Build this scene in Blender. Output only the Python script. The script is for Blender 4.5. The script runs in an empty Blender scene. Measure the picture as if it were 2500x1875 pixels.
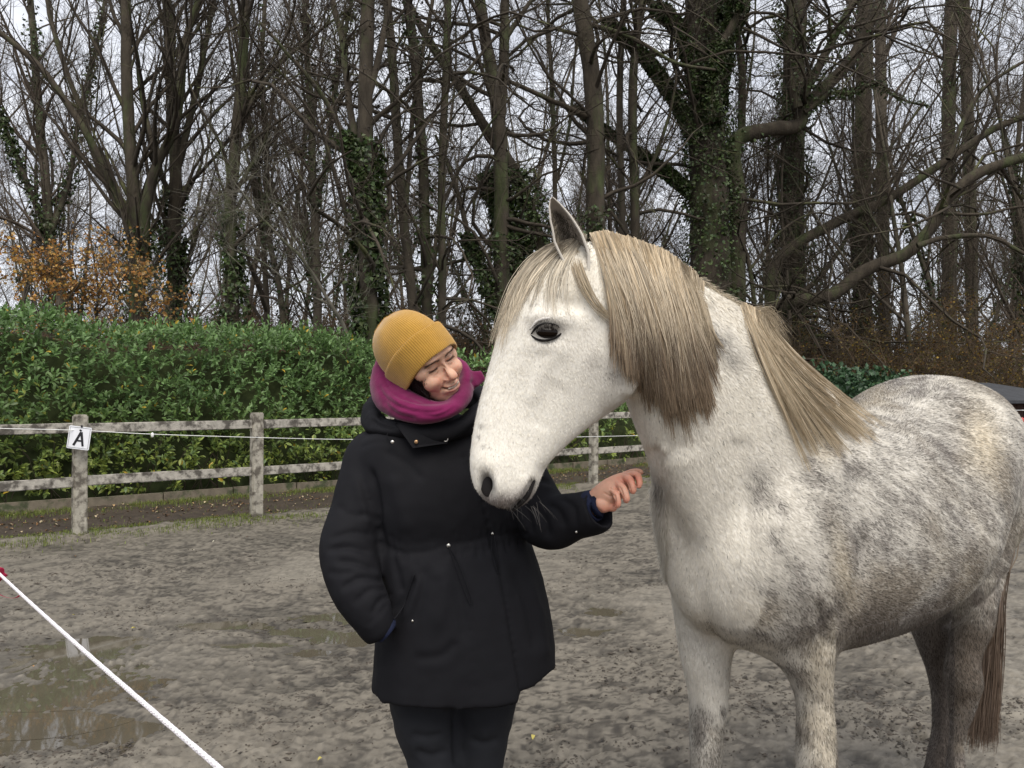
import bpy, math, random
import numpy as np
from mathutils import Vector, Matrix, Euler

random.seed(7)
RNG = np.random.default_rng(11)
scene = bpy.context.scene
COL = scene.collection

# ------------------------------------------------------------------ camera, world, sun, exposure
CAM_H = 1.5
PITCH = math.radians(0.845)
FPX = 2000.0
cam_data = bpy.data.cameras.new('camera')
cam_data.sensor_width = 36.0
cam_data.lens = 36.0 * FPX / 2500.0
cam_data.clip_start = 0.05
cam_data.clip_end = 600.0
camera = bpy.data.objects.new('camera', cam_data)
camera.location = (0, 0, CAM_H)
camera.rotation_euler = (math.pi / 2 + PITCH, 0, 0)
COL.objects.link(camera)
scene.camera = camera

scene.view_settings.view_transform = 'Standard'
scene.view_settings.look = 'None'
scene.view_settings.exposure = 0.46
scene.view_settings.gamma = 1.0
scene.view_settings.use_curve_mapping = False

SUN_ELEV = math.radians(58)
SUN_AZ = math.radians(172)      # direction the light comes from, measured from +Y towards +X

world = bpy.data.worlds.new("World")
scene.world = world
world.use_nodes = True
wn = world.node_tree.nodes; wl = world.node_tree.links
wn.clear()
w_out = wn.new('ShaderNodeOutputWorld')
w_bg = wn.new('ShaderNodeBackground'); w_bg.inputs['Strength'].default_value = 0.1
w_sky = wn.new('ShaderNodeTexSky'); w_sky.sky_type = 'NISHITA'; w_sky.sun_disc = False
w_sky.sun_elevation = SUN_ELEV
w_sky.sun_rotation = SUN_AZ
w_tc = wn.new('ShaderNodeTexCoord')
w_sep = wn.new('ShaderNodeSeparateXYZ'); wl.new(w_tc.outputs['Generated'], w_sep.inputs[0])
w_mx = wn.new('ShaderNodeMath'); w_mx.operation = 'MAXIMUM'; w_mx.inputs[1].default_value = 0.02
wl.new(w_sep.outputs[2], w_mx.inputs[0])
w_add = wn.new('ShaderNodeMath'); w_add.operation = 'ADD'; w_add.inputs[1].default_value = 0.12
wl.new(w_mx.outputs[0], w_add.inputs[0])
w_dx = wn.new('ShaderNodeMath'); w_dx.operation = 'DIVIDE'
wl.new(w_sep.outputs[0], w_dx.inputs[0]); wl.new(w_add.outputs[0], w_dx.inputs[1])
w_dy = wn.new('ShaderNodeMath'); w_dy.operation = 'DIVIDE'
wl.new(w_sep.outputs[1], w_dy.inputs[0]); wl.new(w_add.outputs[0], w_dy.inputs[1])
w_cmb = wn.new('ShaderNodeCombineXYZ')
wl.new(w_dx.outputs[0], w_cmb.inputs[0]); wl.new(w_dy.outputs[0], w_cmb.inputs[1])
w_noise = wn.new('ShaderNodeTexNoise'); w_noise.inputs['Scale'].default_value = 3.2
w_noise.inputs['Detail'].default_value = 6.0; w_noise.inputs['Roughness'].default_value = 0.55
w_noise.inputs['Distortion'].default_value = 0.35
wl.new(w_cmb.outputs[0], w_noise.inputs['Vector'])
w_ramp = wn.new('ShaderNodeValToRGB')
w_ramp.color_ramp.elements[0].position = 0.34; w_ramp.color_ramp.elements[0].color = (0.58, 0.60, 0.66, 1)
w_ramp.color_ramp.elements[1].position = 0.66; w_ramp.color_ramp.elements[1].color = (0.84, 0.855, 0.90, 1)
wl.new(w_noise.outputs['Fac'], w_ramp.inputs[0])
w_scale = wn.new('ShaderNodeVectorMath'); w_scale.operation = 'SCALE'; w_scale.inputs['Scale'].default_value = 10.5
wl.new(w_ramp.outputs['Color'], w_scale.inputs[0])
w_mix = wn.new('ShaderNodeMix'); w_mix.data_type = 'RGBA'; w_mix.inputs[0].default_value = 0.88
wl.new(w_sky.outputs[0], w_mix.inputs[6]); wl.new(w_scale.outputs[0], w_mix.inputs[7])
wl.new(w_mix.outputs[2], w_bg.inputs['Color']); wl.new(w_bg.outputs[0], w_out.inputs[0])

sun_data = bpy.data.lights.new('sun', 'SUN')
sun_data.energy = 2.3
sun_data.angle = math.radians(48)
sun_data.color = (1.0, 0.935, 0.83)
sun = bpy.data.objects.new('sun', sun_data)
sdir = Vector((math.sin(SUN_AZ) * math.cos(SUN_ELEV), math.cos(SUN_AZ) * math.cos(SUN_ELEV), math.sin(SUN_ELEV)))
sun.rotation_euler = sdir.to_track_quat('Z', 'Y').to_euler()
sun.location = (0, 0, 30)
COL.objects.link(sun)

# ------------------------------------------------------------------ geometry helpers
def P(px, py, d):
    """world point at ground distance d (metres) that the photograph shows at pixel px,py"""
    x = (px - 1250.0) / FPX; z = (937.5 - py) / FPX
    y2 = math.cos(PITCH) - math.sin(PITCH) * z
    z2 = math.sin(PITCH) + math.cos(PITCH) * z
    s = d / y2
    return np.array((x * s, d, CAM_H + z2 * s))

def PROJ(v):
    """pixel coordinates of world points (used to look up markings measured on the photograph)"""
    v = np.asarray(v, float)
    y = v[..., 1]; z = v[..., 2] - CAM_H
    yc = math.cos(PITCH) * y + math.sin(PITCH) * z
    zc = -math.sin(PITCH) * y + math.cos(PITCH) * z
    return np.stack([1250 + FPX * v[..., 0] / yc, 937.5 - FPX * zc / yc], -1)

def nrm(a):
    a = np.asarray(a, float)
    return a / np.maximum(np.linalg.norm(a, axis=-1, keepdims=True), 1e-9)

def _hash(ix, iy, iz, seed):
    h = (ix.astype(np.uint32) * np.uint32(374761393) + iy.astype(np.uint32) * np.uint32(668265263)
         + iz.astype(np.uint32) * np.uint32(2147483647 - 5) + np.uint32((seed * 974711 + 12345) & 0xffffffff))
    h = (h ^ (h >> np.uint32(13))) * np.uint32(1274126177)
    h = (h ^ (h >> np.uint32(16))) * np.uint32(2246822519)
    h = h ^ (h >> np.uint32(15))
    return h.astype(np.float64) / 4294967295.0

def vnoise(p, seed=0):
    """smooth value noise in -1..1, p (...,3)"""
    p = np.asarray(p, float)
    i = np.floor(p).astype(np.int64); f = p - i
    f = f * f * f * (f * (f * 6 - 15) + 10)
    i = i & 0xffffffff
    x0, y0, z0 = i[..., 0], i[..., 1], i[..., 2]
    x1, y1, z1 = (x0 + 1) & 0xffffffff, (y0 + 1) & 0xffffffff, (z0 + 1) & 0xffffffff
    fx, fy, fz = f[..., 0], f[..., 1], f[..., 2]
    def L(a, b, t): return a + (b - a) * t
    with np.errstate(over='ignore'):
        r = L(L(L(_hash(x0, y0, z0, seed), _hash(x1, y0, z0, seed), fx), L(_hash(x0, y1, z0, seed), _hash(x1, y1, z0, seed), fx), fy),
              L(L(_hash(x0, y0, z1, seed), _hash(x1, y0, z1, seed), fx), L(_hash(x0, y1, z1, seed), _hash(x1, y1, z1, seed), fx), fy), fz)
    return r * 2 - 1

def fbm(p, oct=4, seed=0, gain=0.5, lac=2.03):
    p = np.asarray(p, float); a = 1.0; t = 0; s = 0
    for k in range(oct):
        s = s + a * vnoise(p + 17.3 * k, seed + k); t += a
        a *= gain; p = p * lac
    return s / t

def sstep(a, b, x):
    t = np.clip((np.asarray(x, float) - a) / (b - a), 0, 1)
    return t * t * (3 - 2 * t)

def tag(o, label=None, cat=None, group=None, kind=None):
    if label: o['label'] = label
    if cat: o['category'] = cat
    if group: o['group'] = group
    if kind: o['kind'] = kind
    return o

def empty(name, loc=(0, 0, 0), label=None, cat=None, group=None, rz=0.0):
    o = bpy.data.objects.new(name, None); o.location = loc; o.rotation_euler = (0, 0, rz)
    o.empty_display_size = 0.2
    COL.objects.link(o)
    return tag(o, label, cat, group)

def mesh_data(name, V, F, mat=None, smooth=True, col=None):
    """V (n,3); F list of arrays (each (m,3) or (m,4)) or one array; col (n,3|4) linear vertex colour"""
    if isinstance(F, np.ndarray): F = [F]
    F = [f for f in F if len(f)]
    me = bpy.data.meshes.new(name)
    V = np.ascontiguousarray(V, dtype=np.float32)
    tot = [np.full(len(f), f.shape[1], np.int32) for f in F]
    tot = np.concatenate(tot) if tot else np.zeros(0, np.int32)
    idx = np.concatenate([f.reshape(-1) for f in F]).astype(np.int32) if F else np.zeros(0, np.int32)
    me.vertices.add(len(V)); me.vertices.foreach_set('co', V.ravel())
    me.loops.add(len(idx)); me.loops.foreach_set('vertex_index', idx)
    st = np.zeros(len(tot), np.int32)
    if len(tot): st[1:] = np.cumsum(tot)[:-1]
    me.polygons.add(len(tot)); me.polygons.foreach_set('loop_start', st); me.polygons.foreach_set('loop_total', tot)
    me.polygons.foreach_set('use_smooth', np.full(len(tot), bool(smooth)))
    if col is not None:
        at = me.color_attributes.new('Col', 'FLOAT_COLOR', 'POINT')
        c = np.ones((len(V), 4), np.float32); c[:, :col.shape[1]] = col
        at.data.foreach_set('color', c.ravel())
    me.update(calc_edges=True)
    if mat: me.materials.append(mat)
    return me

def link(name, me, parent=None, world_pos=True):
    o = bpy.data.objects.new(name, me); COL.objects.link(o)
    if parent is not None:
        o.parent = parent
        if world_pos:
            o.matrix_parent_inverse = mat_of(parent).inverted()
    return o

def mat_of(o):
    m = Matrix.LocRotScale(o.location, o.rotation_euler, o.scale)
    if o.parent: m = mat_of(o.parent) @ o.matrix_parent_inverse @ m
    return m

def mobj(name, V, F, mat, parent=None, smooth=True, col=None):
    return link(name, mesh_data(name, V, F, mat, smooth, col), parent)

class MB:
    """collects pieces of geometry for ONE mesh object"""
    def __init__(s): s.V = []; s.F = {3: [], 4: []}; s.C = []; s.n = 0
    def add(s, V, F, c=None):
        V = np.asarray(V, float).reshape(-1, 3)
        for f in (F if isinstance(F, list) else [F]):
            f = np.asarray(f)
            if len(f): s.F[f.shape[1]].append(f + s.n)
        s.V.append(V); s.n += len(V)
        if c is None: c = (1, 1, 1)
        c = np.asarray(c, float)
        s.C.append(np.broadcast_to(c, (len(V), 3)) if c.ndim == 1 else c)
        return s
    def box(s, c, size, R=None, col=None, taper=1.0):
        x, y, z = np.array(size) / 2
        v = np.array([(-x, -y, -z), (x, -y, -z), (x, y, -z), (-x, y, -z), (-x * taper, -y * taper, z), (x * taper, -y * taper, z), (x * taper, y * taper, z), (-x * taper, y * taper, z)])
        if R is not None: v = v @ np.array(R).T
        return s.add(v + np.array(c), np.array([(0, 3, 2, 1), (4, 5, 6, 7), (0, 1, 5, 4), (1, 2, 6, 5), (2, 3, 7, 6), (3, 0, 4, 7)]), col)
    def arrays(s):
        V = np.concatenate(s.V); C = np.concatenate(s.C)
        F = [np.concatenate(s.F[k]) for k in (3, 4) if s.F[k]]
        return V, F, C
    def build(s, name, mat, parent=None, smooth=True):
        V, F, C = s.arrays()
        return mobj(name, V, F, mat, parent, smooth, C)
    def data(s, name, mat, smooth=True):
        V, F, C = s.arrays()
        return mesh_data(name, V, F, mat, smooth, C)

def tubes(paths, radii, sides=4, cap=False):
    """paths (N,K,3), radii (N,K) -> V, F(quads) for N tubes"""
    paths = np.asarray(paths, float); radii = np.asarray(radii, float)
    if paths.ndim == 2: paths = paths[None]; radii = np.atleast_2d(radii)
    N, K, _ = paths.shape
    T = np.empty_like(paths)
    T[:, 1:-1] = paths[:, 2:] - paths[:, :-2]; T[:, 0] = paths[:, 1] - paths[:, 0]; T[:, -1] = paths[:, -1] - paths[:, -2]
    T = nrm(T)
    ref = np.where(np.abs(T[:, :1, 2:3]) < 0.8, np.array([0, 0, 1.0]), np.array([1.0, 0, 0]))
    A = np.empty_like(paths)
    a = nrm(np.cross(T[:, 0], ref[:, 0]))
    A[:, 0] = a
    for k in range(1, K):
        a = nrm(a - (a * T[:, k]).sum(-1, keepdims=True) * T[:, k]); A[:, k] = a
    B = np.cross(T, A)
    ang = np.arange(sides) * 2 * math.pi / sides
    V = paths[:, :, None] + radii[:, :, None, None] * (np.cos(ang)[None, None, :, None] * A[:, :, None] + np.sin(ang)[None, None, :, None] * B[:, :, None])
    base = (np.arange(N) * K * sides)[:, None, None] + (np.arange(K - 1) * sides)[None, :, None]
    j = np.arange(sides); j2 = (j + 1) % sides
    F = np.stack([base + j, base + j2, base + sides + j2, base + sides + j], -1).reshape(-1, 4)
    V = V.reshape(-1, 3)
    if cap:
        F2 = []
        for n in range(N):
            for (k, fl) in ((0, 1), (K - 1, 0)):
                b = n * K * sides + k * sides
                c = len(V); V = np.vstack([V, paths[n, k][None]])
                for q in range(sides):
                    F2.append((b + q, b + (q + 1) % sides, c)[::-1 if fl else 1])
        return V, [F, np.array(F2)]
    return V, [F]

def catmull(pts, n):
    """resample a list of points (any dimension) to n samples with Catmull-Rom, uniform in index"""
    p = np.asarray(pts, float); m = len(p)
    if m == 2:
        t = np.linspace(0, 1, n)[:, None]; return p[0] * (1 - t) + p[1] * t
    pp = np.vstack([2 * p[0] - p[1], p, 2 * p[-1] - p[-2]])
    t = np.linspace(0, m - 1, n); i = np.minimum(t.astype(int), m - 2); f = (t - i)[:, None]
    a, b, c, d = pp[i], pp[i + 1], pp[i + 2], pp[i + 3]
    return 0.5 * (2 * b + (c - a) * f + (2 * a - 5 * b + 4 * c - d) * f ** 2 + (-a + 3 * b - 3 * c + d) * f ** 3)

def loft(C, A, B, n=None, M=36, ea=2.0, eb=2.0, cap=True):
    """rings: centres C, half axes A (cos) and B (sin) as vectors; superellipse exponent; closed surface"""
    C = np.asarray(C, float); A = np.asarray(A, float); B = np.asarray(B, float)
    if n:
        allp = catmull(np.hstack([C, A, B]), n); C, A, B = allp[:, :3], allp[:, 3:6], allp[:, 6:9]
    K = len(C); t = np.arange(M) * 2 * math.pi / M
    c, s = np.cos(t), np.sin(t)
    c = np.sign(c) * np.abs(c) ** (2 / ea); s = np.sign(s) * np.abs(s) ** (2 / eb)
    V = (C[:, None] + c[None, :, None] * A[:, None] + s[None, :, None] * B[:, None]).reshape(-1, 3)
    j = np.arange(M); j2 = (j + 1) % M
    b = (np.arange(K - 1) * M)[:, None]
    F = [np.stack([b + j, b + j2, b + M + j2, b + M + j], -1).reshape(-1, 4)]
    if cap:
        V = np.vstack([V, C[0], C[-1]]); n0 = K * M
        F.append(np.concatenate([np.stack([j2, j, np.full(M, n0)], -1), np.stack([(K - 1) * M + j, (K - 1) * M + j2, np.full(M, n0 + 1)], -1)]))
    return V, F

def ellipsoid(c, r, R=None, n=24, m=16):
    th = np.linspace(0, math.pi, m + 1)[1:-1]; ph = np.arange(n) * 2 * math.pi / n
    v = np.stack([np.sin(th)[:, None] * np.cos(ph), np.sin(th)[:, None] * np.sin(ph), np.cos(th)[:, None] + 0 * ph], -1).reshape(-1, 3)
    v = np.vstack([v, (0, 0, 1), (0, 0, -1)]) * np.array(r)
    if R is not None: v = v @ np.asarray(R).T
    j = np.arange(n); j2 = (j + 1) % n; b = (np.arange(m - 2) * n)[:, None]
    Fq = np.stack([b + j, b + n + j, b + n + j2, b + j2], -1).reshape(-1, 4)
    k = (m - 1) * n
    Ft = np.concatenate([np.stack([j, j2, np.full(n, k)], -1), np.stack([(m - 2) * n + j2, (m - 2) * n + j, np.full(n, k + 1)], -1)])
    return v + np.array(c), [Fq, Ft]

def remesh(mb, voxel, smooth_iter=6, adapt=0.0):
    """union of closed pieces as one continuous skin -> V, F(list)"""
    V, F, C = mb.arrays()
    me = mesh_data('tmp', V, F)
    o = bpy.data.objects.new('tmp', me); COL.objects.link(o)
    m = o.modifiers.new('r', 'REMESH'); m.mode = 'VOXEL'; m.voxel_size = voxel; m.adaptivity = adapt
    dg = bpy.context.evaluated_depsgraph_get(); dg.update()
    ev = o.evaluated_get(dg).to_mesh()
    n = len(ev.vertices); V2 = np.empty(n * 3, np.float32); ev.vertices.foreach_get('co', V2); V2 = V2.reshape(-1, 3).astype(float)
    L = np.empty(len(ev.loops), np.int32); ev.loops.foreach_get('vertex_index', L)
    lt = np.empty(len(ev.polygons), np.int32); ev.polygons.foreach_get('loop_total', lt)
    ls = np.empty(len(ev.polygons), np.int32); ev.polygons.foreach_get('loop_start', ls)
    Fo = []
    for k in (3, 4):
        s = ls[lt == k]
        if len(s): Fo.append(L[s[:, None] + np.arange(k)])
    E = np.empty(len(ev.edges) * 2, np.int32); ev.edges.foreach_get('vertices', E); E = E.reshape(-1, 2)
    o.to_mesh_clear() if False else None
    bpy.data.objects.remove(o); bpy.data.meshes.remove(me)
    V2 = lap(V2, E, smooth_iter)
    return V2, Fo, E

def lap(V, E, it, w=0.5, mask=None):
    deg = np.bincount(E.ravel(), minlength=len(V)).astype(float)[:, None]
    for k in range(it):
        S = np.empty_like(V)
        for a in range(V.shape[1]):
            S[:, a] = np.bincount(E[:, 0], V[E[:, 1], a], len(V)) + np.bincount(E[:, 1], V[E[:, 0], a], len(V))
        D = S / np.maximum(deg, 1) - V
        wk = w if k % 2 == 0 or it < 4 else w
        V = V + (D * wk if mask is None else D * wk * mask[:, None])
    return V

def vnormals(V, Fs):
    N = np.zeros_like(V)
    for F in Fs:
        a, b, c = V[F[:, 0]], V[F[:, 1]], V[F[:, 2]]
        fn = np.cross(b - a, c - a) if F.shape[1] == 3 else np.cross(c - a, V[F[:, 3]] - b)
        for k in range(F.shape[1]):
            for x in range(3): N[:, x] += np.bincount(F[:, k], fn[:, x], len(V))
    return nrm(N)

def rot(ax, deg):
    return np.array(Matrix.Rotation(math.radians(deg), 3, ax))

# ------------------------------------------------------------------ materials
def material(name, base=(0.5, 0.5, 0.5), rough=0.7, vary=0.15, scale=6.0, bump=0.0, bscale=60.0, attr=False,
             spec=0.3, stretch=(1, 1, 1), second=None, second_scale=3.0, second_lo=0.5, second_hi=0.6, rand=0.0,
             sheen=0.0, sss=0.0, trans=0.0, metallic=0.0, detail=5.0, bdist=0.01, sss_rad=(1.0, 0.35, 0.2)):
    m = bpy.data.materials.new(name); m.use_nodes = True
    nt = m.node_tree; N = nt.nodes; L = nt.links; N.clear()
    out = N.new('ShaderNodeOutputMaterial'); b = N.new('ShaderNodeBsdfPrincipled'); L.new(b.outputs[0], out.inputs[0])
    b.inputs['Roughness'].default_value = rough; b.inputs['Specular IOR Level'].default_value = spec
    b.inputs['Metallic'].default_value = metallic
    tc = N.new('ShaderNodeTexCoord'); mp = N.new('ShaderNodeMapping'); mp.inputs['Scale'].default_value = stretch
    L.new(tc.outputs['Object'], mp.inputs[0])
    if attr:
        a = N.new('ShaderNodeAttribute'); a.attribute_name = 'Col'; c = a.outputs['Color']
        mu = N.new('ShaderNodeMix'); mu.data_type = 'RGBA'; mu.blend_type = 'MULTIPLY'; mu.inputs[0].default_value = 1.0
        L.new(c, mu.inputs[6]); mu.inputs[7].default_value = (*base, 1); c = mu.outputs[2]
    else:
        r = N.new('ShaderNodeRGB'); r.outputs[0].default_value = (*base, 1); c = r.outputs[0]
    if second is not None:
        n2 = N.new('ShaderNodeTexNoise'); n2.inputs['Scale'].default_value = second_scale; n2.inputs['Detail'].default_value = 8
        n2.inputs['Roughness'].default_value = 0.62
        L.new(mp.outputs[0], n2.inputs['Vector'])
        rp = N.new('ShaderNodeMapRange'); rp.inputs['From Min'].default_value = second_lo; rp.inputs['From Max'].default_value = second_hi
        L.new(n2.outputs['Fac'], rp.inputs['Value'])
        mx = N.new('ShaderNodeMix'); mx.data_type = 'RGBA'; L.new(rp.outputs[0], mx.inputs[0]); L.new(c, mx.inputs[6]); mx.inputs[7].default_value = (*second, 1)
        c = mx.outputs[2]
    if vary > 0:
        n = N.new('ShaderNodeTexNoise'); n.inputs['Scale'].default_value = scale; n.inputs['Detail'].default_value = detail
        L.new(mp.outputs[0], n.inputs['Vector'])
        mr = N.new('ShaderNodeMapRange'); mr.inputs['From Min'].default_value = 0.3; mr.inputs['From Max'].default_value = 0.7
        mr.inputs['To Min'].default_value = 1 - vary; mr.inputs['To Max'].default_value = 1 + vary
        L.new(n.outputs['Fac'], mr.inputs['Value'])
        hs = N.new('ShaderNodeVectorMath'); hs.operation = 'SCALE'; L.new(c, hs.inputs[0]); L.new(mr.outputs[0], hs.inputs['Scale']); c = hs.outputs[0]
    if rand > 0:
        oi = N.new('ShaderNodeObjectInfo'); mr = N.new('ShaderNodeMapRange'); mr.inputs['To Min'].default_value = 1 - rand; mr.inputs['To Max'].default_value = 1 + rand
        L.new(oi.outputs['Random'], mr.inputs['Value'])
        hs = N.new('ShaderNodeVectorMath'); hs.operation = 'SCALE'; L.new(c, hs.inputs[0]); L.new(mr.outputs[0], hs.inputs['Scale']); c = hs.outputs[0]
    L.new(c, b.inputs['Base Color'])
    if bump > 0:
        n = N.new('ShaderNodeTexNoise'); n.inputs['Scale'].default_value = bscale; n.inputs['Detail'].default_value = 4
        L.new(mp.outputs[0], n.inputs['Vector'])
        bp = N.new('ShaderNodeBump'); bp.inputs['Strength'].default_value = bump; bp.inputs['Distance'].default_value = bdist
        L.new(n.outputs['Fac'], bp.inputs['Height']); L.new(bp.outputs[0], b.inputs['Normal'])
    if sheen: b.inputs['Sheen Weight'].default_value = sheen; b.inputs['Sheen Roughness'].default_value = 0.5
    if sss:
        b.inputs['Subsurface Weight'].default_value = sss; b.inputs['Subsurface Radius'].default_value = sss_rad; b.inputs['Subsurface Scale'].default_value = 0.004
    if trans:
        # thin leaf: part of the light passes through
        tr = N.new('ShaderNodeBsdfTranslucent'); L.new(c, tr.inputs['Color']); ms = N.new('ShaderNodeMixShader'); ms.inputs[0].default_value = trans
        L.new(b.outputs[0], ms.inputs[1]); L.new(tr.outputs[0], ms.inputs[2]); L.new(ms.outputs[0], out.inputs[0])
    return m
# ================================================================== the arena line: fence and hedge run along U2
FENCE0 = np.array((-4.61, 8.75)); U2 = nrm(np.array((0.766, 0.643))); N2 = np.array((-U2[1], U2[0]))
def fp(t, off=0.0, z=0.0):
    """t metres along the fence from the letter post, off metres behind it"""
    p = FENCE0 + U2 * t + N2 * off
    return np.array((p[0], p[1], z))

# ------------------------------------------------------------------ ground
M_mud = material('mud', (1, 1, 1), rough=0.62, vary=0.16, scale=26, bump=0.35, bscale=95, attr=True, spec=0.35, bdist=0.006)
M_earth = material('earth', (0.075, 0.062, 0.045), rough=0.9, vary=0.3, scale=1.3, bump=0.5, bscale=15, second=(0.09, 0.06, 0.03), second_scale=2.2)
M_water = material('puddle_water', (0.090, 0.078, 0.056), rough=.03, vary=.1, scale=5, spec=.6, bump=.02, bscale=9, bdist=.004)

PUD = [(-2.35, 4.4, .50, .30), (-2.05, 3.62, .30, .22), (-2.6, 4.95, .35, .2), (-2.25, 4.0, .35, .25), (-1.92, 5.42, .22, .09), (-2.50, 5.1, .22, .1), (-1.75, 3.75, .16, .10), (-1.38, 5.3, .26, .10), (-1.02, 5.12, .16, .12), (-1.18, 5.65, .26, .10), (-1.22, 4.85, .14, .07), (-.9, 5.5, .2, .1),
       (0.42, 5.3, .18, .12), (.63, 5.75, .12, .10), (-.02, 5.2, .12, .05), (.12, 5.15, .10, .05), (-1.6, 5.0, .2, .06), (2.95, 5.6, .2, .08)]
rg = np.random.default_rng(5)
HOOF = []
for k in range(420):
    y = 2.8 * (4.2 ** rg.random()); x = rg.uniform(-.75, .75) * y
    HOOF.append((x, y, rg.uniform(.045, .068), rg.uniform(0, 6.28), rg.uniform(.006, .017)))

def ground_h(X, Y):
    p = np.stack([X, Y, 0 * X], -1)
    h = .018 * fbm(p * 1.6, 3, 3)
    wx = p + .25 * np.stack([vnoise(p * 2.1, 40), vnoise(p * 2.1, 41), 0 * X], -1)
    cl = fbm(wx * np.array((7., 9., 1)), 4, 9)
    h += .012 * np.maximum(cl - .02, 0) + .006 * cl
    mask = sstep(-.15, .35, fbm(p * .9, 3, 21))
    rid = 1 - np.abs(fbm(wx * np.array((13., 17., 1)), 3, 29)) * 2.4
    h += mask * .018 * np.maximum(rid - .25, 0) ** 1.4
    cr = vnoise(wx * np.array((34., 40., 1)), 33)
    h += (.35 + mask) * .012 * np.maximum(cr - .15, 0)
    h += .0050 * vnoise(wx * np.array((52., 60., 1)), 34) - .010 * sstep(.35, .7, vnoise(wx * np.array((17., 24., 1)), 35))
    for x, y, rx, ry in PUD:
        d = ((X - x) / rx) ** 2 + ((Y - y) / ry) ** 2
        h -= (.025 if x < -2 else .040) * np.exp(-d * .8)
    return h

def ground_full(X, Y):
    h = ground_h(X, Y)
    flat = h.ravel(); Xf = X.ravel(); Yf = Y.ravel()
    order = np.argsort(Yf, kind='stable'); Ys = Yf[order]
    for x, y, r, a, dp in HOOF:
        lo = np.searchsorted(Ys, y - .16); hi = np.searchsorted(Ys, y + .16)
        ii = order[lo:hi]
        dx = Xf[ii] - x; sel = np.abs(dx) < .16; ii = ii[sel]; dx = dx[sel]; dy = Yf[ii] - y
        u = dx * math.cos(a) + dy * math.sin(a); v = -dx * math.sin(a) + dy * math.cos(a)
        rr = np.hypot(u, v * .92) / r * (1 + .22 * vnoise(np.stack([u * 30, v * 30, 0 * u + x], -1), 8))
        flat[ii] += -dp * sstep(1.05, .80, rr) * (.35 + .65 * sstep(-1, .8, u / r)) * (1 - .35 * sstep(.55, .2, rr)) + dp * .55 * np.exp(-((rr - 1.2) / .16) ** 2) * (.55 + .45 * np.sign(u))
    # dip (wheel track) behind the fence and the grass bank on it
    o = (Xf - FENCE0[0]) * N2[0] + (Yf - FENCE0[1]) * N2[1]
    flat += .035 * np.exp(-((o - .05) / .22) ** 2) - .06 * np.exp(-((o - .75) / .3) ** 2) - .03 * np.exp(-((o - 1.7) / .25) ** 2)
    out = flat.reshape(X.shape)
    return out

u = np.linspace(-.88, .88, 500)
rows = [2.3]
while rows[-1] < 21: rows.append(rows[-1] * (1.0044 if rows[-1] < 11 else 1.010))
rows = np.array(rows)
X = u[None] * rows[:, None]; Y = np.repeat(rows[:, None], len(u), 1)
Z = ground_full(X, Y)
off = (X - FENCE0[0]) * N2[0] + (Y - FENCE0[1]) * N2[1]
P3 = np.stack([X, Y, 0 * X], -1)
# mud colour: pale drying grey-brown crust, darker lumps and wet patches
n1 = fbm(P3 * .7, 4, 61); n2 = fbm(P3 * np.array((9., 11., 1)), 4, 62); n3 = fbm(P3 * 30, 2, 63)
base = np.array((.160, .142, .114)); dark = np.array((.048, .041, .033)); pale = np.array((.208, .188, .154))
w = sstep(.10, .42, n2) * (.35 + .55 * sstep(-.2, .4, n1))
C = base + (pale - base) * sstep(-.1, .6, -n1)[..., None] * .8
C = C * (1 - .75 * w[..., None]) + dark * .75 * w[..., None]
fk = sstep(.18, .5, vnoise(P3 * np.array((38., 55., 1)), 64) + .35 * n2) * (.4 + .6 * sstep(-.3, .3, n1))  # dark flecks, partly the shade of small divots put into the colour
C = C * (1 - .75 * fk[..., None]) + dark * .8 * .75 * fk[..., None]
C *= (1 + .12 * n3)[..., None]
wet = sstep(.004, -.012, Z)[..., None]
C = C * (1 - .42 * wet)
dirt = sstep(.1, .35, off + .12 * n2)[..., None]
C = C * (1 - dirt) + dirt * (np.array((.050, .038, .029)) * (1 + .5 * n2[..., None]))
nr, nc = X.shape
i = (np.arange(nr - 1)[:, None] * nc + np.arange(nc - 1)[None]).ravel()
F = np.stack([i, i + 1, i + nc + 1, i + nc], -1)
ground = mobj('arena_ground', np.stack([X, Y, Z], -1).reshape(-1, 3), F, M_mud, col=C.reshape(-1, 3))
tag(ground, kind='structure')
# the wider ground reaching the horizon
g = MB()
gx = np.concatenate([np.linspace(-260, -30, 8), np.linspace(-24, 24, 33), np.linspace(30, 260, 8)]); gy = np.concatenate([np.linspace(-60, -4, 6), np.linspace(0, 30, 24), np.linspace(34, 300, 16)])
GX, GY = np.meshgrid(gx, gy)
GZ = np.full(GX.shape, -.14) + .05 * fbm(np.stack([GX, GY, 0 * GX], -1) * .2, 3, 4)
GZ += np.where(GY > 21.5, .12, 0)
nc = len(gx); i = (np.arange(len(gy) - 1)[:, None] * nc + np.arange(nc - 1)[None]).ravel()
wide = mobj('ground', np.stack([GX, GY, GZ], -1).reshape(-1, 3), np.stack([i, i + 1, i + nc + 1, i + nc], -1), M_earth)
tag(wide, kind='structure')

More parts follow.
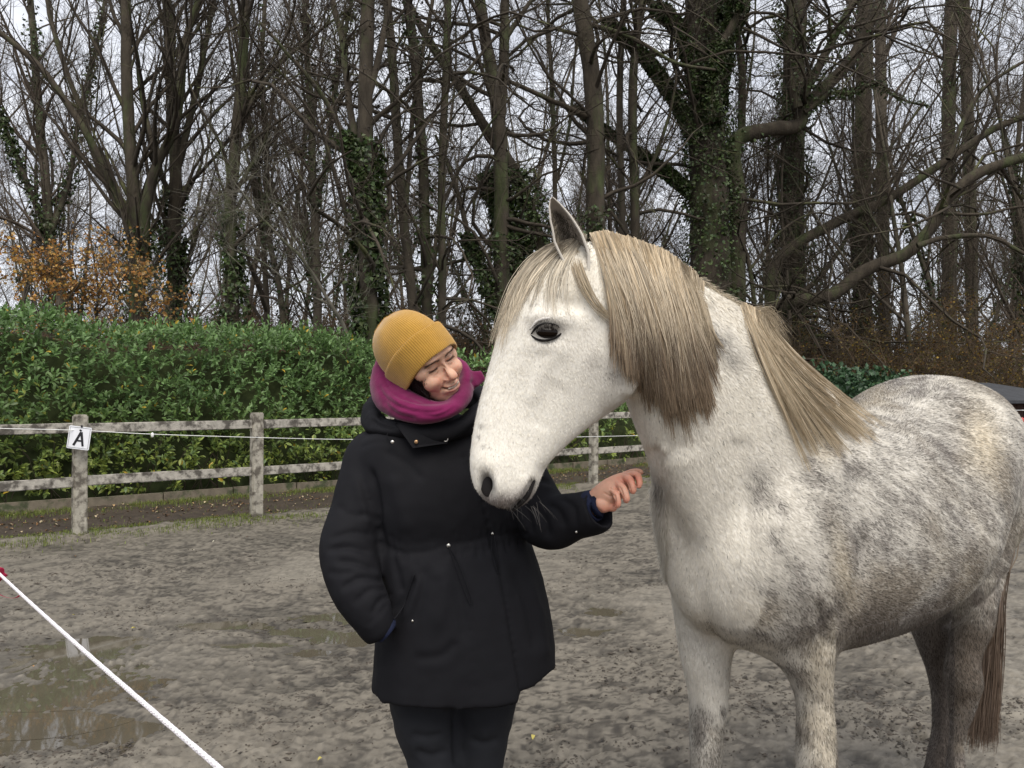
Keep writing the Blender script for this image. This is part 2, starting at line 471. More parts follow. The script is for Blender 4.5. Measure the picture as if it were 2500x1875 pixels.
# crumbs and clods of darker mud lying on the crust
rg = np.random.default_rng(66); n = 80000
y = 2.9 * (3.6 ** (rg.random(n) ** 1.1)); x = rg.uniform(-.8, .8, n) * y
pc = np.stack([x, y, 0 * x], -1); den = fbm(pc * np.array((1.6, 2.6, 1)), 4, 21) + .45 * fbm(pc * np.array((6, 11, 1)), 2, 22)
o_ = (x - FENCE0[0]) * N2[0] + (y - FENCE0[1]) * N2[1]; keep = (den > rg.uniform(-.10, .55, n)) & (o_ < -.25); x, y = x[keep], y[keep]; n = len(x)
import bmesh
iv = np.array([(1, 0, 0), (0, 1, 0), (-1, 0, 0), (0, -1, 0), (0, 0, 1), (0, 0, -1.)]); bf = np.array([(0, 1, 4), (1, 2, 4), (2, 3, 4), (3, 0, 4), (1, 0, 5), (2, 1, 5), (3, 2, 5), (0, 3, 5)])
zz = ground_h(x, y); sz = rg.uniform(.0022, .0055, n) * (1 + 1.2 * (rg.random(n) < .12)); a = rg.uniform(0, 6.28, n); ca, sa_ = np.cos(a), np.sin(a)
vv = iv[None] * np.stack([sz * rg.uniform(1, 2.6, n), sz, sz * .55], -1)[:, None] * (1 + .35 * rg.normal(size=(n, len(iv), 1)).clip(-1.5, 1.5))
vx = vv[..., 0] * ca[:, None] - vv[..., 1] * sa_[:, None] + x[:, None]; vy = vv[..., 0] * sa_[:, None] + vv[..., 1] * ca[:, None] + y[:, None]; vz = vv[..., 2] + zz[:, None] + .001
cc = np.array((.055, .045, .035)) * rg.uniform(.6, 1.7, (n, 1)); Ncl = len(iv)
o = mobj('mud_clods', np.stack([vx, vy, vz], -1).reshape(-1, 3), (np.arange(n)[:, None, None] * Ncl + bf[None]).reshape(-1, 3), M_mud, smooth=False, col=np.repeat(cc, Ncl, 0)); tag(o, 'small dark clods and crumbs of mud strewn over the arena', 'mud clods', kind='stuff')

# puddle water sheets lying in the hollows
mb = MB()
for (x, y, rx, ry) in PUD:
    a = np.linspace(0, 2 * math.pi, 40, endpoint=False)
    v = np.stack([x + rx * 1.5 * np.cos(a), y + ry * 1.5 * np.sin(a), np.full(40, 0.0)], -1)
    v = np.vstack([v, (x, y, 0.0)])
    mb.add(v, np.stack([np.arange(40), (np.arange(40) + 1) % 40, np.full(40, 40)], -1))
# one level per puddle so sheets never coincide
V, F, C_ = mb.arrays()
for k in range(len(PUD)):
    V[k * 41:(k + 1) * 41, 2] = -.0150 - .00035 * ((k * 7) % 18)
tag(mobj('water', V, F, M_water), kind='structure')

# ------------------------------------------------------------------ edging boards, grass, litter
M_edge = material('edging_concrete', (0.16, 0.135, 0.10), rough=.85, vary=.25, scale=9, bump=.3, bscale=50, second=(.06, .07, .035), second_scale=4)
edging = empty('edging', fp(0, 2.55), 'low line of worn brown edging boards at the foot of the laurel hedge', 'edging')
for k in range(-7, 16):
    b = MB(); L = 1.0
    c = fp(k * 1.02 + .1, 2.55 + random.uniform(-.012, .012), .05 + random.uniform(-.012, .008))
    Rz = rot('Z', math.degrees(math.atan2(U2[1], U2[0])) + random.uniform(-.6, .6))
    b.box(c, (1.0, .05, .16), Rz)
    b.build('board', M_edge, edging, smooth=False)

M_grass = material('grass', (1, 1, 1), rough=.6, attr=True, vary=.0, trans=.3)
def blades(pos, hgt, wid, lean, col, rng):
    n = len(pos); a = rng.uniform(0, 2 * math.pi, n); d = np.stack([np.cos(a), np.sin(a), 0 * a], -1)
    s = np.stack([-np.sin(a), np.cos(a), 0 * a], -1) * wid[:, None] / 2
    up = np.array((0, 0, 1.0)); m = pos + up * hgt[:, None] * .6 + d * (lean * hgt * .25)[:, None]; t = pos + up * (hgt * (1 - .3 * lean))[:, None] + d * (lean * hgt * .8)[:, None]
    V = np.stack([pos - s, pos + s, m + s * .7, m - s * .7, t], 1).reshape(-1, 3)
    b = np.arange(n)[:, None] * 5
    return V, [np.hstack([b, b + 1, b + 2, b + 3]), np.hstack([b + 3, b + 2, b + 4])], np.repeat(col, 5, 0)
rg = np.random.default_rng(8)
def grass_strip(n, t0, t1, o_mu, o_sd, hmin, hmax):
    t = rg.uniform(t0, t1, n); o = rg.normal(o_mu, o_sd, n)
    keep = fbm(np.stack([t * 1.3, o * 3, 0 * t], -1), 3, 77) > -.12
    t, o = t[keep], o[keep]; n = len(t)
    p = np.array([*FENCE0, 0]) + t[:, None] * np.array([*U2, 0]) + o[:, None] * np.array([*N2, 0])
    p[:, 2] = .035 * np.exp(-((o - .05) / .22) ** 2) - .06 * np.exp(-((o - .75) / .3) ** 2) - .005
    h = rg.uniform(hmin, hmax, n); c = np.array((.12, .165, .04)) * rg.uniform(.5, 1.5, (n, 1)) + rg.random((n, 1)) * np.array((.07, .045, .01))
    return blades(p, h, rg.uniform(.004, .009, n), rg.uniform(.2, 1.0, n), c, rg)
mb = MB()
for a in (grass_strip(24000, -3, 14, .0, .17, .02, .075), grass_strip(20000, -3, 16, 2.25, .18, .02, .085), grass_strip(6000, -3, 14, .5, .6, .015, .06)):
    mb.add(*a)
tag(mb.build('grass', M_grass, smooth=False), 'sparse green grass growing under the white fence', 'grass', kind='stuff')

def leaf_shape(L=1.0, W=.36, fold=.12, curl=.15):
    """pointed leaf, 8 triangles, lying along +Y, from its stalk at the origin"""
    v = np.array([(0, 0, 0), (-.5 * W, .33 * L, fold * W), (0, .36 * L, 0), (.5 * W, .33 * L, fold * W), (-.42 * W, .7 * L, fold * W - curl * .3), (0, .72 * L, -curl * .25), (.42 * W, .7 * L, fold * W - curl * .3), (0, L, -curl)])
    f3 = np.array([(0, 2, 1), (0, 3, 2), (4, 5, 7), (5, 6, 7)]); f4 = np.array([(1, 2, 5, 4), (2, 3, 6, 5)])
    return v, f3, f4
def place_leaves(pos, d, up, size, shape, col):
    """pos, direction d, rough normal up, size (n,)"""
    v, f3, f4 = shape; d = nrm(d); x = nrm(np.cross(d, up)); z = np.cross(x, d)
    V = pos[:, None] + size[:, None, None] * (v[None, :, 0:1] * x[:, None] + v[None, :, 1:2] * d[:, None] + v[None, :, 2:3] * z[:, None])
    n = len(pos); k = len(v); b = (np.arange(n) * k)[:, None, None]
    return V.reshape(-1, 3), [(b + f3[None]).reshape(-1, 3), (b + f4[None]).reshape(-1, 4)], np.repeat(col, k, 0)

# fallen leaves: the larger ones near the camera each an object, the far litter a mass
M_dead = material('dead_leaf', (1, 1, 1), rough=.7, attr=True, vary=.2, scale=40)
rg = np.random.default_rng(18)
n = 2600; t = rg.uniform(-3, 16, n); o = rg.uniform(.3, 2.5, n)
p = np.array([*FENCE0, 0]) + t[:, None] * np.array([*U2, 0]) + o[:, None] * np.array([*N2, 0]); p[:, 2] = .012 - .06 * np.exp(-((o - .75) / .3) ** 2) - .03 * np.exp(-((o - 1.7) / .25) ** 2)
cc = np.array([(.16, .08, .03), (.30, .20, .10), (.35, .28, .18), (.09, .05, .03)])[rg.integers(0, 4, n)] * rg.uniform(.6, 1.3, (n, 1))
mb = MB().add(*place_leaves(p, np.stack([rg.normal(size=n), rg.normal(size=n), rg.normal(size=n) * .2], -1), np.array((0, 0, 1.)), rg.uniform(.02, .06, n), leaf_shape(1, .6, .3, .2), cc))
tag(mb.build('leaf_litter', M_dead), 'scattered dead leaves on the dark dirt behind the fence', 'leaf litter', kind='stuff')
shape = leaf_shape(1, .55, .35, .25)
def litter_mesh(c, k):
    return mesh_data('fallen_leaf', shape[0] * .07, [shape[1], shape[2]], M_dead, True, np.repeat(np.array([c]), 8, 0))
LIT = [litter_mesh(c, 0) for c in ((.45, .42, .33), (.10, .055, .035), (.42, .36, .10), (.32, .17, .07))]
for (px, py, ci, lab) in ((1330, 1442, 1, 0),):
    pass
spots = [(468, 1342, 0, 'small pale dry leaf lying on the mud left of the woman, below the fence'), (590, 1307, 1, 'dark curled dead leaf on the mud left of the woman'), (605, 1310, 1, 'second dark curled dead leaf beside the first on the mud'),
         (180, 1356, 3, 'brown leaf on the mud below the post with the letter sign'), (176, 1500, 2, 'yellow leaf scrap on wet mud just right of the thick white cord'), (320, 1533, 2, 'yellow leaf scrap by the olive puddle left of the woman'),
         (787, 1846, 2, 'tiny yellow leaf on the mud at the bottom left of the woman'), (82, 1626, 3, 'orange scrap of leaf floating in the big puddle at the left'), (1302, 1790, 2, 'yellow leaf scrap on the mud between the woman and the horse forelegs'),
         (524, 1320, 0, 'tiny pale scrap of leaf on the mud in front of the second fence post')]
for (px, py, ci, lab) in spots:
    z = .015; d = (CAM_H - z) * FPX / (py - 967); q = P(px, py, d)
    o = link('fallen_leaf', LIT[ci]); o.location = (q[0], q[1], .018); o.rotation_euler = (random.uniform(-.3, .3), random.uniform(-.3, .3), random.uniform(0, 6.28))
    s = random.uniform(.3, .55); o.scale = (s, s, s)
    tag(o, lab, 'fallen leaf')

# ------------------------------------------------------------------ fence
M_conc = material('weathered_concrete', (0.36, 0.335, 0.28), rough=.88, vary=.22, scale=14, bump=.5, bscale=90, second=(.13, .115, .095), second_scale=11, second_lo=.46, second_hi=.60, spec=.2)
M_rail = material('lichen_concrete', (0.38, 0.355, 0.31), rough=.88, vary=.25, scale=16, bump=.5, bscale=80, second=(.10, .09, .078), second_scale=9, second_lo=.47, second_hi=.60, spec=.2)
fence = empty('concrete_fence', fp(0), 'weathered pale concrete post and rail fence along the laurel hedge', 'fence')
ang = math.degrees(math.atan2(U2[1], U2[0])); Rf = rot('Z', ang)
def bev_box(size, ch, n=6, jitter=.0, seed=0, top=False):
    """box with chamfered edges and slightly uneven faces"""
    bx, by, bz = size; import bmesh
    bm = bmesh.new(); bmesh.ops.create_cube(bm, size=1.0)
    for v in bm.verts: v.co = Vector((v.co.x * bx, v.co.y * by, v.co.z * bz))
    bmesh.ops.bevel(bm, geom=bm.edges[:], offset=ch, segments=2, affect='EDGES')
    long_ = [e for e in bm.edges if e.calc_length() > .3]
    if long_: bmesh.ops.subdivide_edges(bm, edges=long_, cuts=n, use_grid_fill=True)
    r = random.Random(seed)
    for v in bm.verts:
        v.co += Vector([r.uniform(-jitter, jitter) for _ in range(3)])
    bmesh.ops.triangulate(bm, faces=[f for f in bm.faces if len(f.verts) > 4])
    V = np.array([v.co[:] for v in bm.verts]); T = [np.array([[v.index for v in f.verts] for f in bm.faces if len(f.verts) == k]) for k in (3, 4)]
    bm.free()
    return V, [t for t in T if len(t)]
SP = 1.95
posts_t = [k * SP for k in range(-3, 9)]
POSTH = 1.30
for k, t in enumerate(posts_t):
    V, F = bev_box((.135, .115, POSTH + .3), .012, 8, .0015, k)
    V[:, 2] += (POSTH + .3) / 2 - .3
    V = V @ Rf.T + fp(t)
    V[:, 0] += V[:, 2] * random.uniform(-.008, .008)
    mobj('post', V, F, M_conc, fence, smooth=False)
for k in range(len(posts_t) - 1):
    for (zc, hh) in ((1.165, .105), (.59, .105)):
        t0 = posts_t[k] + .068; t1 = posts_t[k + 1] - .068
        V, F = bev_box((t1 - t0 + .012, .05, hh), .007, 7, .0018, k * 7 + int(zc * 10))
        V = V @ rot('Y', random.uniform(-.35, .35)).T @ Rf.T + fp((t0 + t1) / 2, .0, zc + random.uniform(-.008, .008))
        mobj('rail', V, F, M_rail, fence, smooth=False)

# electric fence cord running in front of the posts, thin and white
M_cord = material('white_cord', (0.78, 0.78, 0.76), rough=.6, vary=.1, scale=40)
pts = [P(-60, 1042, 8.0), P(0, 1046, 8.1), P(200, 1051, 8.63), P(372, 1060, 9.1), P(625, 1068, 9.9), P(860, 1073, 10.9), P(1130, 1073, 12.2), P(1400, 1067, 13.0), P(1575, 1063, 14.0), P(2100, 1050, 17)]
pth = catmull(pts, 60)
V, F = tubes(pth, np.full((1, 60), .0042), 5)
wire = mobj('fence_cord', V, F, M_cord); tag(wire, 'thin white electric fence cord stretched in front of the concrete fence', 'cord')
k_ = P(372, 1062, 9.1); b = MB(); b.add(*ellipsoid(k_, (.018, .014, .028), n=10, m=8)); b.build('knot', M_cord, wire)
for (px, py, d) in ((205, 1052, 8.66), (626, 1068, 9.92), (1450, 1066, 13.6)):
    q = P(px, py, d); b = MB(); b.add(*tubes(np.array([q, q + np.array((.0, .05, 0.004)), q + np.array((0.0, .075, 0))]), np.array([.010, .012, .009]), 8, cap=True)); b.build('insulator', material('black_plastic', (.02, .02, .02), rough=.4), wire)

# letter sign
M_white = material('sign_white', (0.78, 0.79, 0.83), rough=.35, vary=.05, scale=12)
M_black = material('sign_black', (0.018, 0.017, 0.02), rough=.4, vary=.0)
M_rim = material('sign_rim', (.20, .21, .21), rough=.4, vary=.1)
sign = empty('letter_sign', P(188, 1072, 8.58), 'square white sign with a black letter A hung askew on the left fence post', 'sign')
SR = rot('Y', 7.5) @ np.eye(3)
def sgn(u, v, dy=0.0): # sign plane: u right, v up, metres
    q = np.array((u, dy, v)); sh = np.array((q[0] - 0.0 * q[2], q[1], q[2]))
    return rot('Z', 6) @ (SR @ sh) + P(193, 1069, 8.58)
def rrect(hw, hh, r, n=6):
    pts = []
    for (cx, cy, a0) in ((hw - r, hh - r, 0), (-hw + r, hh - r, 90), (-hw + r, -hh + r, 180), (hw - r, -hh + r, 270)):
        for k in range(n + 1):
            a = math.radians(a0 + 90 * k / n); pts.append((cx + r * math.cos(a), cy + r * math.sin(a)))
    return pts
def prism(pts, y0, y1, fn):
    n = len(pts); V = np.array([fn(u, v, y0) for u, v in pts] + [fn(u, v, y1) for u, v in pts] + [fn(np.mean([p[0] for p in pts]), np.mean([p[1] for p in pts]), y0), fn(np.mean([p[0] for p in pts]), np.mean([p[1] for p in pts]), y1)])
    j = np.arange(n); j2 = (j + 1) % n
    return V, [np.stack([j, j2, n + j2, n + j], -1), np.concatenate([np.stack([j2, j, np.full(n, 2 * n)], -1), np.stack([n + j, n + j2, np.full(n, 2 * n + 1)], -1)])]
V, F = prism(rrect(.112, .119, .013), 0, .006, sgn); mobj('plate', V, F, M_white, sign, smooth=False)
# dark keyline just inside the edge: four thin strips
b = MB()
for (u0, v0, u1, v1) in ((-.1, -.106, .1, -.106), (-.1, .106, .1, .106), (-.1, -.106, -.1, .106), (.1, -.106, .1, .106)):
    h = .0020
    ps = [(min(u0, u1) - h, min(v0, v1) - h), (max(u0, u1) + h, min(v0, v1) - h), (max(u0, u1) + h, max(v0, v1) + h), (min(u0, u1) - h, max(v0, v1) + h)]
    dy = -.0012 if u0 == u1 else -.0018
    b.add(*prism(ps, dy, .001, sgn))
b.build('keyline', M_rim, sign, smooth=False)
b = MB()
def stroke(p0, p1, w0, w1, dy):
    p0 = np.array(p0); p1 = np.array(p1); d = (p1 - p0) / np.linalg.norm(p1 - p0); s = np.array((-d[1], d[0]))
    b.add(*prism([tuple(p0 + s * w0), tuple(p0 - s * w0), tuple(p1 - s * w1), tuple(p1 + s * w1)], dy, .001, sgn))
stroke((-.046, -.083), (.014, .062), .0115, .0125, -.003); stroke((.048, -.083), (.016, .062), .0105, .0125, -.0035); stroke((-.024, -.030), (.033, -.030), .009, .009, -.0025)
b.build('letter', M_black, sign, smooth=False)
b = MB(); stroke((.002, .071), (.010, .086), .0125, .0115, -.0022); b.build('accent', M_black, sign, smooth=False)
b = MB(); b.add(*ellipsoid(sgn(0.012, .124, -.004), (.012, .01, .014), n=10, m=8)); b.build('fixing_knob', M_black, sign)

# ------------------------------------------------------------------ laurel hedge
M_leaf = material('laurel_leaf', (1, 1, 1), rough=.42, attr=True, vary=.12, scale=30, spec=.45, trans=.30)
M_leaf_o = material('laurel_leaf_single', (1, 1, 1), rough=.42, attr=True, vary=.1, scale=30, spec=.45, trans=.30, rand=.25)
M_core = material('hedge_core_shade', (0.040, 0.052, 0.018), rough=.95, vary=.4, scale=9, bump=.6, bscale=20)
def hedge_top(t): return 2.56 - .09 * sstep(3.5, 7.5, t) * 3.2 - .012 * np.maximum(t - 7, 0) + .12 * vnoise(np.stack([np.asarray(t) * .9, 0 * np.asarray(t), 0 * np.asarray(t)], -1), 5) + .25 * sstep(0, -2.5, t)
hedge = empty('laurel_hedge', fp(2, 3.4), 'tall leafy green laurel hedge behind the concrete fence', 'hedge')
rg = np.random.default_rng(31)
# inner growth: solid core blocking see-through, hedge shade put into its colour
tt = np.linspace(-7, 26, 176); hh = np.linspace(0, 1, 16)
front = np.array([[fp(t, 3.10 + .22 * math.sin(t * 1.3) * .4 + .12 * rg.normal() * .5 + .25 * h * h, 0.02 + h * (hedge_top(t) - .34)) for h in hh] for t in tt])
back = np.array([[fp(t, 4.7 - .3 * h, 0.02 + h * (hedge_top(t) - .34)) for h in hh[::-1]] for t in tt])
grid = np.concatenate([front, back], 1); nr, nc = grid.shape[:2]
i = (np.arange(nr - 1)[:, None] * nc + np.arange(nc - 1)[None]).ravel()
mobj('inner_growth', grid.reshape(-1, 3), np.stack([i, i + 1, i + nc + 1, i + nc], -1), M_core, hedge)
# leafy shoots
def shoots(n, t0, t1):
    t = rg.uniform(t0, t1, n); top = hedge_top(t); s = rg.random(n)
    ontop = rg.random(n) < .30
    z = np.where(ontop, top - .30 + .25 * rg.random(n), .12 + s ** .9 * (top - .2))
    o = np.where(ontop, 2.95 + rg.random(n) * 1.4, 2.78 + .28 * (z / 2.6) ** 2 + .16 * vnoise(np.stack([t * 1.2, z * 1.4, 0 * t], -1), 51) + .10 * rg.normal(size=n))
    p = np.array([*FENCE0, 0]) + t[:, None] * np.array([*U2, 0]) + o[:, None] * np.array([*N2, 0]); p[:, 2] = z
    outw = np.array([*(-N2), 0]); d = nrm(outw * np.where(ontop, .25, .75)[:, None] + np.array((0, 0, 1.)) * np.where(ontop, 1.2, .25 + .95 * (z / 2.6))[:, None] + rg.normal(size=(n, 3)) * .38)
    return p, d, z, ontop
def rosettes(n, t0, t1, per=8, scl=1.0):
    p, d, z, ontop = shoots(n, t0, t1)
    L = rg.uniform(.10, .22, n) * (1 + .5 * ontop)
    Ps, Ds, Us, Ss, Cs = [], [], [], [], []
    yl = rg.random(n)
    for k in range(per):
        f = (k + .5) / per
        side = nrm(np.cross(d, rg.normal(size=(n, 3)))); a = k * 2.4
        o1 = side; o2 = np.cross(d, side)
        rad = math.cos(a) * o1 + math.sin(a) * o2
        Ps.append(p + d * (L * f)[:, None]); Ds.append(nrm(rad * (1.15 - .75 * f) + d * (.35 + .9 * f) + rg.normal(size=(n, 3)) * .22)); Us.append(nrm(d * 1.0 + rg.normal(size=(n, 3)) * .35 + np.array((0, 0, .4))))
        Ss.append(rg.uniform(.075, .125, n) * (1 - .25 * f) * scl)
        lo = sstep(1.5, .3, z)   # lower leaves yellower
        g1 = np.array((.098, .165, .048)); g2 = np.array((.36, .39, .07)); g3 = np.array((.14, .235, .11))
        c = g1[None] * (1 - .75 * lo[:, None] * rg.random((n, 1))) + g2[None] * .75 * lo[:, None] * rg.random((n, 1)) + g3[None] * (rg.random((n, 1)) * .5 * (1 - lo[:, None]))
        c = c * rg.uniform(.65, 1.4, (n, 1)); c = np.where(rg.random((n, 1)) < .012, np.array((.55, .38, .05)), c)
        Cs.append(c)
    return [np.concatenate(a) for a in (Ps, Ds, Us, Ss, Cs)]
A = rosettes(5400, -7.0, 7.0); Bq = rosettes(1700, 7.0, 26, per=7, scl=1.25)
pos, dr, upv, sz, cl = [np.concatenate([x, y]) for x, y in zip(A, Bq)]
# the 300 largest leaves in view become single parts
px_ = PROJ(pos); dist = pos[:, 1]; vis = (px_[:, 0] > 10) & (px_[:, 0] < 830) & (px_[:, 1] > 730) & (px_[:, 1] < 1260)
outn = (pos[:, 0] - FENCE0[0]) * N2[0] + (pos[:, 1] - FENCE0[1]) * N2[1]
score = np.where(vis, sz / dist * np.clip(1.3 - (outn - 2.5), .2, 1.4), 0)
pick = np.argsort(-score)[:300]; mask = np.ones(len(pos), bool); mask[pick] = False
LS = leaf_shape(1, .40, .16, .14)
mb = MB().add(*place_leaves(pos[mask], dr[mask], upv[mask], sz[mask], LS, cl[mask]))
o = mb.build('leaves', M_leaf, hedge); o['kind'] = 'stuff'
pal = [mesh_data('leaf', LS[0], [LS[1], LS[2]], M_leaf_o, True, np.repeat(np.array([c]), 8, 0)) for c in ((.100, .160, .042), (.14, .21, .08), (.26, .30, .06), (.065, .11, .034), (.55, .38, .05))]
hinv = mat_of(hedge).inverted()
for k in pick:
    d = nrm(dr[k]); x = nrm(np.cross(d, upv[k])); z = np.cross(x, d); c = cl[k]
    pi_ = 4 if c[0] > .4 else int(np.argmin([abs(c - np.array(q)).sum() for q in ((.100, .160, .042), (.14, .21, .08), (.26, .30, .06), (.065, .11, .034))]))
    o = bpy.data.objects.new('leaf', pal[pi_]); COL.objects.link(o); o.parent = hedge; s = sz[k]
    o.matrix_parent_inverse = hinv
    o.matrix_basis = Matrix(((x[0] * s, d[0] * s, z[0] * s, pos[k][0]), (x[1] * s, d[1] * s, z[1] * s, pos[k][1]), (x[2] * s, d[2] * s, z[2] * s, pos[k][2]), (0, 0, 0, 1)))
# twiggy stems low in the hedge
mb = MB(); n = 260; t = rg.uniform(-3, 14, n); p0 = np.array([*FENCE0, 0]) + t[:, None] * np.array([*U2, 0]) + 3.0 * np.array([*N2, 0]); dirs = nrm(np.stack([rg.normal(size=n) * .5, rg.normal(size=n) * .5 - .3, np.ones(n)], -1))
path = p0[:, None] + dirs[:, None] * (np.linspace(0, 1, 5)[None, :, None] * rg.uniform(.4, 1.2, (n, 1, 1))) + rg.normal(size=(n, 5, 3)) * .02
mb.add(*tubes(path, np.linspace(.008, .003, 5)[None].repeat(n, 0), 3))
M_twig = material('twig', (0.075, 0.058, 0.042), rough=.85, vary=.3, scale=8)
o = mb.build('stems', M_twig, hedge); o['kind'] = 'stuff'

# ------------------------------------------------------------------ thick cord near the camera and pink tape
def braid(p0, p1, r, n=240, twist=70):
    t = np.linspace(0, 1, n)[:, None]; c = p0 * (1 - t) + p1 * t; c[:, 2] -= .006 * (4 * t * (1 - t))[:, 0]
    return c
M_rope = material('white_rope', (0.80, 0.77, 0.80), rough=.7, vary=.06, scale=300, bump=.4, bscale=600, bdist=.002)
r0 = P(-90, 1315, 1.75); r1 = P(640, 1965, .56)
rope = empty('electric_cord', (r0 + r1) / 2, 'thick white electric fence cord slanting across the lower left foreground', 'cord')
cpath = braid(r0, r1, .0028, 200)
tdir = nrm(r1 - r0); sa = nrm(np.cross(tdir, (0, 0, 1.))); sb = np.cross(tdir, sa)
for s in range(4):
    nn = 420; c = catmull(cpath[::10], nn); a = np.linspace(0, 2 * math.pi * 95, nn) * (1 if s % 2 == 0 else -1) + (s // 2) * math.pi
    q = c + .0013 * (np.cos(a)[:, None] * sa + np.sin(a)[:, None] * sb)
    V, F = tubes(q, np.full((1, nn), .0013), 5); mobj('strand', V, F, M_rope, rope)
M_pink = material('pink_tape', (0.75, 0.06, 0.16), rough=.5, vary=.1, trans=.3)
tape = empty('warning_tape', P(-5, 1400, 1.5), 'pink warning tape knotted on the thick white cord at the left edge', 'tape')
def ribbon(pts, w, n=24):
    c = catmull(pts, n); up = np.array((0.1, -.3, 1.0)); T = np.gradient(c, axis=0); s = nrm(np.cross(T, up)) * w / 2 + np.array((0, 0, w * .3))
    th = np.array((0, -.0008, 0)); V = np.concatenate([c - s, c + s, c + s + th, c - s + th]); i = np.arange(n - 1)
    return V, [np.concatenate([np.stack([i + a * n, i + 1 + a * n, i + 1 + b * n, i + b * n], -1) for a, b in ((0, 1), (1, 2), (2, 3), (3, 0))])]
V, F = ribbon([P(-30, 1385, 1.55), P(-8, 1384, 1.54), P(4, 1396, 1.55), P(10, 1412, 1.56), P(-4, 1402, 1.57)], .014); mobj('knot', V, F, M_pink, tape)
V, F = ribbon([P(-20, 1440, 1.6), P(10, 1456, 1.58), P(36, 1460, 1.57), P(54, 1450, 1.56)], .004); mobj('tail', V, F, M_pink, tape)
# ================================================================== the wood behind the hedge
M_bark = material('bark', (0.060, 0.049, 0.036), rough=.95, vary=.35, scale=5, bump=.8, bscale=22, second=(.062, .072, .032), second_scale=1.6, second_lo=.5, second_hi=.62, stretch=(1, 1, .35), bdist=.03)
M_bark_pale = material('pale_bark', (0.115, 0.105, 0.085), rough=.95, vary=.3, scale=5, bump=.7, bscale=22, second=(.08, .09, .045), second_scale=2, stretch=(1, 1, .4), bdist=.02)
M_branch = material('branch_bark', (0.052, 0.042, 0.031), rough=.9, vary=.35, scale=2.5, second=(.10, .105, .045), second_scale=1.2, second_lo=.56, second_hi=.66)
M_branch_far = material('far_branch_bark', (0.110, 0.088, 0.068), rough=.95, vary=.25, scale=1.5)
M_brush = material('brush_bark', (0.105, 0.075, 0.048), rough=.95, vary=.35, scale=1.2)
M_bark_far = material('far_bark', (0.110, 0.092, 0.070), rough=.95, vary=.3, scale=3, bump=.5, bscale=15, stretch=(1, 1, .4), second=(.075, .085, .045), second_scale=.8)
M_ivy = material('ivy_leaf', (1, 1, 1), rough=.45, attr=True, vary=.3, scale=3, spec=.4, trans=.1)
M_autumn = material('autumn_leaf', (1, 1, 1), rough=.6, attr=True, vary=.2, scale=10, trans=.35)

def grow(start, dirs, length, r0, K, wander, trop, rg, tip=.25):
    """vectorised random-walk branches; trop = pull towards +Z"""
    N = len(start); p = np.empty((N, K, 3)); p[:, 0] = start; d = nrm(dirs)
    st = (length / (K - 1))[:, None]; w = rg.normal(size=(N, 3)) * wander
    for k in range(1, K):
        w = w * .55 + rg.normal(size=(N, 3)) * wander
        d = nrm(d + w + np.array((0, 0, 1.)) * trop)
        p[:, k] = p[:, k - 1] + d * st
    r = r0[:, None] * np.linspace(1, tip, K)[None]
    return p, r

def spawn(paths, radii, n, t0, t1, ang, rg, rr=(.35, .6)):
    """n children on each parent: start points, directions, parent radius there"""
    N, K, _ = paths.shape
    t = rg.uniform(t0, t1, (N, n)) * (K - 1.001); i = t.astype(int); f = (t - i)[..., None]
    idx = np.arange(N)[:, None]
    s = paths[idx, i] * (1 - f) + paths[idx, i + 1] * f; tg = nrm(paths[idx, i + 1] - paths[idx, i])
    rad = radii[idx, i] * (1 - f[..., 0]) + radii[idx, i + 1] * f[..., 0]
    perp = nrm(np.cross(tg, rg.normal(size=tg.shape)))
    a = np.radians(rg.uniform(ang[0], ang[1], (N, n)))[..., None]
    d = tg * np.cos(a) + perp * np.sin(a)
    return s.reshape(-1, 3), d.reshape(-1, 3), rad.ravel() * rg.uniform(rr[0], rr[1], N * n), (t / (K - 1)).ravel()

STYLE = {
    'poplar': dict(l1=3.2, len1=(1.6, 4.2), a1=(22, 48), w1=.10, tr1=.10, l2=7, len2=(.8, 2.0), a2=(25, 50), w2=.12, tr2=.09, l3=5, len3=(.35, 1.0), a3=(25, 55), w3=.14, tr3=.06),
    'oak': dict(l1=2.6, len1=(1.6, 4.0), a1=(45, 90), w1=.26, tr1=.03, l2=7, len2=(.8, 2.0), a2=(35, 80), w2=.30, tr2=.0, l3=6, len3=(.3, .9), a3=(30, 80), w3=.34, tr3=.0),
    'thin': dict(l1=2.6, len1=(.9, 2.4), a1=(30, 65), w1=.16, tr1=.06, l2=6, len2=(.5, 1.3), a2=(30, 60), w2=.2, tr2=.04, l3=6, len3=(.3, .8), a3=(30, 60), w3=.22, tr3=.03),
    'brush': dict(l1=6, len1=(.5, 1.3), a1=(25, 60), w1=.22, tr1=.05, l2=5, len2=(.3, .8), a2=(30, 70), w2=.28, tr2=.02, l3=4, len3=(.2, .5), a3=(30, 70), w3=.3, tr3=.0),
}
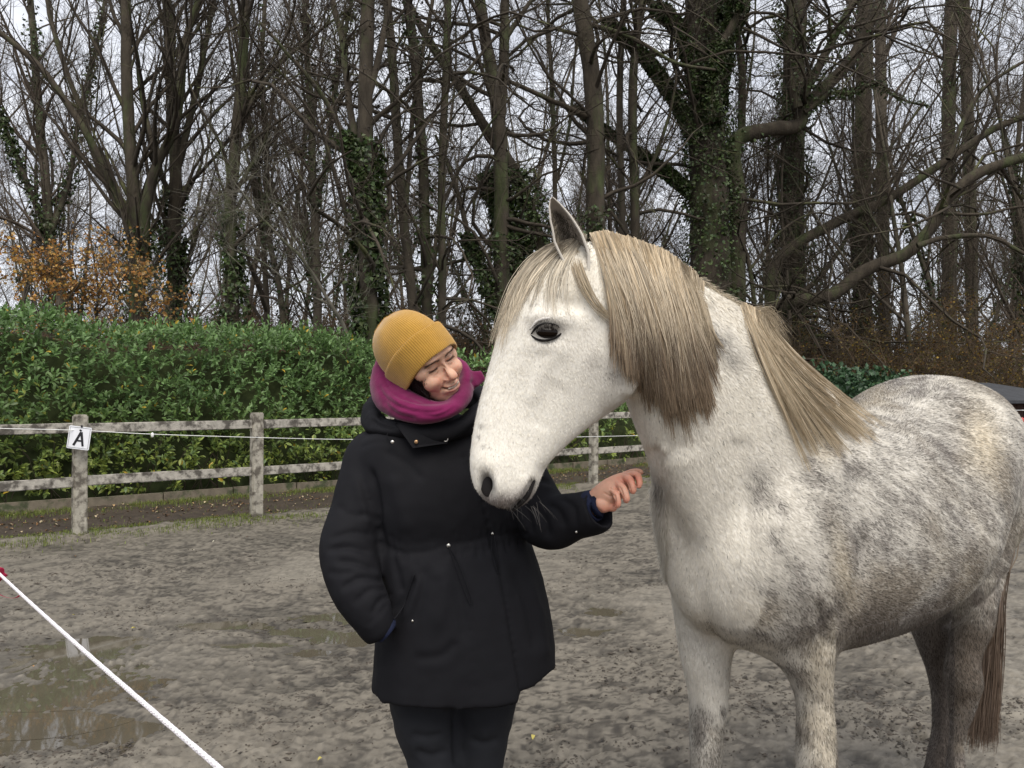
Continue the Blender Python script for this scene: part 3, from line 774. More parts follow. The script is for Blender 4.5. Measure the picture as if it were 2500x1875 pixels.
def branches(stems, style, rg, dens=1.0, tmin=.18, rtw=.0045, zmax=None, ls=1.0):
    """stems: list of (path (K,3), radii (K,)) -> mesh builder with limbs and twigs, plus twig paths"""
    S = STYLE[style]; b = MB(); L1p, L1r = [], []
    for path, rad in stems:
        ln = np.linalg.norm(np.diff(path, axis=0), axis=1).sum(); n = max(2, int(ln * S['l1'] * dens / ls))
        s, d, r, t = spawn(path[None], rad[None], n, tmin, .995, S['a1'], rg, (.25, .55))
        if zmax is not None:
            k = s[:, 2] < zmax; s, d, r = s[k], d[k], r[k]
        n = len(s)
        if not n: continue
        L = ls * rg.uniform(*S['len1'], n) * np.clip(r / .03, .45, 1.25)
        p, rr = grow(s, d, L, np.clip(r, .008, .07), 8, S['w1'], S['tr1'], rg, .22)
        L1p.append(p); L1r.append(rr)
    p1 = np.concatenate(L1p); r1 = np.concatenate(L1r); b.add(*tubes(p1, r1, 4))
    s, d, r, t = spawn(p1, r1, S['l2'], .12, 1, S['a2'], rg)
    L = ls * rg.uniform(*S['len2'], len(s)) * (1.1 - .5 * t)
    p2, r2 = grow(s, d, L, np.clip(r, rtw * 1.3, .02), 5, S['w2'], S['tr2'], rg, .4); b.add(*tubes(p2, r2, 3))
    s, d, r, t = spawn(p2, r2, S['l3'], .1, 1, S['a3'], rg)
    L = ls * rg.uniform(*S['len3'], len(s)) * (1.1 - .4 * t)
    p3, r3 = grow(s, d, L, np.clip(r, rtw, rtw * 1.6), 3, S['w3'], S['tr3'], rg, .45); b.add(*tubes(p3, r3, 3))
    return b, p2, p3

IVY_SH = (np.array([(0, 0, 0), (-.45, .35, .08), (0, 1, -.1), (.45, .35, .08), (0, .4, -.05)]), np.array([(0, 4, 1), (0, 3, 4)]), np.array([(1, 4, 2, 2), (4, 3, 2, 2)]))
IVY_SH = (np.array([(0, 0, 0), (-.45, .4, .1), (0, 1, -.1), (.45, .4, .1)]), np.array([(0, 2, 1), (0, 3, 2)]), np.zeros((0, 4), int))
def ivy_on(stems, n, rg, z0=0, z1=99, spread=.6, size=(.08, .15), tint=1.0):
    Ps = []; n = int(n * 1.5)
    for path, rad in stems:
        k = len(path); t = rg.uniform(0, k - 1.001, n); i = t.astype(int); f = (t - i)[:, None]
        s = path[i] * (1 - f) + path[i + 1] * f; r = rad[i] * (1 - f[:, 0]) + rad[i + 1] * f[:, 0]
        tg = nrm(path[i + 1] - path[i]); perp = nrm(np.cross(tg, rg.normal(size=(n, 3))))
        lump = 1 + .8 * np.maximum(0, vnoise(s * 1.1 + perp * .7, 71))
        q = s + perp * (r * lump + spread * (.05 + .35 * rg.random(n) ** 2) * (.3 + r / .3))[:, None]
        keep = (q[:, 2] > z0) & (q[:, 2] < z1) & (vnoise(s * .9 + perp, 72) > -.35)
        Ps.append(np.hstack([q, perp])[keep])
    A = np.concatenate(Ps); p, o = A[:, :3], A[:, 3:]
    m = len(p); c = np.array((.034, .060, .018)) * rg.uniform(.4, 1.9, (m, 1)) * tint; c[:, 0] += rg.random(m) * .014
    return MB().add(*place_leaves(p, nrm(o * .6 + rg.normal(size=(m, 3)) * .6 + np.array((0, 0, -.5))), nrm(o + rg.normal(size=(m, 3)) * .4 + np.array((0, 0, .5))), rg.uniform(*size, m), IVY_SH, c))

def behind(px, d):
    """push a depth back until that spot lies beyond the hedge"""
    r = (px - 1250) / FPX; t = (FENCE0[0] + 6.3 * N2[0] - r * (FENCE0[1] + 6.3 * N2[1])) / (r * U2[1] - U2[0])
    return max(d, FENCE0[1] + 6.3 * N2[1] + t * U2[1] + (d - 12) * .28) if px > 900 else d
def stem_px(pts, w0, w1, d, rg, ground=True, ext=True, jit=.0, dz=0.0):
    """trunk through pixel points (px,py) at depth d (m); widths in px; starts in the soil; dz = depth change along it"""
    pts = list(pts)
    if ext and pts[-1][1] <= 5:
        a, b = np.array(pts[-2], float), np.array(pts[-1], float); e = b + (b - a) / max(1, abs(b[1] - a[1])) * 420; pts.append(tuple(e))
    n = len(pts); W = [P(p[0], p[1], d + dz * k / max(1, n - 1) + (rg.normal() * jit if k else 0)) for k, p in enumerate(pts)]
    if ground:
        q = W[0].copy(); q[2] = -.25; q[0] += (W[0] - W[1])[0] * .15; W = [q] + W
    K = max(10, 3 * len(W)); path = catmull(W, K); path += np.cumsum(rg.normal(size=path.shape), 0) * .012
    r = np.linspace(w0, w1, K) * .5 * d / FPX
    if ground: r[0] *= 1.5; r[1] *= 1.12
    return path, r

def bark_tube(stems, sides=12, rough=.12):
    b = MB()
    for path, rad in stems:
        k = min(len(path) * 3, 60); pr = catmull(np.hstack([path, rad[:, None]]), k); sd = sides if rad.max() > .08 else 7
        V, F = tubes(pr[:, :3], pr[None, :, 3], sd)
        c = np.repeat(pr[:, :3], sd, 0); o = V - c; V = c + o * (1 + rough * fbm(V * np.array((3, 3, .8)) * 2, 3, 5))[:, None]
        b.add(V, F)
    return b

DENS = .66
def tree(name, label, stems, style, seed, ivy=0, dens=1.0, tmin=.18, far=False, pale=False, group=None, leaves=None, ivyz=(0, 99), zmax=None, cat='tree', ivyspread=.6, rtw=.0045):
    rg = np.random.default_rng(seed)
    base = stems[0][0][0]
    root = empty(name, (base[0], base[1], 0), label, cat, group)
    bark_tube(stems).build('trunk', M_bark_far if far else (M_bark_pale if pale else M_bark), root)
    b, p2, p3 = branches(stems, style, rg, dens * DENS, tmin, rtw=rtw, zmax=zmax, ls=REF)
    b.build('crown', M_branch_far if far else (M_bark_pale if pale else M_branch), root)
    if ivy:
        o = ivy_on(stems, ivy, rg, *ivyz, spread=ivyspread).build('ivy', M_ivy, root, smooth=False); o['kind'] = 'stuff'
    if leaves:
        n, col, size = leaves
        tip = p3.reshape(-1, 3); q = tip[rg.integers(0, len(tip), n)] + rg.normal(size=(n, 3)) * .03
        c = np.array(col)[rg.integers(0, len(col), n)] * rg.uniform(.6, 1.4, (n, 1))
        o = MB().add(*place_leaves(q, nrm(rg.normal(size=(n, 3)) + np.array((0, 0, -.6))), rg.normal(size=(n, 3)), rg.uniform(*size, n), IVY_SH, c)).build('leaves', M_autumn, root, smooth=False); o['kind'] = 'stuff'
    return root

rg = np.random.default_rng(100)
REF = 1.0
def SX(pts, w0, w1, d, ref=None, **k):
    global REF
    if k.get('ground', True): REF = behind(pts[0][0], d) / d
    return stem_px(pts, w0, w1, d * REF, rg, **k)

# ---- left: tall forked poplars
tree('poplar_tree', 'bare tree at the left edge whose long limb leans out to the left', [SX([(150, 760), (123, 590), (108, 420), (87, 180), (70, 0)], 30, 12, 27), SX([(123, 590), (60, 430), (10, 300), (-60, 150)], 16, 7, 27, ground=False, dz=-1), SX([(125, 570), (170, 420), (190, 300), (230, 120), (250, 0)], 14, 6, 27, ground=False, dz=1)], 'poplar', 1, ivy=900, far=True, dens=.9)
tree('poplar_tree', 'bare multi-stemmed tree forking low above the orange leaves', [SX([(333, 760), (328, 620), (318, 460), (307, 250), (303, 0)], 42, 20, 22), SX([(322, 540), (276, 455), (215, 325), (102, 160), (0, 75), (-80, 40)], 22, 10, 22, ground=False, dz=-1.5),
      SX([(330, 560), (250, 430), (190, 250), (130, 60), (100, -60)], 17, 8, 22, ground=False, dz=1.2), SX([(352, 620), (362, 500), (389, 400), (440, 287), (461, 102), (491, 0)], 27, 13, 22, ground=False, dz=-1), SX([(389, 400), (350, 250), (330, 110), (290, 0)], 14, 7, 22, ground=False, dz=1)], 'poplar', 2, ivy=1500, ivyz=(0, 6), dens=.8)
tree('ivy_clad_tree', 'ivy-darkened trunk just right of the orange leaves', [SX([(425, 760), (425, 560), (428, 420), (415, 200), (405, 0)], 40, 18, 24), SX([(428, 430), (470, 250), (500, 100), (520, 0)], 18, 9, 24, ground=False, dz=1)], 'poplar', 3, ivy=5200, ivyz=(0, 7.5), dens=.9)
tree('poplar_tree', 'tall tree with one long branch curving off to the right, above the hedge middle', [SX([(565, 760), (560, 563), (568, 410), (580, 250), (594, 51), (598, 0)], 36, 17, 21), SX([(574, 320), (640, 205), (700, 130), (790, 60), (860, 10)], 12, 5, 21, ground=False, dz=-1), SX([(560, 500), (600, 420), (650, 330), (670, 200)], 13, 6, 21, ground=False, dz=.6)], 'poplar', 4, ivy=4200, ivyz=(0, 6.3), dens=1.0)
tree('slender_tree', 'slender bare tree leaning left behind the hedge, left of the hat', [SX([(690, 760), (655, 560), (650, 380), (640, 160), (645, 0)], 16, 9, 25)], 'thin', 5, ivy=500, far=True)
tree('slender_tree', 'straight slim tree with pale bark midway between hedge middle and hat', [SX([(775, 780), (768, 560), (760, 380), (750, 180), (740, 0)], 24, 12, 24), SX([(768, 520), (800, 380), (820, 220), (850, 40), (860, 0)], 13, 7, 24, ground=False)], 'poplar', 6, ivy=600, far=True)
tree('pale_leaning_tree', 'small pale leafless tree leaning left over the hedge', [SX([(850, 860), (800, 740), (735, 640), (655, 560), (560, 445)], 13, 4, 14.8, dz=-.8), SX([(800, 740), (720, 700), (640, 640), (545, 600)], 6, 2.5, 14.8, ground=False, dz=-.6), SX([(770, 690), (700, 560), (640, 470)], 5, 2.5, 14.8, ground=False)], 'thin', 7, pale=True, dens=1.0, tmin=.3, leaves=None)
# ---- centre
tree('alder_tree', 'dark ivy-covered tree with cone clusters rising directly above the mustard hat', [SX([(900, 830), (895, 600), (890, 400), (893, 200), (900, 0)], 48, 30, 17.5), SX([(890, 420), (860, 280), (840, 120), (815, 0)], 20, 12, 17.5, ground=False, dz=1), SX([(892, 470), (850, 350), (800, 250), (720, 150), (640, 60)], 17, 6, 17.5, ground=False, dz=-1.5), SX([(895, 260), (930, 120), (950, 0)], 18, 12, 17.5, ground=False)], 'oak', 8, ivy=7500, ivyz=(0, 7.0), leaves=(1500, [(.03, .022, .016)], (.05, .09)), dens=.75)
tree('lichen_tree', 'slim grey-barked tree, leftmost of the three close together right of the hat', [SX([(1015, 860), (1005, 720), (985, 500), (965, 200), (950, 0)], 27, 20, 15.5), SX([(990, 560), (1000, 330), (1020, 180), (1055, 0)], 14, 9, 15.5, ground=False, dz=1)], 'oak', 9, dens=.8, tmin=.25)
tree('lichen_tree', 'slim grey-barked tree, the middle one of the three right of the hat', [SX([(1050, 860), (1043, 700), (1032, 400), (1010, 150), (990, 0)], 28, 22, 16.2)], 'oak', 10, ivy=700, dens=.8, tmin=.25)
tree('lichen_tree', 'slim grey-barked tree, rightmost of the three right of the hat', [SX([(1083, 860), (1080, 700), (1080, 450), (1092, 150), (1096, 0)], 22, 16, 15.0), SX([(1081, 500), (1130, 400), (1200, 300), (1260, 210)], 9, 4, 15.0, ground=False, dz=-1)], 'oak', 11, dens=.8, tmin=.25)
tree('forked_tree', 'ivy-draped tree forking into a V high above the horse muzzle', [SX([(1225, 800), (1222, 600), (1220, 420), (1215, 300), (1190, 120), (1172, 0)], 42, 26, 19), SX([(1217, 320), (1228, 180), (1236, 60), (1238, 0)], 28, 20, 19, ground=False), SX([(1236, 90), (1270, 40), (1300, 0)], 14, 9, 19, ground=False), SX([(1225, 780), (1150, 600), (1110, 450), (1060, 330)], 18, 7, 19, ground=False)], 'oak', 12, ivy=3500, ivyz=(0, 6), dens=.7)
tree('leaning_ivy_tree', 'leaning trunk smothered in dark ivy just left of the horse ear', [SX([(1345, 800), (1318, 600), (1261, 435), (1200, 333), (1133, 230), (1050, 100), (1000, 0)], 38, 14, 18), SX([(1270, 760), (1262, 640), (1230, 520), (1190, 420)], 26, 8, 18, ground=False)], 'oak', 13, ivy=9000, ivyz=(0, 8), dens=.6, ivyspread=1.3)
tree('slender_tree', 'thin bare stem standing directly behind the tip of the horse ear', [SX([(1354, 820), (1353, 500), (1350, 300), (1340, 120), (1335, 0)], 14, 9, 26), SX([(1353, 460), (1390, 300), (1400, 150), (1420, 0)], 8, 5, 26, ground=False)], 'thin', 14, far=True)
tree('ivy_clad_tree', 'straight ivy-clad trunk right of the horse ear', [SX([(1458, 830), (1456, 560), (1450, 300), (1436, 150), (1410, 0)], 48, 40, 16.5), SX([(1448, 290), (1380, 262), (1328, 240), (1246, 200), (1133, 138), (1060, 110)], 15, 6, 16.5, ground=False, dz=-1.5), SX([(1440, 60), (1540, 90), (1640, 150), (1740, 170)], 13, 6, 16.5, ground=False, dz=-1)], 'oak', 15, ivy=6500, ivyz=(1.5, 7), dens=.85, ivyspread=.45)
tree('slender_tree', 'plain straight trunk above the front of the horse mane', [SX([(1520, 830), (1517, 560), (1512, 250), (1520, 0)], 20, 14, 24)], 'thin', 16, far=True)
tree('dark_forked_tree', 'dark trunk with crooked side limbs above the horse mane', [SX([(1555, 830), (1553, 560), (1548, 300), (1560, 100), (1575, 0)], 26, 18, 20), SX([(1553, 470), (1600, 380), (1640, 260), (1655, 120)], 11, 6, 20, ground=False), SX([(1552, 600), (1480, 500), (1420, 420)], 10, 5, 20, ground=False)], 'oak', 17, dens=.7)
# ---- right: two big ivy-clad oaks with sweeping limbs
tree('oak_tree', 'massive ivy-covered oak behind the horse neck, thickest trunk in the wood', [SX([(1738, 900), (1733, 620), (1728, 420), (1722, 250), (1712, 0)], 112, 70, 15.5), SX([(1728, 330), (1700, 200), (1668, 90), (1623, 28), (1560, -10)], 24, 13, 15.3, ground=False, dz=-.8), SX([(1745, 300), (1738, 160), (1790, 50), (1800, 10), (1775, -60)], 30, 20, 15.0, ground=False, dz=-.3), SX([(1700, 330), (1640, 230), (1560, 130), (1480, 60)], 24, 10, 15.5, ground=False, dz=-1.5), SX([(1740, 260), (1758, 120), (1765, 0)], 42, 34, 15.6, ground=False), SX([(1690, 470), (1600, 400), (1500, 330), (1400, 260)], 17, 6, 15.5, ground=False, dz=1.5)], 'oak', 18, ivy=7500, dens=.75, ivyspread=.35)
tree('oak_tree', 'oak with a thick crooked elbow limb right of the massive oak', [SX([(1800, 900), (1795, 640), (1800, 500), (1790, 355), (1863, 320), (1943, 309), (1962, 265), (2058, 170), (2105, 100), (2150, 0)], 48, 22, 15.0), SX([(1950, 262), (1928, 180), (1926, 90), (1932, 0)], 24, 18, 14.8, ground=False), SX([(1962, 235), (2020, 120), (2086, 0)], 22, 16, 14.8, ground=False, dz=-.5), SX([(1965, 275), (2030, 232), (2085, 228), (2150, 205), (2200, 240), (2280, 260)], 13, 5, 14.8, ground=False, dz=-1), SX([(1810, 350), (1815, 180), (1800, 60), (1830, 0)], 20, 14, 15.6, ground=False)], 'oak', 19, ivy=350, dens=.8, tmin=.35)
tree('ivy_clad_tree', 'ivy-thick trunk rising behind the end of the horse mane', [SX([(1945, 900), (1940, 640), (1938, 420), (1940, 150), (1945, 0)], 62, 50, 17.5)], 'oak', 20, ivy=7500, dens=.7, ivyspread=.5)
tree('spreading_oak_tree', 'low spreading oak limb sweeping up to the right edge above the horse back', [SX([(1860, 900), (1880, 800), (1920, 742), (2029, 721), (2115, 658), (2218, 618), (2287, 550), (2321, 487), (2390, 424), (2500, 383), (2620, 360)], 40, 22, 13.8, dz=-1.2), SX([(1880, 800), (1898, 640), (2046, 544), (2172, 487), (2316, 389), (2440, 310), (2560, 270)], 30, 14, 14.2, ground=False, dz=.8), SX([(2240, 600), (2330, 578), (2420, 580), (2500, 620), (2580, 660)], 14, 7, 13.0, ground=False, dz=-.6), SX([(2300, 520), (2400, 520), (2500, 500), (2600, 520)], 9, 5, 13.2, ground=False, dz=.5), SX([(1890, 760), (1990, 690), (2080, 560), (2150, 400), (2260, 250)], 15, 6, 14.4, ground=False, dz=1), SX([(2316, 389), (2350, 300), (2400, 220), (2500, 150), (2600, 120)], 13, 6, 14, ground=False, dz=.3)], 'oak', 21, ivy=500, ivyz=(0, 3), dens=1.25, tmin=.1, rtw=.004)
tree('ivy_clad_tree', 'tall straight ivy-sleeved trunk above the middle of the horse back', [SX([(2108, 930), (2105, 620), (2103, 350), (2108, 0)], 44, 36, 18.5)], 'poplar', 22, ivy=5500, ivyz=(3.4, 12), dens=.8, ivyspread=.4)
tree('straight_tree', 'straight bare trunk just right of the ivy-sleeved one above the horse back', [SX([(2160, 930), (2158, 600), (2156, 300), (2152, 0)], 30, 24, 21)], 'poplar', 23, dens=.9, far=True)
tree('straight_tree', 'straight bare trunk above the horse rump, left one of a pair', [SX([(2318, 930), (2316, 600), (2312, 300), (2318, 0)], 36, 28, 20)], 'poplar', 24, ivy=1200, dens=.9)
tree('straight_tree', 'straight bare trunk above the horse rump, right one of a pair', [SX([(2372, 930), (2368, 600), (2360, 300), (2352, 0)], 30, 26, 20.5)], 'poplar', 25, dens=.9)
tree('slender_tree', 'slender branching tree at the right edge above the shed', [SX([(2490, 930), (2484, 620), (2478, 480), (2490, 300), (2520, 100)], 16, 9, 19)], 'oak', 26, dens=1.1, tmin=.1)
tree('fine_tree', 'fine twiggy tree low over the horse neck with mossy drooping twigs', [SX([(1850, 900), (1845, 780), (1830, 660), (1800, 560)], 16, 9, 12.8), SX([(1830, 660), (1910, 560), (2000, 520), (2110, 560)], 8, 3, 12.8, ground=False), SX([(1840, 740), (1790, 680), (1770, 600), (1740, 540)], 8, 3, 12.8, ground=False), SX([(1840, 700), (1940, 700), (2040, 740), (2120, 730)], 7, 3, 12.6, ground=False)], 'oak', 27, dens=1.4, tmin=.1, rtw=.0035)

# ---- the crowd of farther trees: a few kinds, copied
def free_tree(h, r, style, seed, forks=2, dens=.8, ivy=0, far=True):
    rg = np.random.default_rng(seed)
    p, rr = grow(np.array([(0, 0, -.2)]), np.array([(rg.normal() * .06, rg.normal() * .06, 1)]), np.array([h]), np.array([r]), 16, .035, .04, rg, .22)
    stems = [(p[0], rr[0])]
    for k in range(forks):
        i = rg.integers(3, 9); q, r2 = grow(p[0][i][None], np.array([(rg.normal() * .5, rg.normal() * .5, 1)]), np.array([h * rg.uniform(.4, .7)]), np.array([rr[0][i] * .65]), 12, .05, .07, rg, .2)
        stems.append((q[0], r2[0]))
    root = empty('woodland_tree', (0, 0, 0), cat='tree')
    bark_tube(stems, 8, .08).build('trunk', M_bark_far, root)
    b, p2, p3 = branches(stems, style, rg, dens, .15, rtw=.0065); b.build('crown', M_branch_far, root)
    if ivy: o = ivy_on(stems[:1], ivy, rg, 0, h * .6, spread=.9, size=(.09, .16)).build('ivy', M_ivy, root, smooth=False); o['kind'] = 'stuff'
    return root
LAND = [(-480, 'beyond the left edge'), (-250, 'just beyond the left edge'), (2760, 'beyond the right edge'), (-50, 'left of the orange leaves'), (60, 'above the leftmost orange leaves'), (170, 'above the middle orange leaves'), (290, 'above the rightmost orange leaves'), (420, 'right of the orange leaves'), (540, 'over the second fence post'), (650, 'right of the second fence post'), (760, 'just left of the hat'), (870, 'over the back of the hat'), (980, 'over the crown of the hat'), (1080, 'over the hat brim'), (1180, 'between the hat and the horse ear'), (1290, 'just left of the horse ear'), (1390, 'over the horse ear'),
        (1490, 'over the poll of the horse'), (1590, 'over the mane'), (1700, 'over the neck crest'), (1810, 'over the neck base'), (1920, 'over the withers'), (2020, 'over the dipped back'), (2120, 'over the loins'), (2220, 'over the rump top'), (2330, 'over the sloping rump'), (2430, 'over the shed'), (2560, 'at the right edge')]
def landmark(px): return min(LAND, key=lambda a: abs(a[0] - px))[1]
KINDS_ = ['three-forked woodland tree', 'ivy-footed woodland tree', 'many-stemmed woodland tree', 'slight woodland tree', 'crooked woodland tree']
protos = [free_tree(17, .125, 'poplar', 201, 3, .32), free_tree(15, .10, 'poplar', 202, 2, .32, ivy=1500), free_tree(16, .11, 'poplar', 203, 4, .28), free_tree(13, .09, 'thin', 204, 2, .6), free_tree(14, .11, 'oak', 205, 3, .28, ivy=900)]
rg = np.random.default_rng(77)
def copy_tree(root, loc, rz, s):
    r = root.copy(); COL.objects.link(r); r.location = loc; r.rotation_euler = (0, 0, rz); r.scale = (s, s, s)
    for c in root.children:
        k = c.copy(); COL.objects.link(k); k.parent = r
    return r
k = 0
for row, (d0, d1, stepx) in enumerate(((26, 31, 230), (32, 41, 105), (44, 60, 75))):
    px = -560 + rg.uniform(0, 40)
    while px < 2900:
        d = rg.uniform(d0, d1); x = (px - 1250) / FPX * d; s = rg.uniform(.75, 1.15) * (1 + .12 * row) * (1.0 if px < 1900 else .95)
        kid = int(rg.integers(0, len(protos))); r = protos[k] if k < len(protos) else copy_tree(protos[kid], (0, 0, 0), 0, 1)
        r.location = (x, d, -.1); r.rotation_euler = (rg.normal() * .03, rg.normal() * .04, rg.uniform(0, 6.28)); r.scale = (s, s, s)
        rown = ('nearest rank', 'second rank', 'deepest rank')[row]
        ki = protos.index(r) if r in protos else kid
        lab = 'bare ' + KINDS_[ki] + ' of the ' + rown + ', ' + landmark(px)
        tag(r, lab, 'tree', lab)
        px += stepx * rg.uniform(.55, 1.45); k += 1

# ---- brush thickets closing the gaps near the ground
def brush(seed, leaves=None, h=3.0, n=16):
    rg = np.random.default_rng(seed); a = rg.uniform(0, 6.28, n)
    p, rr = grow(np.stack([np.cos(a) * .5 * rg.random(n), np.sin(a) * .5 * rg.random(n), -.1 + 0 * a], -1), np.stack([np.cos(a) * .5, np.sin(a) * .5, 1 + 0 * a], -1), rg.uniform(.6, 1.1, n) * h, np.full(n, .016), 10, .10, .03, rg, .35)
    root = empty('brush_thicket', (0, 0, 0), cat='shrub')
    b, p2, p3 = branches([(p[i], rr[i]) for i in range(n)], 'brush', rg, .42, .05, rtw=.005)
    b.add(*tubes(p, rr, 4)); b.build('branches', M_brush, root)
    if leaves:
        m, col, size = leaves; tip = p3.reshape(-1, 3); q = tip[rg.integers(0, len(tip), m)] + rg.normal(size=(m, 3)) * .04
        c = np.array(col)[rg.integers(0, len(col), m)] * rg.uniform(.5, 1.4, (m, 1))
        o = MB().add(*place_leaves(q, nrm(rg.normal(size=(m, 3)) + np.array((0, 0, -.5))), rg.normal(size=(m, 3)), rg.uniform(*size, m), IVY_SH, c)).build('leaves', M_autumn, root, smooth=False); o['kind'] = 'stuff'
    return root
bp = [brush(301), brush(302, (900, [(.14, .08, .035), (.10, .06, .03), (.2, .11, .04)], (.05, .09))), brush(303, (1400, [(.02, .035, .012), (.03, .05, .018)], (.06, .11)))]
by = brush(304, (3000, [(.24, .16, .03), (.14, .105, .03), (.10, .09, .026), (.16, .08, .022)], (.045, .085)), 4.8)
used = [False] * 4
rg = np.random.default_rng(78)
def put_brush(i, px, d, s, lab, grp):
    src = (bp + [by])[i]
    r = src if not used[i] else copy_tree(src, (0, 0, 0), 0, 1); used[i] = True
    r.location = ((px - 1250) / FPX * d, d, -.12); r.rotation_euler = (0, 0, rg.uniform(0, 6.28)); r.scale = (s, s, s * rg.uniform(.85, 1.2)); tag(r, lab, 'shrub', grp)
for (d0, d1, st, smin, smax) in ((16.5, 20, 70, .6, .95), (20, 26, 42, .8, 1.2), (27, 34, 34, 1.0, 1.5), (36, 46, 34, 1.3, 2.1)):
    px = -420
    while px < 2800:
        d = rg.uniform(d0, d1); x = (px - 1250) / FPX * d
        if (x - FENCE0[0]) * N2[0] + (d - FENCE0[1]) * N2[1] > 5.6:
            where = 'left of the woman' if px < 850 else ('between the woman and the horse mane' if px < 1600 else 'behind the horse back')
            i = int(rg.choice([0, 1, 2], p=[.48, .34, .18]))
            lab = ('bare brown thicket ', 'rusty thicket ', 'thicket with dark ivy ')[i] + ('in front ' if d < 20.5 else 'midway back ' if d < 27 else 'far back ' if d < 36 else 'deepest ') + landmark(px); put_brush(i, px, d, rg.uniform(smin, smax), lab, lab)
        px += st * rg.uniform(.6, 1.4)
for (px, d, s, lab) in ((1990, 27, .9, 'golden-leaved shrub seen left of the ivy-sleeved trunk'), (2060, 30, 1.1, 'golden-leaved shrub behind the ivy-sleeved trunk'), (2190, 26, 1.15, 'tallest golden-leaved shrub above the middle of the horse back'), (2250, 31, 1.2, 'golden-leaved shrub left of the pair of straight trunks'), (2430, 27, 1.0, 'golden-leaved shrub behind the shed'), (2490, 25, 1.0, 'golden-leaved shrub at the right edge over the shed'), (2340, 29, .9, 'golden-leaved shrub between the pair of straight trunks'), (960, 30, .7, 'yellowish shrub just above the hat')):
    put_brush(3, px, d, s, lab, None)
# orange-leaved small tree standing in the hedge at the left
def autumn(px, top, d, seed, n, lab):
    st = [SX([(px, 800), (px + 8, 720), (px - 5, top)], 9, 4, d), SX([(px, 760), (px - 60, 690), (px - 90, top + 40)], 5, 3, d, ground=False), SX([(px, 770), (px + 50, 700), (px + 80, top + 60)], 5, 3, d, ground=False)]
    return tree('autumn_tree', lab, st, 'brush', seed, dens=.7, tmin=.3, leaves=(n, [(.42, .22, .05), (.50, .31, .08), (.38, .17, .04), (.50, .34, .16), (.30, .15, .05)], (.035, .075)), rtw=.004)
autumn(130, 620, 14.2, 401, 1700, 'orange-leaved small tree at the far left above the hedge')
autumn(235, 580, 14.8, 402, 900, 'taller orange-leaved tree beside the far left one, thinner leaves')
autumn(320, 690, 13.6, 403, 700, 'low orange-leaved tree right of the other two above the hedge')

# dark green hedge growth behind the horse back
for (px, d, w, h, lab) in ((1975, 21.5, 2.2, 2.3, 'dark green bush behind the mane end, left of the horse back'), (2120, 23, 2.0, 2.2, 'dark green bush rising behind the dip of the horse back')):
    rg = np.random.default_rng(int(px)); n = 5200; a = rg.normal(size=(n, 3)); a = nrm(a) * (rg.random((n, 1)) ** .35); q = a * np.array((w, 1.0, h * .62)) + P(px, 967, d) * np.array((1, 1, 0)) + np.array((0, 0, h * .42)); q = q[q[:, 2] > 0]; q += .15 * nrm(rg.normal(size=q.shape)); m = len(q)
    c = np.array((.03, .065, .028)) * rg.uniform(.5, 1.7, (m, 1))
    root = empty('evergreen_bush', (P(px, 967, d)[0], d, 0), lab, 'bush')
    o = MB().add(*place_leaves(q, nrm(rg.normal(size=(m, 3)) + np.array((0, 0, .6))), nrm(rg.normal(size=(m, 3)) + np.array((0, -.3, 1))), rg.uniform(.10, .17, m), IVY_SH, c)).build('foliage', M_ivy, root, smooth=False); o['kind'] = 'stuff'

# ------------------------------------------------------------------ shed and wires at the right edge
M_roof = material('shed_roof', (0.045, 0.047, 0.052), rough=.8, vary=.2, scale=6, bump=.2, bscale=80)
M_wood = material('shed_wood', (0.045, 0.024, 0.018), rough=.8, vary=.3, scale=4, stretch=(1, 1, .3), bump=.2, bscale=40)
c = P(2415, 967, 19.5); cx, cy = c[0], c[1] + 1.2
shed = empty('garden_shed', (cx, cy, 0), 'dark wooden shed with a grey felt roof behind the horse rump', 'shed')
A = rot('Z', 12)
for sx in (-1, 1):
    for k in range(15):
        b = MB(); b.box((sx * 1.75, -1.4 + k * .2, .66), (.03, .19, 1.30)); V, F, C_ = b.arrays(); mobj('board', V @ A.T + (cx, cy, 0), F, M_wood, shed, smooth=False)
for k in range(18):
    b = MB(); b.box((-1.66 + k * .195, -1.5, .66), (.185, .03, 1.30)); V, F, C_ = b.arrays(); mobj('board', V @ A.T + (cx, cy, 0), F, M_wood, shed, smooth=False)
b = MB(); b.box((0, 0, .64), (3.3, 2.8, 1.28)); V, F, C_ = b.arrays(); mobj('wall', V @ A.T + (cx, cy, 0), F, M_wood, shed, smooth=False)
b = MB(); e = .28
v = np.array([(-2 - e, -1.6 - e, 1.40), (2 + e, -1.6 - e, 1.40), (2 + e, 1.6 + e, 1.40), (-2 - e, 1.6 + e, 1.40), (-.8, 0, 1.84), (.8, 0, 1.84)])
v2 = v - (0, 0, .07)
b.add(np.vstack([v, v2[:4]]), [np.array([(0, 1, 5, 4), (2, 3, 4, 5), (6, 7, 1, 0), (7, 8, 2, 1), (8, 9, 3, 2), (9, 6, 0, 3), (9, 8, 7, 6)]), np.array([(1, 2, 5), (3, 0, 4)])])
V, F, C_ = b.arrays(); mobj('roof', V @ A.T + (cx, cy, 0), F, M_roof, shed, smooth=False)
b = MB(); b.box((-.9, -1.53, .66), (.75, .03, 1.2)); V, F, C_ = b.arrays(); mobj('door', V @ A.T + (cx, cy, 0), F, material('shed_door', (.09, .045, .03), rough=.8), shed, smooth=False)
M_post = material('grey_post', (.22, .22, .21), rough=.8, vary=.3, scale=20, bump=.3)
ef = empty('wire_fence', P(2488, 967, 10) * np.array((1, 1, 0)), 'grey post with three white electric wires at the right edge', 'fence')
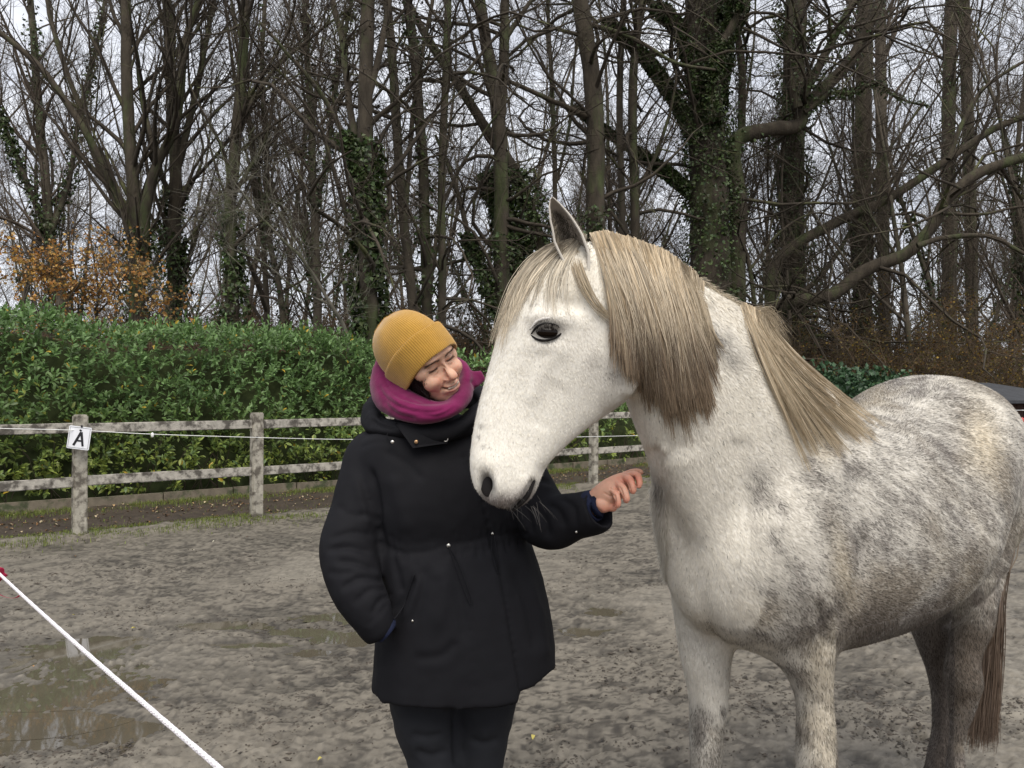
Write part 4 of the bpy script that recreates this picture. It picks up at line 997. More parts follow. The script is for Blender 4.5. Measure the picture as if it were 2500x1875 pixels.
q = P(2488, 1036, 10.); b = MB(); b.add(*loft([(q[0], q[1], -.2), (q[0], q[1], .6), (q[0], q[1], q[2])], [(.028, 0, 0)] * 3, [(0, .028, 0)] * 3, M=12)); b.build('post', M_post, ef)
for (y0, y1, nm) in ((1001, 1002, 0), (1030, 1032, 1), (1086, 1087, 2)):
    pth = catmull([P(1900, y0 - 6, 13.), P(2430, y0, 10.4), P(2500, y1, 9.95), P(2640, y1 + 8, 9.0)], 24); V, F = tubes(pth, np.full((1, 24), .004), 5); mobj('wire', V, F, M_cord, ef)
q = P(2496, 1026, 9.96); b = MB(); b.add(*ellipsoid(q, (.02, .02, .035), n=12, m=8)); b.add(*tubes(np.array([q, q - (0, 0, .07)]), np.array([.009, .006]), 8, cap=True)); b.build('insulator', material('red_insulator', (.6, .07, .06), rough=.4), ef)
q = P(2462, 1003, 10.15); b = MB()
for s in (-1, 1): b.add(*tubes(np.array([q + (s * .014, -.008, .045), q + (s * .004, -.008, 0), q + (s * .008, -.008, -.035)]), np.array([.006, .008, .006]), 6, cap=True))
tag(b.build('clip', material('yellow_plastic', (.55, .42, .08), rough=.5)), 'small yellow plastic clip gripping the upper white wire by the shed', 'clip')

# things that would otherwise share a label are told apart by their order from the left
_by = {}
for o in [o for o in COL.objects if o.parent is None and o.get('group') and o.get('group') == o.get('label')]: _by.setdefault(o['label'], []).append(o)
for lab, L_ in _by.items():
    L_.sort(key=lambda o: o.location.x / max(o.location.y, 1))
    grp = 'woodland trees' if 'tree' in lab else 'brush thickets'
    words = {1: [''], 2: [', left of two', ', right of two'], 3: [', left of three', ', middle of three', ', right of three']}.get(len(L_))
    for i, o in enumerate(L_):
        o['group'] = grp + ' ' + lab.split(',')[-1].strip() if 'tree' in lab else 'brush thickets in the wood'
        o['label'] = lab + (words[i] if words else ', ' + ('first', 'second', 'third', 'fourth', 'fifth', 'sixth')[i] + ' from the left')
# ================================================================== the grey horse
HU = nrm(np.array((.766, .643, 0))); HN = np.array((.643, -.766, 0)); HC = np.array((.50, 2.10, 0)); UP = np.array((0, 0, 1.))
def hb(s, n, z): return HC + HU * s + HN * n + UP * z     # s back from the chest, n towards the camera side, z height

def ringloft(rings, n, M=44, e=2.0):
    """rings of (T, B, w, egg): T and B world points on the upper/lower outline, w half width, egg > 0 wider towards T"""
    T = np.array([r[0] for r in rings]); B = np.array([r[1] for r in rings]); W = np.array([[r[2], r[3]] for r in rings])
    A = catmull(np.hstack([T, B, W]), n); T, B, W = A[:, :3], A[:, 3:6], A[:, 6:]
    C = (T + B) / 2; a = (T - B) / 2; tg = nrm(np.gradient(C, axis=0)); lat = nrm(np.cross(tg, a))
    t = np.arange(M) * 2 * math.pi / M; c = np.cos(t); s = np.sin(t)
    c = np.sign(c) * np.abs(c) ** (2 / e); s2 = np.sign(s) * np.abs(s) ** (2 / e)
    V = C[:, None] + s2[None, :, None] * a[:, None] + (c[None] * W[:, :1] * (1 + W[:, 1:] * s2[None]))[..., None] * lat[:, None]
    V = V.reshape(-1, 3); j = np.arange(M); j2 = (j + 1) % M; b = (np.arange(n - 1) * M)[:, None]
    F = [np.stack([b + j, b + j2, b + M + j2, b + M + j], -1).reshape(-1, 4)]
    n0 = len(V); V = np.vstack([V, C[0], C[-1]])
    F.append(np.concatenate([np.stack([j2, j, np.full(M, n0)], -1), np.stack([(n - 1) * M + j, (n - 1) * M + j2, np.full(M, n0 + 1)], -1)]))
    return V, F

mb = MB()
# head: dorsal outline / jaw outline, muzzle a little nearer than the poll
dh = lambda k: 1.965 - .095 * k
H = [((1478, 606), (1560, 800), .070, .0, -.05), ((1420, 592), (1572, 880), .088, .1, 0), ((1350, 622), (1562, 935), .104, .22, .1), ((1290, 680), (1535, 975), .108, .30, .25), ((1247, 745), (1500, 1002), .102, .30, .38),
     ((1216, 815), (1462, 1028), .088, .25, .5), ((1194, 890), (1424, 1058), .073, .20, .62), ((1173, 965), (1388, 1092), .062, .16, .73), ((1157, 1030), (1356, 1124), .055, .10, .83),
     ((1145, 1088), (1334, 1150), .054, .02, .9), ((1140, 1135), (1327, 1172), .057, -.02, .95), ((1144, 1180), (1321, 1200), .055, -.05, 1), ((1158, 1215), (1304, 1228), .047, -.05, 1.03), ((1180, 1237), (1285, 1247), .035, 0, 1.05), ((1212, 1248), (1262, 1256), .018, 0, 1.05)]
mb.add(*ringloft([(P(*t, dh(k)), P(*b_, dh(k) + .01), w, e) for t, b_, w, e, k in H], 60, e=2.25))
# cheek (masseter) disc
V, F = ellipsoid(P(1478, 880, 1.905), (.098, .052, .118), rot('Y', 18)); mb.add(V, F)
# neck
N_ = [((1400, 600), (1545, 860), .070, 1.95), ((1480, 590), (1548, 930), .086, 1.955), ((1570, 614), (1556, 1000), .095, 1.975), ((1650, 662), (1580, 1080), .100, 2.00), ((1730, 706), (1610, 1165), .108, 2.035), ((1805, 752), (1632, 1250), .125, 2.08), ((1870, 805), (1645, 1340), .155, 2.14), ((1950, 885), (1665, 1420), .18, 2.22), ((2010, 960), (1720, 1480), .20, 2.32)]
NR = []
for t, b_, w, d in N_:
    k = (t[0] - 1400) / 610.
    NR.append((P(*t, d + .05 * k), P(*b_, d - .03 * k), w, -.12))
mb.add(*ringloft(NR, 50, e=2.1))
# trunk
TR = [(-.035, 1.13, 1.00, .07, 0), (.0, 1.22, .93, .15, 0), (.07, 1.32, .865, .205, -.05), (.17, 1.40, .82, .235, -.1), (.30, 1.45, .785, .250, -.15), (.45, 1.465, .77, .280, -.15), (.62, 1.45, .765, .318, -.1), (.80, 1.445, .770, .345, -.05), (.98, 1.475, .80, .35, 0),
      (1.12, 1.53, .845, .335, .08), (1.25, 1.572, .89, .315, .15), (1.38, 1.565, .90, .29, .15), (1.50, 1.50, .96, .25, .1), (1.60, 1.39, 1.02, .18, 0), (1.66, 1.26, 1.10, .08, 0)]
RL = []
for s, zt, zb, w, egg in TR: RL.append((hb(s, 0, zt), hb(s, 0, zb), w, egg))
mb.add(*ringloft(RL, 70, M=56, e=2.15))
# shoulders and chest muscles
for sd in (1, -1):
    V, F = ellipsoid(hb(.21 + .03 * (sd < 0), .130 if sd > 0 else -.105, 1.15), (.14, .108, .29), rot('Z', 40) @ rot('Y', 22)); mb.add(V, F)
    V, F = ellipsoid(hb(.065, .085 if sd > 0 else -.075, 1.03), (.08, .085, .15), rot('Z', 40)); mb.add(V, F)
    V, F = ellipsoid(hb(1.36, sd * .17, 1.22), (.24, .12, .30), rot('Z', 40) @ rot('Y', -15)); mb.add(V, F)
def legrings(L, d0, d1, depthratio=1.15):
    """L of (py, xl, xr) outline pixels; depth from d0 (top) to d1 (bottom)"""
    C, A, B = [], [], []
    n = len(L)
    for k, (py, xl, xr) in enumerate(L):
        d = d0 + (d1 - d0) * k / (n - 1); a = P(xl, py, d); b_ = P(xr, py, d); C.append((a + b_) / 2); h = np.linalg.norm(b_ - a) / 2
        A.append((h, 0, 0)); B.append((0, min(h * depthratio, .085 + .02 * (py > 1450)), 0))
    return C, A, B
def zpix(z, d): return 967 + (CAM_H - z) * FPX / d     # pixel row of a height at a depth
def legdown(L, d, cx, spec):
    """continue a leg below the frame: spec of (z, half width m, dx m)"""
    for z, w, dx in spec:
        py = zpix(z, d); q = cx + dx * FPX / d; L.append((py, q - w * FPX / d, q + w * FPX / d))
    return L
near_f = [(1330, 1820, 2110), (1400, 1845, 2100), (1470, 1835, 2080), (1529, 1812, 2052), (1572, 1832, 2034), (1604, 1872, 2035), (1636, 1908, 2036), (1700, 1939, 2037), (1765, 1945, 2037), (1829, 1945, 2040), (1872, 1944, 2042)]
near_f = legdown(near_f, 2.19, 1994, [(.45, .050, 0), (.40, .042, 0), (.30, .033, .004), (.20, .036, .0), (.14, .042, -.01), (.10, .038, -.02), (.07, .046, -.025), (.02, .056, -.03), (-.004, .058, -.03)])
mb.add(*loft(*legrings(near_f, 2.22, 2.19), n=60, M=28))
off_f = [(1400, 1625, 1800), (1470, 1636, 1795), (1529, 1644, 1788), (1572, 1650, 1790), (1615, 1656, 1788), (1658, 1669, 1784), (1700, 1679, 1780), (1743, 1682, 1774), (1786, 1682, 1766), (1829, 1682, 1766), (1872, 1685, 1764)]
off_f = legdown(off_f, 2.34, 1724, [(.42, .047, 0), (.37, .040, 0), (.28, .032, .004), (.19, .035, .0), (.14, .041, -.01), (.10, .037, -.02), (.07, .045, -.025), (.02, .055, -.03), (-.004, .057, -.03)])
mb.add(*loft(*legrings(off_f, 2.36, 2.34), n=60, M=28))
near_h = [(1250, 2290, 2480), (1340, 2300, 2468), (1400, 2310, 2450), (1450, 2322, 2432), (1486, 2330, 2424), (1529, 2331, 2420), (1572, 2324, 2400), (1615, 2312, 2386), (1658, 2309, 2394), (1700, 2319, 2386), (1743, 2320, 2374), (1786, 2319, 2358), (1829, 2315, 2353), (1872, 2311, 2357)]
near_h = legdown(near_h, 2.86, 2334, [(.17, .040, 0), (.12, .035, -.01), (.08, .044, -.02), (.02, .055, -.03), (-.004, .057, -.03)])
mb.add(*loft(*legrings(near_h, 2.80, 2.86, 1.25), n=60, M=28))
off_h = [(1420, 2225, 2330), (1500, 2222, 2325), (1550, 2232, 2318), (1593, 2247, 2314), (1636, 2262, 2312), (1679, 2272, 2316), (1722, 2276, 2320), (1786, 2275, 2318), (1829, 2266, 2314), (1872, 2260, 2306)]
off_h = legdown(off_h, 3.06, 2284, [(.11, .036, 0), (.08, .045, -.01), (.02, .055, -.02), (-.004, .057, -.02)])
mb.add(*loft(*legrings(off_h, 3.0, 3.06, 1.25), n=50, M=28))

V, F, E = remesh(mb, .0066, 6)
# extra smoothing where masses meet (neck/shoulder/legs), none on the face
def near(V, c, r): return np.exp(-((V - c) ** 2).sum(1) / (r * r))
pxv = PROJ(V)
head_m = sstep(1620, 1500, pxv[:, 0]) * sstep(1.99 + .25, 1.99 + .1, V[:, 1])
V = lap(V, E, 24, .5, 1 - head_m)
_l = V - HC; ch_m = sstep(.55, .40, _l @ HU) * sstep(1.50, 1.22, V[:, 2]) * sstep(.60, .70, V[:, 2])
V = lap(V, E, 120, .5, ch_m)
V = lap(V, E, 6, .5)
Nn = vnormals(V, F)
# ---- sculpting on the visible side: features measured on the photograph, applied as real relief
def front_pts(V, Nn):
    v = nrm(V - np.array((0, 0, CAM_H))); return (v * Nn).sum(1) < -.05
class Surf:
    """look up the skin's visible depth at a pixel"""
    def __init__(s, V, Nn, cell=5):
        ok = front_pts(V, Nn); p = PROJ(V[ok]); d = V[ok][:, 1]; s.cell = cell
        s.W = 2900 // cell; s.Hh = 2300 // cell; g = np.full((s.Hh, s.W), 9.0)
        ix = np.clip(((p[:, 0]) / cell).astype(int), 0, s.W - 1); iy = np.clip((p[:, 1] / cell).astype(int), 0, s.Hh - 1)
        np.minimum.at(g, (iy, ix), d)
        for _ in range(14):
            h = g >= 8.9; q = np.pad(g, 1, mode='edge'); st = np.stack([q[1:-1, :-2], q[1:-1, 2:], q[:-2, 1:-1], q[2:, 1:-1]]); w = st < 8.9
            a = np.where(w, st, 0).sum(0) / np.maximum(w.sum(0), 1); g = np.where(h & (w.sum(0) > 0), a, g)
        s.g = g
    def d(s, px, py):
        x = np.clip(np.asarray(px, float) / s.cell - .5, 0, s.W - 2); y = np.clip(np.asarray(py, float) / s.cell - .5, 0, s.Hh - 2); i = x.astype(int); j = y.astype(int); f = x - i; h = y - j
        g = s.g; return (g[j, i] * (1 - f) + g[j, i + 1] * f) * (1 - h) + (g[j + 1, i] * (1 - f) + g[j + 1, i + 1] * f) * h
    def p(s, px, py, off=0.0): return P(px, py, float(s.d(px, py)) - off)
S = Surf(V, Nn); FR = front_pts(V, Nn)
def dent(px, py, rx, ry, amp, a=0.0):
    """rx, ry in pixels; amp metres along the normal (+ out)"""
    dx = pxv[:, 0] - px; dy = pxv[:, 1] - py; c, s_ = math.cos(math.radians(a)), math.sin(math.radians(a)); u_ = (dx * c + dy * s_) / rx; v_ = (-dx * s_ + dy * c) / ry
    zz = S.d(px, py); return amp * np.exp(-(u_ ** 2 + v_ ** 2)) * FR * (np.abs(V[:, 1] - zz) < .3)
def crease(pts, w, amp, closed=False):
    c = catmull(pts, 40); best = np.full(len(V), 1e9); lo = c.min(0) - 4 * w; hi = c.max(0) + 4 * w
    k = FR & (pxv[:, 0] > lo[0]) & (pxv[:, 0] < hi[0]) & (pxv[:, 1] > lo[1]) & (pxv[:, 1] < hi[1]); q = pxv[k]
    d2 = ((q[:, None] - c[None]) ** 2).sum(-1); m = d2.min(1); t = d2.argmin(1) / 39.
    out = np.zeros(len(V)); out[k] = amp * np.exp(-m / (w * w)) * (sstep(0, .12, t) * sstep(1, .88, t) if not closed else 1); return out
pxv = PROJ(V)
D = np.zeros(len(V))
D += dent(1345, 776, 48, 15, .011, 8) + dent(1310, 805, 16, 30, .004) + dent(1398, 742, 32, 20, -.011, 20) + dent(1335, 810, 34, 20, -.010, 5) + dent(1330, 846, 45, 14, .005)
D += crease([(1395, 850), (1345, 880), (1310, 940), (1290, 990)], 16, .0035) + crease([(1370, 930), (1330, 985), (1305, 1050)], 34, -.0035) + dent(1250, 960, 40, 80, -.004, 10)
D += dent(1230, 1120, 30, 50, .004) + dent(1185, 1130, 28, 30, .006) + dent(1186, 1180, 26, 40, .009) + dent(1187, 1183, 15, 30, -.040, -8) + dent(1217, 1190, 9, 30, .004)
D += crease([(1306, 1166), (1286, 1212), (1250, 1250)], 8, -.020) + crease([(1288, 1160), (1270, 1195), (1245, 1225)], 12, .004) + crease([(1303, 1175), (1297, 1205), (1278, 1235)], 10, .004) + dent(1325, 1150, 16, 20, -.006)
D += dent(1455, 900, 55, 75, .004, 20) + crease([(1400, 700), (1430, 690), (1455, 720), (1450, 780)], 14, .005)
D += crease([(1530, 960), (1515, 1005), (1470, 1040)], 16, -.006)
D += crease([(1590, 1080), (1606, 1160), (1645, 1270), (1695, 1380)], 24, -.013) + crease([(1650, 1090), (1680, 1200), (1740, 1330), (1780, 1400)], 52, .012)
D += crease([(1608, 1165), (1622, 1240), (1660, 1330)], 10, -.005)
D += crease([(1705, 1420), (1715, 1460), (1735, 1530), (1762, 1580)], 12, -.012) + 0
D += crease([(1800, 1060), (1815, 1180), (1820, 1280)], 34, -.006) + dent(1900, 1270, 80, 130, .010, -15)
D += crease([(2105, 1290), (2112, 1380), (2080, 1470), (2030, 1545)], 20, -.015) + crease([(1990, 1460), (2010, 1540), (2035, 1590)], 16, -.010) + dent(1960, 1440, 40, 60, .010)
D += dent(1885, 1560, 30, 60, .010, -20) + crease([(1858, 1500), (1880, 1580), (1925, 1650)], 10, -.006)
D += crease([(2470, 1390), (2430, 1450), (2360, 1500), (2290, 1540)], 12, -.014) + dent(2390, 1340, 60, 70, .012)
D += crease([(2260, 990), (2330, 1090), (2370, 1200), (2380, 1290)], 45, -.014) + dent(2290, 955, 60, 25, .012, 15) + dent(2440, 1150, 40, 90, .010)
D += crease([(1680, 770), (1760, 830), (1850, 960), (1900, 1080)], 30, .006) + crease([(1720, 740), (1790, 800), (1860, 900)], 18, -.006)
D += dent(1620, 1096, 9, 11, .010) + dent(1765, 1735, 9, 16, .006) + dent(1725, 1850, 30, 40, .004) + dent(1990, 1860, 32, 40, .004)
D += .0012 * fbm(V * 9, 3, 91) + .004 * fbm(V * 3.2, 2, 92) * (1 - head_m)
V = V + Nn * D[:, None]
V = lap(V, E, 2, .5)
V = lap(V, E, 14, .5, sstep(2.02, 2.12, V[:, 1]) * sstep(2.5, 2.3, V[:, 1]))
_q = V[np.argmin(((PROJ(V) - (1785, 1395)) ** 2).sum(1) + 1e6 * (V[:, 1] > 2.2))]
V = lap(V, E, 130, .5, np.clip(1.6 * np.exp(-((V - _q) ** 2).sum(1) / .10 ** 2), 0, 1))
# hind hocks: point backwards
Nn = vnormals(V, F); pxv = PROJ(V); FR = front_pts(V, Nn); S = Surf(V, Nn)

# ---- coat markings: colour of the hair itself
loc = V - HC; hs = loc @ HU; hn = loc @ HN; hz = V[:, 2]
CW = np.array((.80, .765, .69)); CG = np.array((.195, .172, .152)); CT = np.array((.60, .52, .385)); CB = np.array((.085, .062, .047)); CP = np.array((.30, .255, .235)); CK = np.array((.02, .018, .018))
def blend(C, col, w): w = np.clip(w, 0, 1)[:, None]; return C * (1 - w) + col * w
def blob(px, py, rx, ry, a=0.0):
    dx = pxv[:, 0] - px; dy = pxv[:, 1] - py; c, s_ = math.cos(math.radians(a)), math.sin(math.radians(a)); u_ = (dx * c + dy * s_) / rx; v_ = (-dx * s_ + dy * c) / ry; return np.exp(-(u_ ** 2 + v_ ** 2))
warp = .05 * np.stack([vnoise(V * 6, 5), vnoise(V * 6, 6), vnoise(V * 6, 7)], -1)
def coat_color(V, pxv, hs, hz, rnd=None):
    n_big = fbm((V + warp_of(V)) * 4.2, 4, 201); n_med = fbm((V + warp_of(V)) * 13, 3, 203)
    # streaky flecks stretched along the lie of the hair
    q = np.stack([hs * .82 - hz * .57, hs * .57 + hz * .82, V @ HN], -1) * np.array((22, 75, 30)); fl = fbm(q, 3, 207)
    C = np.tile(CW, (len(V), 1))
    trunk = sstep(.12, .42, hs + .12 * n_big) * sstep(1900, 2140, pxv[:, 0] + .55 * (np.minimum(pxv[:, 1], 1450) - 1100) + 90 * n_big + 60 * n_med)
    trunk = np.maximum(trunk, sstep(1690, 2060, pxv[:, 0] + .30 * (pxv[:, 1] - 1200) + 90 * n_big + 70 * n_med) * sstep(1020, 1260, pxv[:, 1]) * .8) * (hs > .02)
    back = sstep(1.36, 1.5, hz) * sstep(.3, .5, hs)
    C = blendf(C, CT, sstep(-.25, .5, n_big) * .75 * sstep(.2, .5, trunk) + .10)
    grey = trunk * (.50 + .50 * sstep(-.25, .50, n_med * .45 + n_big * .75 + .15 * fl)) * (1 - .55 * back * sstep(.2, -.3, n_big))
    C = blendf(C, CG, grey)
    C = blendf(C, CG * .9, trunk * .42 * sstep(.05, .6, fl + .45 * n_big))
    C = blendf(C, CW * 1.0, trunk * .5 * sstep(-.1, -.5, fl + .3 * n_big))
    C = blendf(C, CG * 1.1, .30 * sstep(.15, .6, n_med + .5 * n_big) * trunk * sstep(1.05, .85, hz))
    # light freckles on shoulder, neck and face
    C = blendf(C, CG, .16 * sstep(.30, .6, fl) * (1 - trunk) * sstep(1560, 1700, pxv[:, 0]))
    C = blendf(C, CG * 1.5, .12 * sstep(.35, .7, fbm(V * 40, 2, 211)) * (1 - trunk))
    C = blendf(C, CT, .35 * sstep(0, .5, n_big) * sstep(1500, 1700, pxv[:, 0]) * (1 - trunk))
    return C, trunk, n_big, n_med, fl
def warp_of(V): return .05 * np.stack([vnoise(V * 6, 5), vnoise(V * 6, 6), vnoise(V * 6, 7)], -1)
def blendf(C, col, w): w = np.clip(w, 0, 1)[:, None]; return C * (1 - w) + col * w
C, trunk, nb, nm, fl = coat_color(V, pxv, hs, hz)
legs = sstep(.95, .70, hz)
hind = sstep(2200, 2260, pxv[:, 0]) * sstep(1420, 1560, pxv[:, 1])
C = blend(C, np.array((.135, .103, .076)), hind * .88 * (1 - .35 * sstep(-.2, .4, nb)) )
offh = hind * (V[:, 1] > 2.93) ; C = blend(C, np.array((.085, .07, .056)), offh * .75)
fl_leg = sstep(1500, 1600, pxv[:, 1]) * (pxv[:, 0] < 2120)
C = blend(C, CT * .9, fl_leg * sstep(1930, 2010, pxv[:, 0] + 40 * nb) * .6)
C = blend(C, CG * 1.3, fl_leg * .28 * sstep(-.05, .45, fl + .4 * nb) * sstep(1900, 1990, pxv[:, 0]))
C = blend(C, np.array((.10, .085, .07)), fl_leg * sstep(1765, 1850, pxv[:, 1] + 40 * nm) * .70 * sstep(-.35, .45, nb + .5 * nm + .1))
C = blend(C, CG * .7, np.maximum(blob(1705, 1790, 22, 70), blob(1765, 1735, 8, 14)) * .9)
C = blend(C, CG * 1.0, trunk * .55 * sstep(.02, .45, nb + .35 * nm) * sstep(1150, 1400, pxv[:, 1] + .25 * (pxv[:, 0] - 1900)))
for (x, y, rx, ry, a, k) in ((1850, 1190, 26, 60, -10, .5), (1905, 1245, 14, 24, -20, .8), (1880, 1320, 34, 36, 0, .55), (2040, 1280, 36, 66, 0, .55), (1990, 1190, 50, 36, 20, .5), (2110, 1330, 40, 60, 0, .6), (2150, 1450, 60, 46, 0, .7), (2250, 1390, 50, 46, 0, .6), (2330, 1250, 60, 56, 0, .5), (2300, 1120, 46, 66, -20, .55), (2090, 1150, 60, 26, 25, .5), (2250, 962, 80, 18, 8, .7), (2340, 1010, 40, 24, 30, .6), (2190, 934, 100, 14, 0, .8), (2330, 980, 70, 26, 28, .6), (2430, 1120, 24, 60, -15, .5), (1960, 1500, 56, 46, 0, .5), (2200, 1230, 60, 40, 30, .4), (1955, 1400, 40, 30, 0, .5), (1470, 900, 34, 45, 30, .55), (1498, 935, 22, 30, 0, .85), (1380, 745, 40, 22, 20, .25), (1395, 695, 40, 60, 0, .22), (1750, 840, 60, 28, 35, .80), (1790, 870, 40, 22, 35, .45), (1320, 690, 20, 20, 0, .15), (1310, 1040, 60, 30, -30, .14),
                            (1590, 998, 6, 10, 20, .0), (1620, 1005, 4, 8, 0, .9), (1980, 1130, 35, 12, 60, .7), (1840, 1290, 12, 26, -20, .6), (2210, 1010, 60, 22, 20, .55), (2120, 960, 70, 12, -25, .45), (2140, 1330, 50, 40, 0, .6), (2180, 1440, 60, 40, 0, .6), (2340, 1060, 36, 70, -40, .55), (2480, 1150, 12, 80, 0, .5), (1850, 1450, 50, 50, 0, .30), (2000, 1500, 50, 40, 0, .45)):
    C = blend(C, CG * 1.0, blob(x, y, rx * 1.15, ry * 1.15, a) * k * (.45 + .9 * sstep(-.3, .35, nm + fl * .6)))
C = blend(C, CT * 1.05, blob(2400, 1080, 45, 90, -15) * .75); C = blend(C, CT, blob(2060, 1400, 24, 120, -12) * .6)
C = blend(C, CT * .95, sstep(2050, 2150, pxv[:, 0]) * .35 * sstep(-.2, .5, nb) * (1 - hind))
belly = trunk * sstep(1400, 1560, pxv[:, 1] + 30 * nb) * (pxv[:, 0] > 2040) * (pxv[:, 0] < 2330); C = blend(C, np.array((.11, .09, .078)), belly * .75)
# spine stripe and face
hd = sstep(1640, 1560, pxv[:, 0]) * (V[:, 1] < 2.12)
C = np.where((hd > .5)[:, None], C * .0 + blendf(np.tile(CW * 1.03, (len(V), 1)), CG * 2.0, .10 * sstep(-.1, .5, nb) + .10 * sstep(.25, .55, fbm(V * 55, 2, 213)))[:, :], C)
C = blend(C, CG, hd * (blob(1498, 930, 26, 42, 10) * .7 + blob(1460, 890, 40, 40) * .3) * (.5 + .8 * sstep(-.2, .3, nm)))
C = blend(C, CT * .8, hd * blob(1415, 680, 45, 60, 20) * .6)
for (x, y, r) in ((1296, 746, 5), (1324, 772, 4), (1310, 742, 4), (1361, 720, 6), (1345, 612, 5), (1440, 640, 6), (1430, 655, 5), (1175, 1040, 7), (1168, 1065, 5), (1180, 1090, 6), (1195, 1092, 4)):
    C = blend(C, CG * .8, hd * blob(x, y, r, r * .7) * .8)
C = blend(C, CK * 1.5, hd * np.clip(blob(1334, 809, 46, 28, 4) * 1.5 - .42, 0, 1))
C = blend(C, CG * 1.1, hd * blob(1338, 800, 62, 38) * .35)
# muzzle: grey-pink skin, shade inside nostril and mouth painted dark
mz = hd * sstep(1192, 1232, pxv[:, 1] + 14 * nm + .10 * np.abs(pxv[:, 0] - 1150)); C = blend(C, CP * .85, mz * .85); C = blend(C, CG * .7, mz * .7 * sstep(-.1, .35, nm))
C = blend(C, CK, hd * np.clip(blob(1188, 1184, 21, 36, -8) * 1.7 - .45, 0, 1)); C = blend(C, CG * .6, hd * crease([(1308, 1166), (1288, 1210), (1252, 1250)], 11, 1.0) * .9)
C = blend(C, CP * .8, hd * (blob(1282, 1205, 22, 34, 30) * .5 + blob(1205, 1225, 34, 14, 10) * .55))
C = blend(C, np.array((.10, .07, .05)), (hz < .10) * 1.0)
M_coat = material('horse_coat', (1, 1, 1), rough=.62, attr=True, vary=.07, scale=140, bump=.25, bscale=260, sheen=.25, spec=.25, bdist=.003)
horse = empty('horse', hb(.8, 0, 0), 'dappled grey horse standing beside the woman with its head turned towards her', 'horse')
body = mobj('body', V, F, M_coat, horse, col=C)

# ---- short coat hair: many thin pointed blades lying along the body
rg = np.random.default_rng(500)
Q = [f for f in F if f.shape[1] == 4][0]
def sample_faces(n, mask_fn=None):
    a, b_, c, d = V[Q[:, 0]], V[Q[:, 1]], V[Q[:, 2]], V[Q[:, 3]]; ar = np.linalg.norm(np.cross(c - a, d - b_), axis=1) * .5
    if mask_fn is not None: ar = ar * mask_fn
    i = rg.choice(len(Q), n, p=ar / ar.sum()); u_, v_ = rg.random((2, n, 1))
    w = [(1 - u_) * (1 - v_), u_ * (1 - v_), u_ * v_, (1 - u_) * v_]
    p = sum(w[k] * V[Q[i, k]] for k in range(4)); nn = nrm(sum(w[k] * Nn[Q[i, k]] for k in range(4))); cc = sum(w[k] * C[Q[i, k]] for k in range(4))
    return p, nn, cc
fc = V[Q].mean(1); fn = Nn[Q].mean(1); vis = ((nrm(fc - np.array((0, 0, CAM_H))) * fn).sum(1) < .35) & (fc[:, 2] > .12)
pq = PROJ(fc); dark = (np.exp(-((pq[:, 0] - 1333) / 34) ** 2 - ((pq[:, 1] - 808) / 20) ** 2) > .3) | (np.exp(-((pq[:, 0] - 1187) / 16) ** 2 - ((pq[:, 1] - 1183) / 28) ** 2) > .3)
wgt = vis * (~dark) * 1.0 + .06 * (fc[:, 2] > .1) * (~dark)
wgt = wgt * np.where(fc[:, 1] < 2.0, 1.35, 1.0)
n = 260000
p, nn, cc = sample_faces(n, wgt)
pp = PROJ(p); hs_ = (p - HC) @ HU
flow = np.tile(HU * .80 - UP * .60, (n, 1))
hd_ = (pp[:, 0] < 1570) & (p[:, 1] < 2.12)
axis = nrm(P(1180, 1180, 1.87) - P(1420, 640, 1.96)); flow = np.where(hd_[:, None], axis * .8 + UP * -.25 + np.array((.25, 0, 0)), flow)
nk = (~hd_) & (pp[:, 0] + 160 * rg.normal(size=n) < 1900) & (pp[:, 1] + 80 * rg.normal(size=n) < 1390); flow = np.where(nk[:, None], nrm(P(1800, 1300, 2.1) - P(1600, 800, 2.0)) + .15 * rg.normal(size=(n, 1)), flow)
lg = p[:, 2] < .9; flow = np.where(lg[:, None], np.array((.12, .1, -1.)), flow)
ch = (~hd_) & (pp[:, 0] + 90 * rg.normal(size=n) < 1760) & (pp[:, 1] + 80 * rg.normal(size=n) > 1390); flow = np.where(ch[:, None], np.array((.25, .0, -1.)), flow)
wh = .45 * np.stack([vnoise(p * 5, 301), vnoise(p * 5, 302), vnoise(p * 5, 303)], -1); flow = flow + wh + .10 * rg.normal(size=(n, 3))
fl_ = nrm(flow - (flow * nn).sum(1, keepdims=True) * nn)
clump = .5 + .5 * vnoise(p * 60, 305)
L = rg.uniform(.009, .017, n) * np.where(hd_, .65, 1.0) * (1 + .5 * sstep(1.55, 1.75, p[:, 2]) * 0)
long_ = ((pp[:, 0] > 1570) & (pp[:, 0] < 1625) & (pp[:, 1] > 1180) & (pp[:, 1] < 1420)); L = np.where(long_, L * 2.2, L)
side = np.cross(fl_, nn); wd = rg.uniform(.0011, .0020, n) * (1 - .25 * hd_)
lift = rg.uniform(.10, .32, n) * np.where(long_, 1.6, 1)
a = p - nn * .0012; tip = p + fl_ * L[:, None] + nn * (L * lift)[:, None]; mid = p + fl_ * (L * .5)[:, None] + nn * (L * lift * .7 + .0004)[:, None]
Vh = np.stack([a - side * wd[:, None], a + side * wd[:, None], tip], 1).reshape(-1, 3)
b_ = np.arange(n)[:, None] * 3
j = rg.random(n); k = rg.normal(1, .07, n)[:, None]
lum = cc.mean(1)
cc = cc * np.clip(k, .6, 1.3); dk = (j < (.012 + .36 * sstep(.62, .38, lum)) * np.where(hd_, .5, 1)); cc = np.where(dk[:, None], cc * .46, cc); lt = j > .90; cc = np.where((lt & (lum < .5) & (lum > .24))[:, None], cc * .5 + CW * .5, cc)
M_hair = material('horse_hair', (1, 1, 1), rough=.55, attr=True, vary=0, spec=.3, trans=.25)
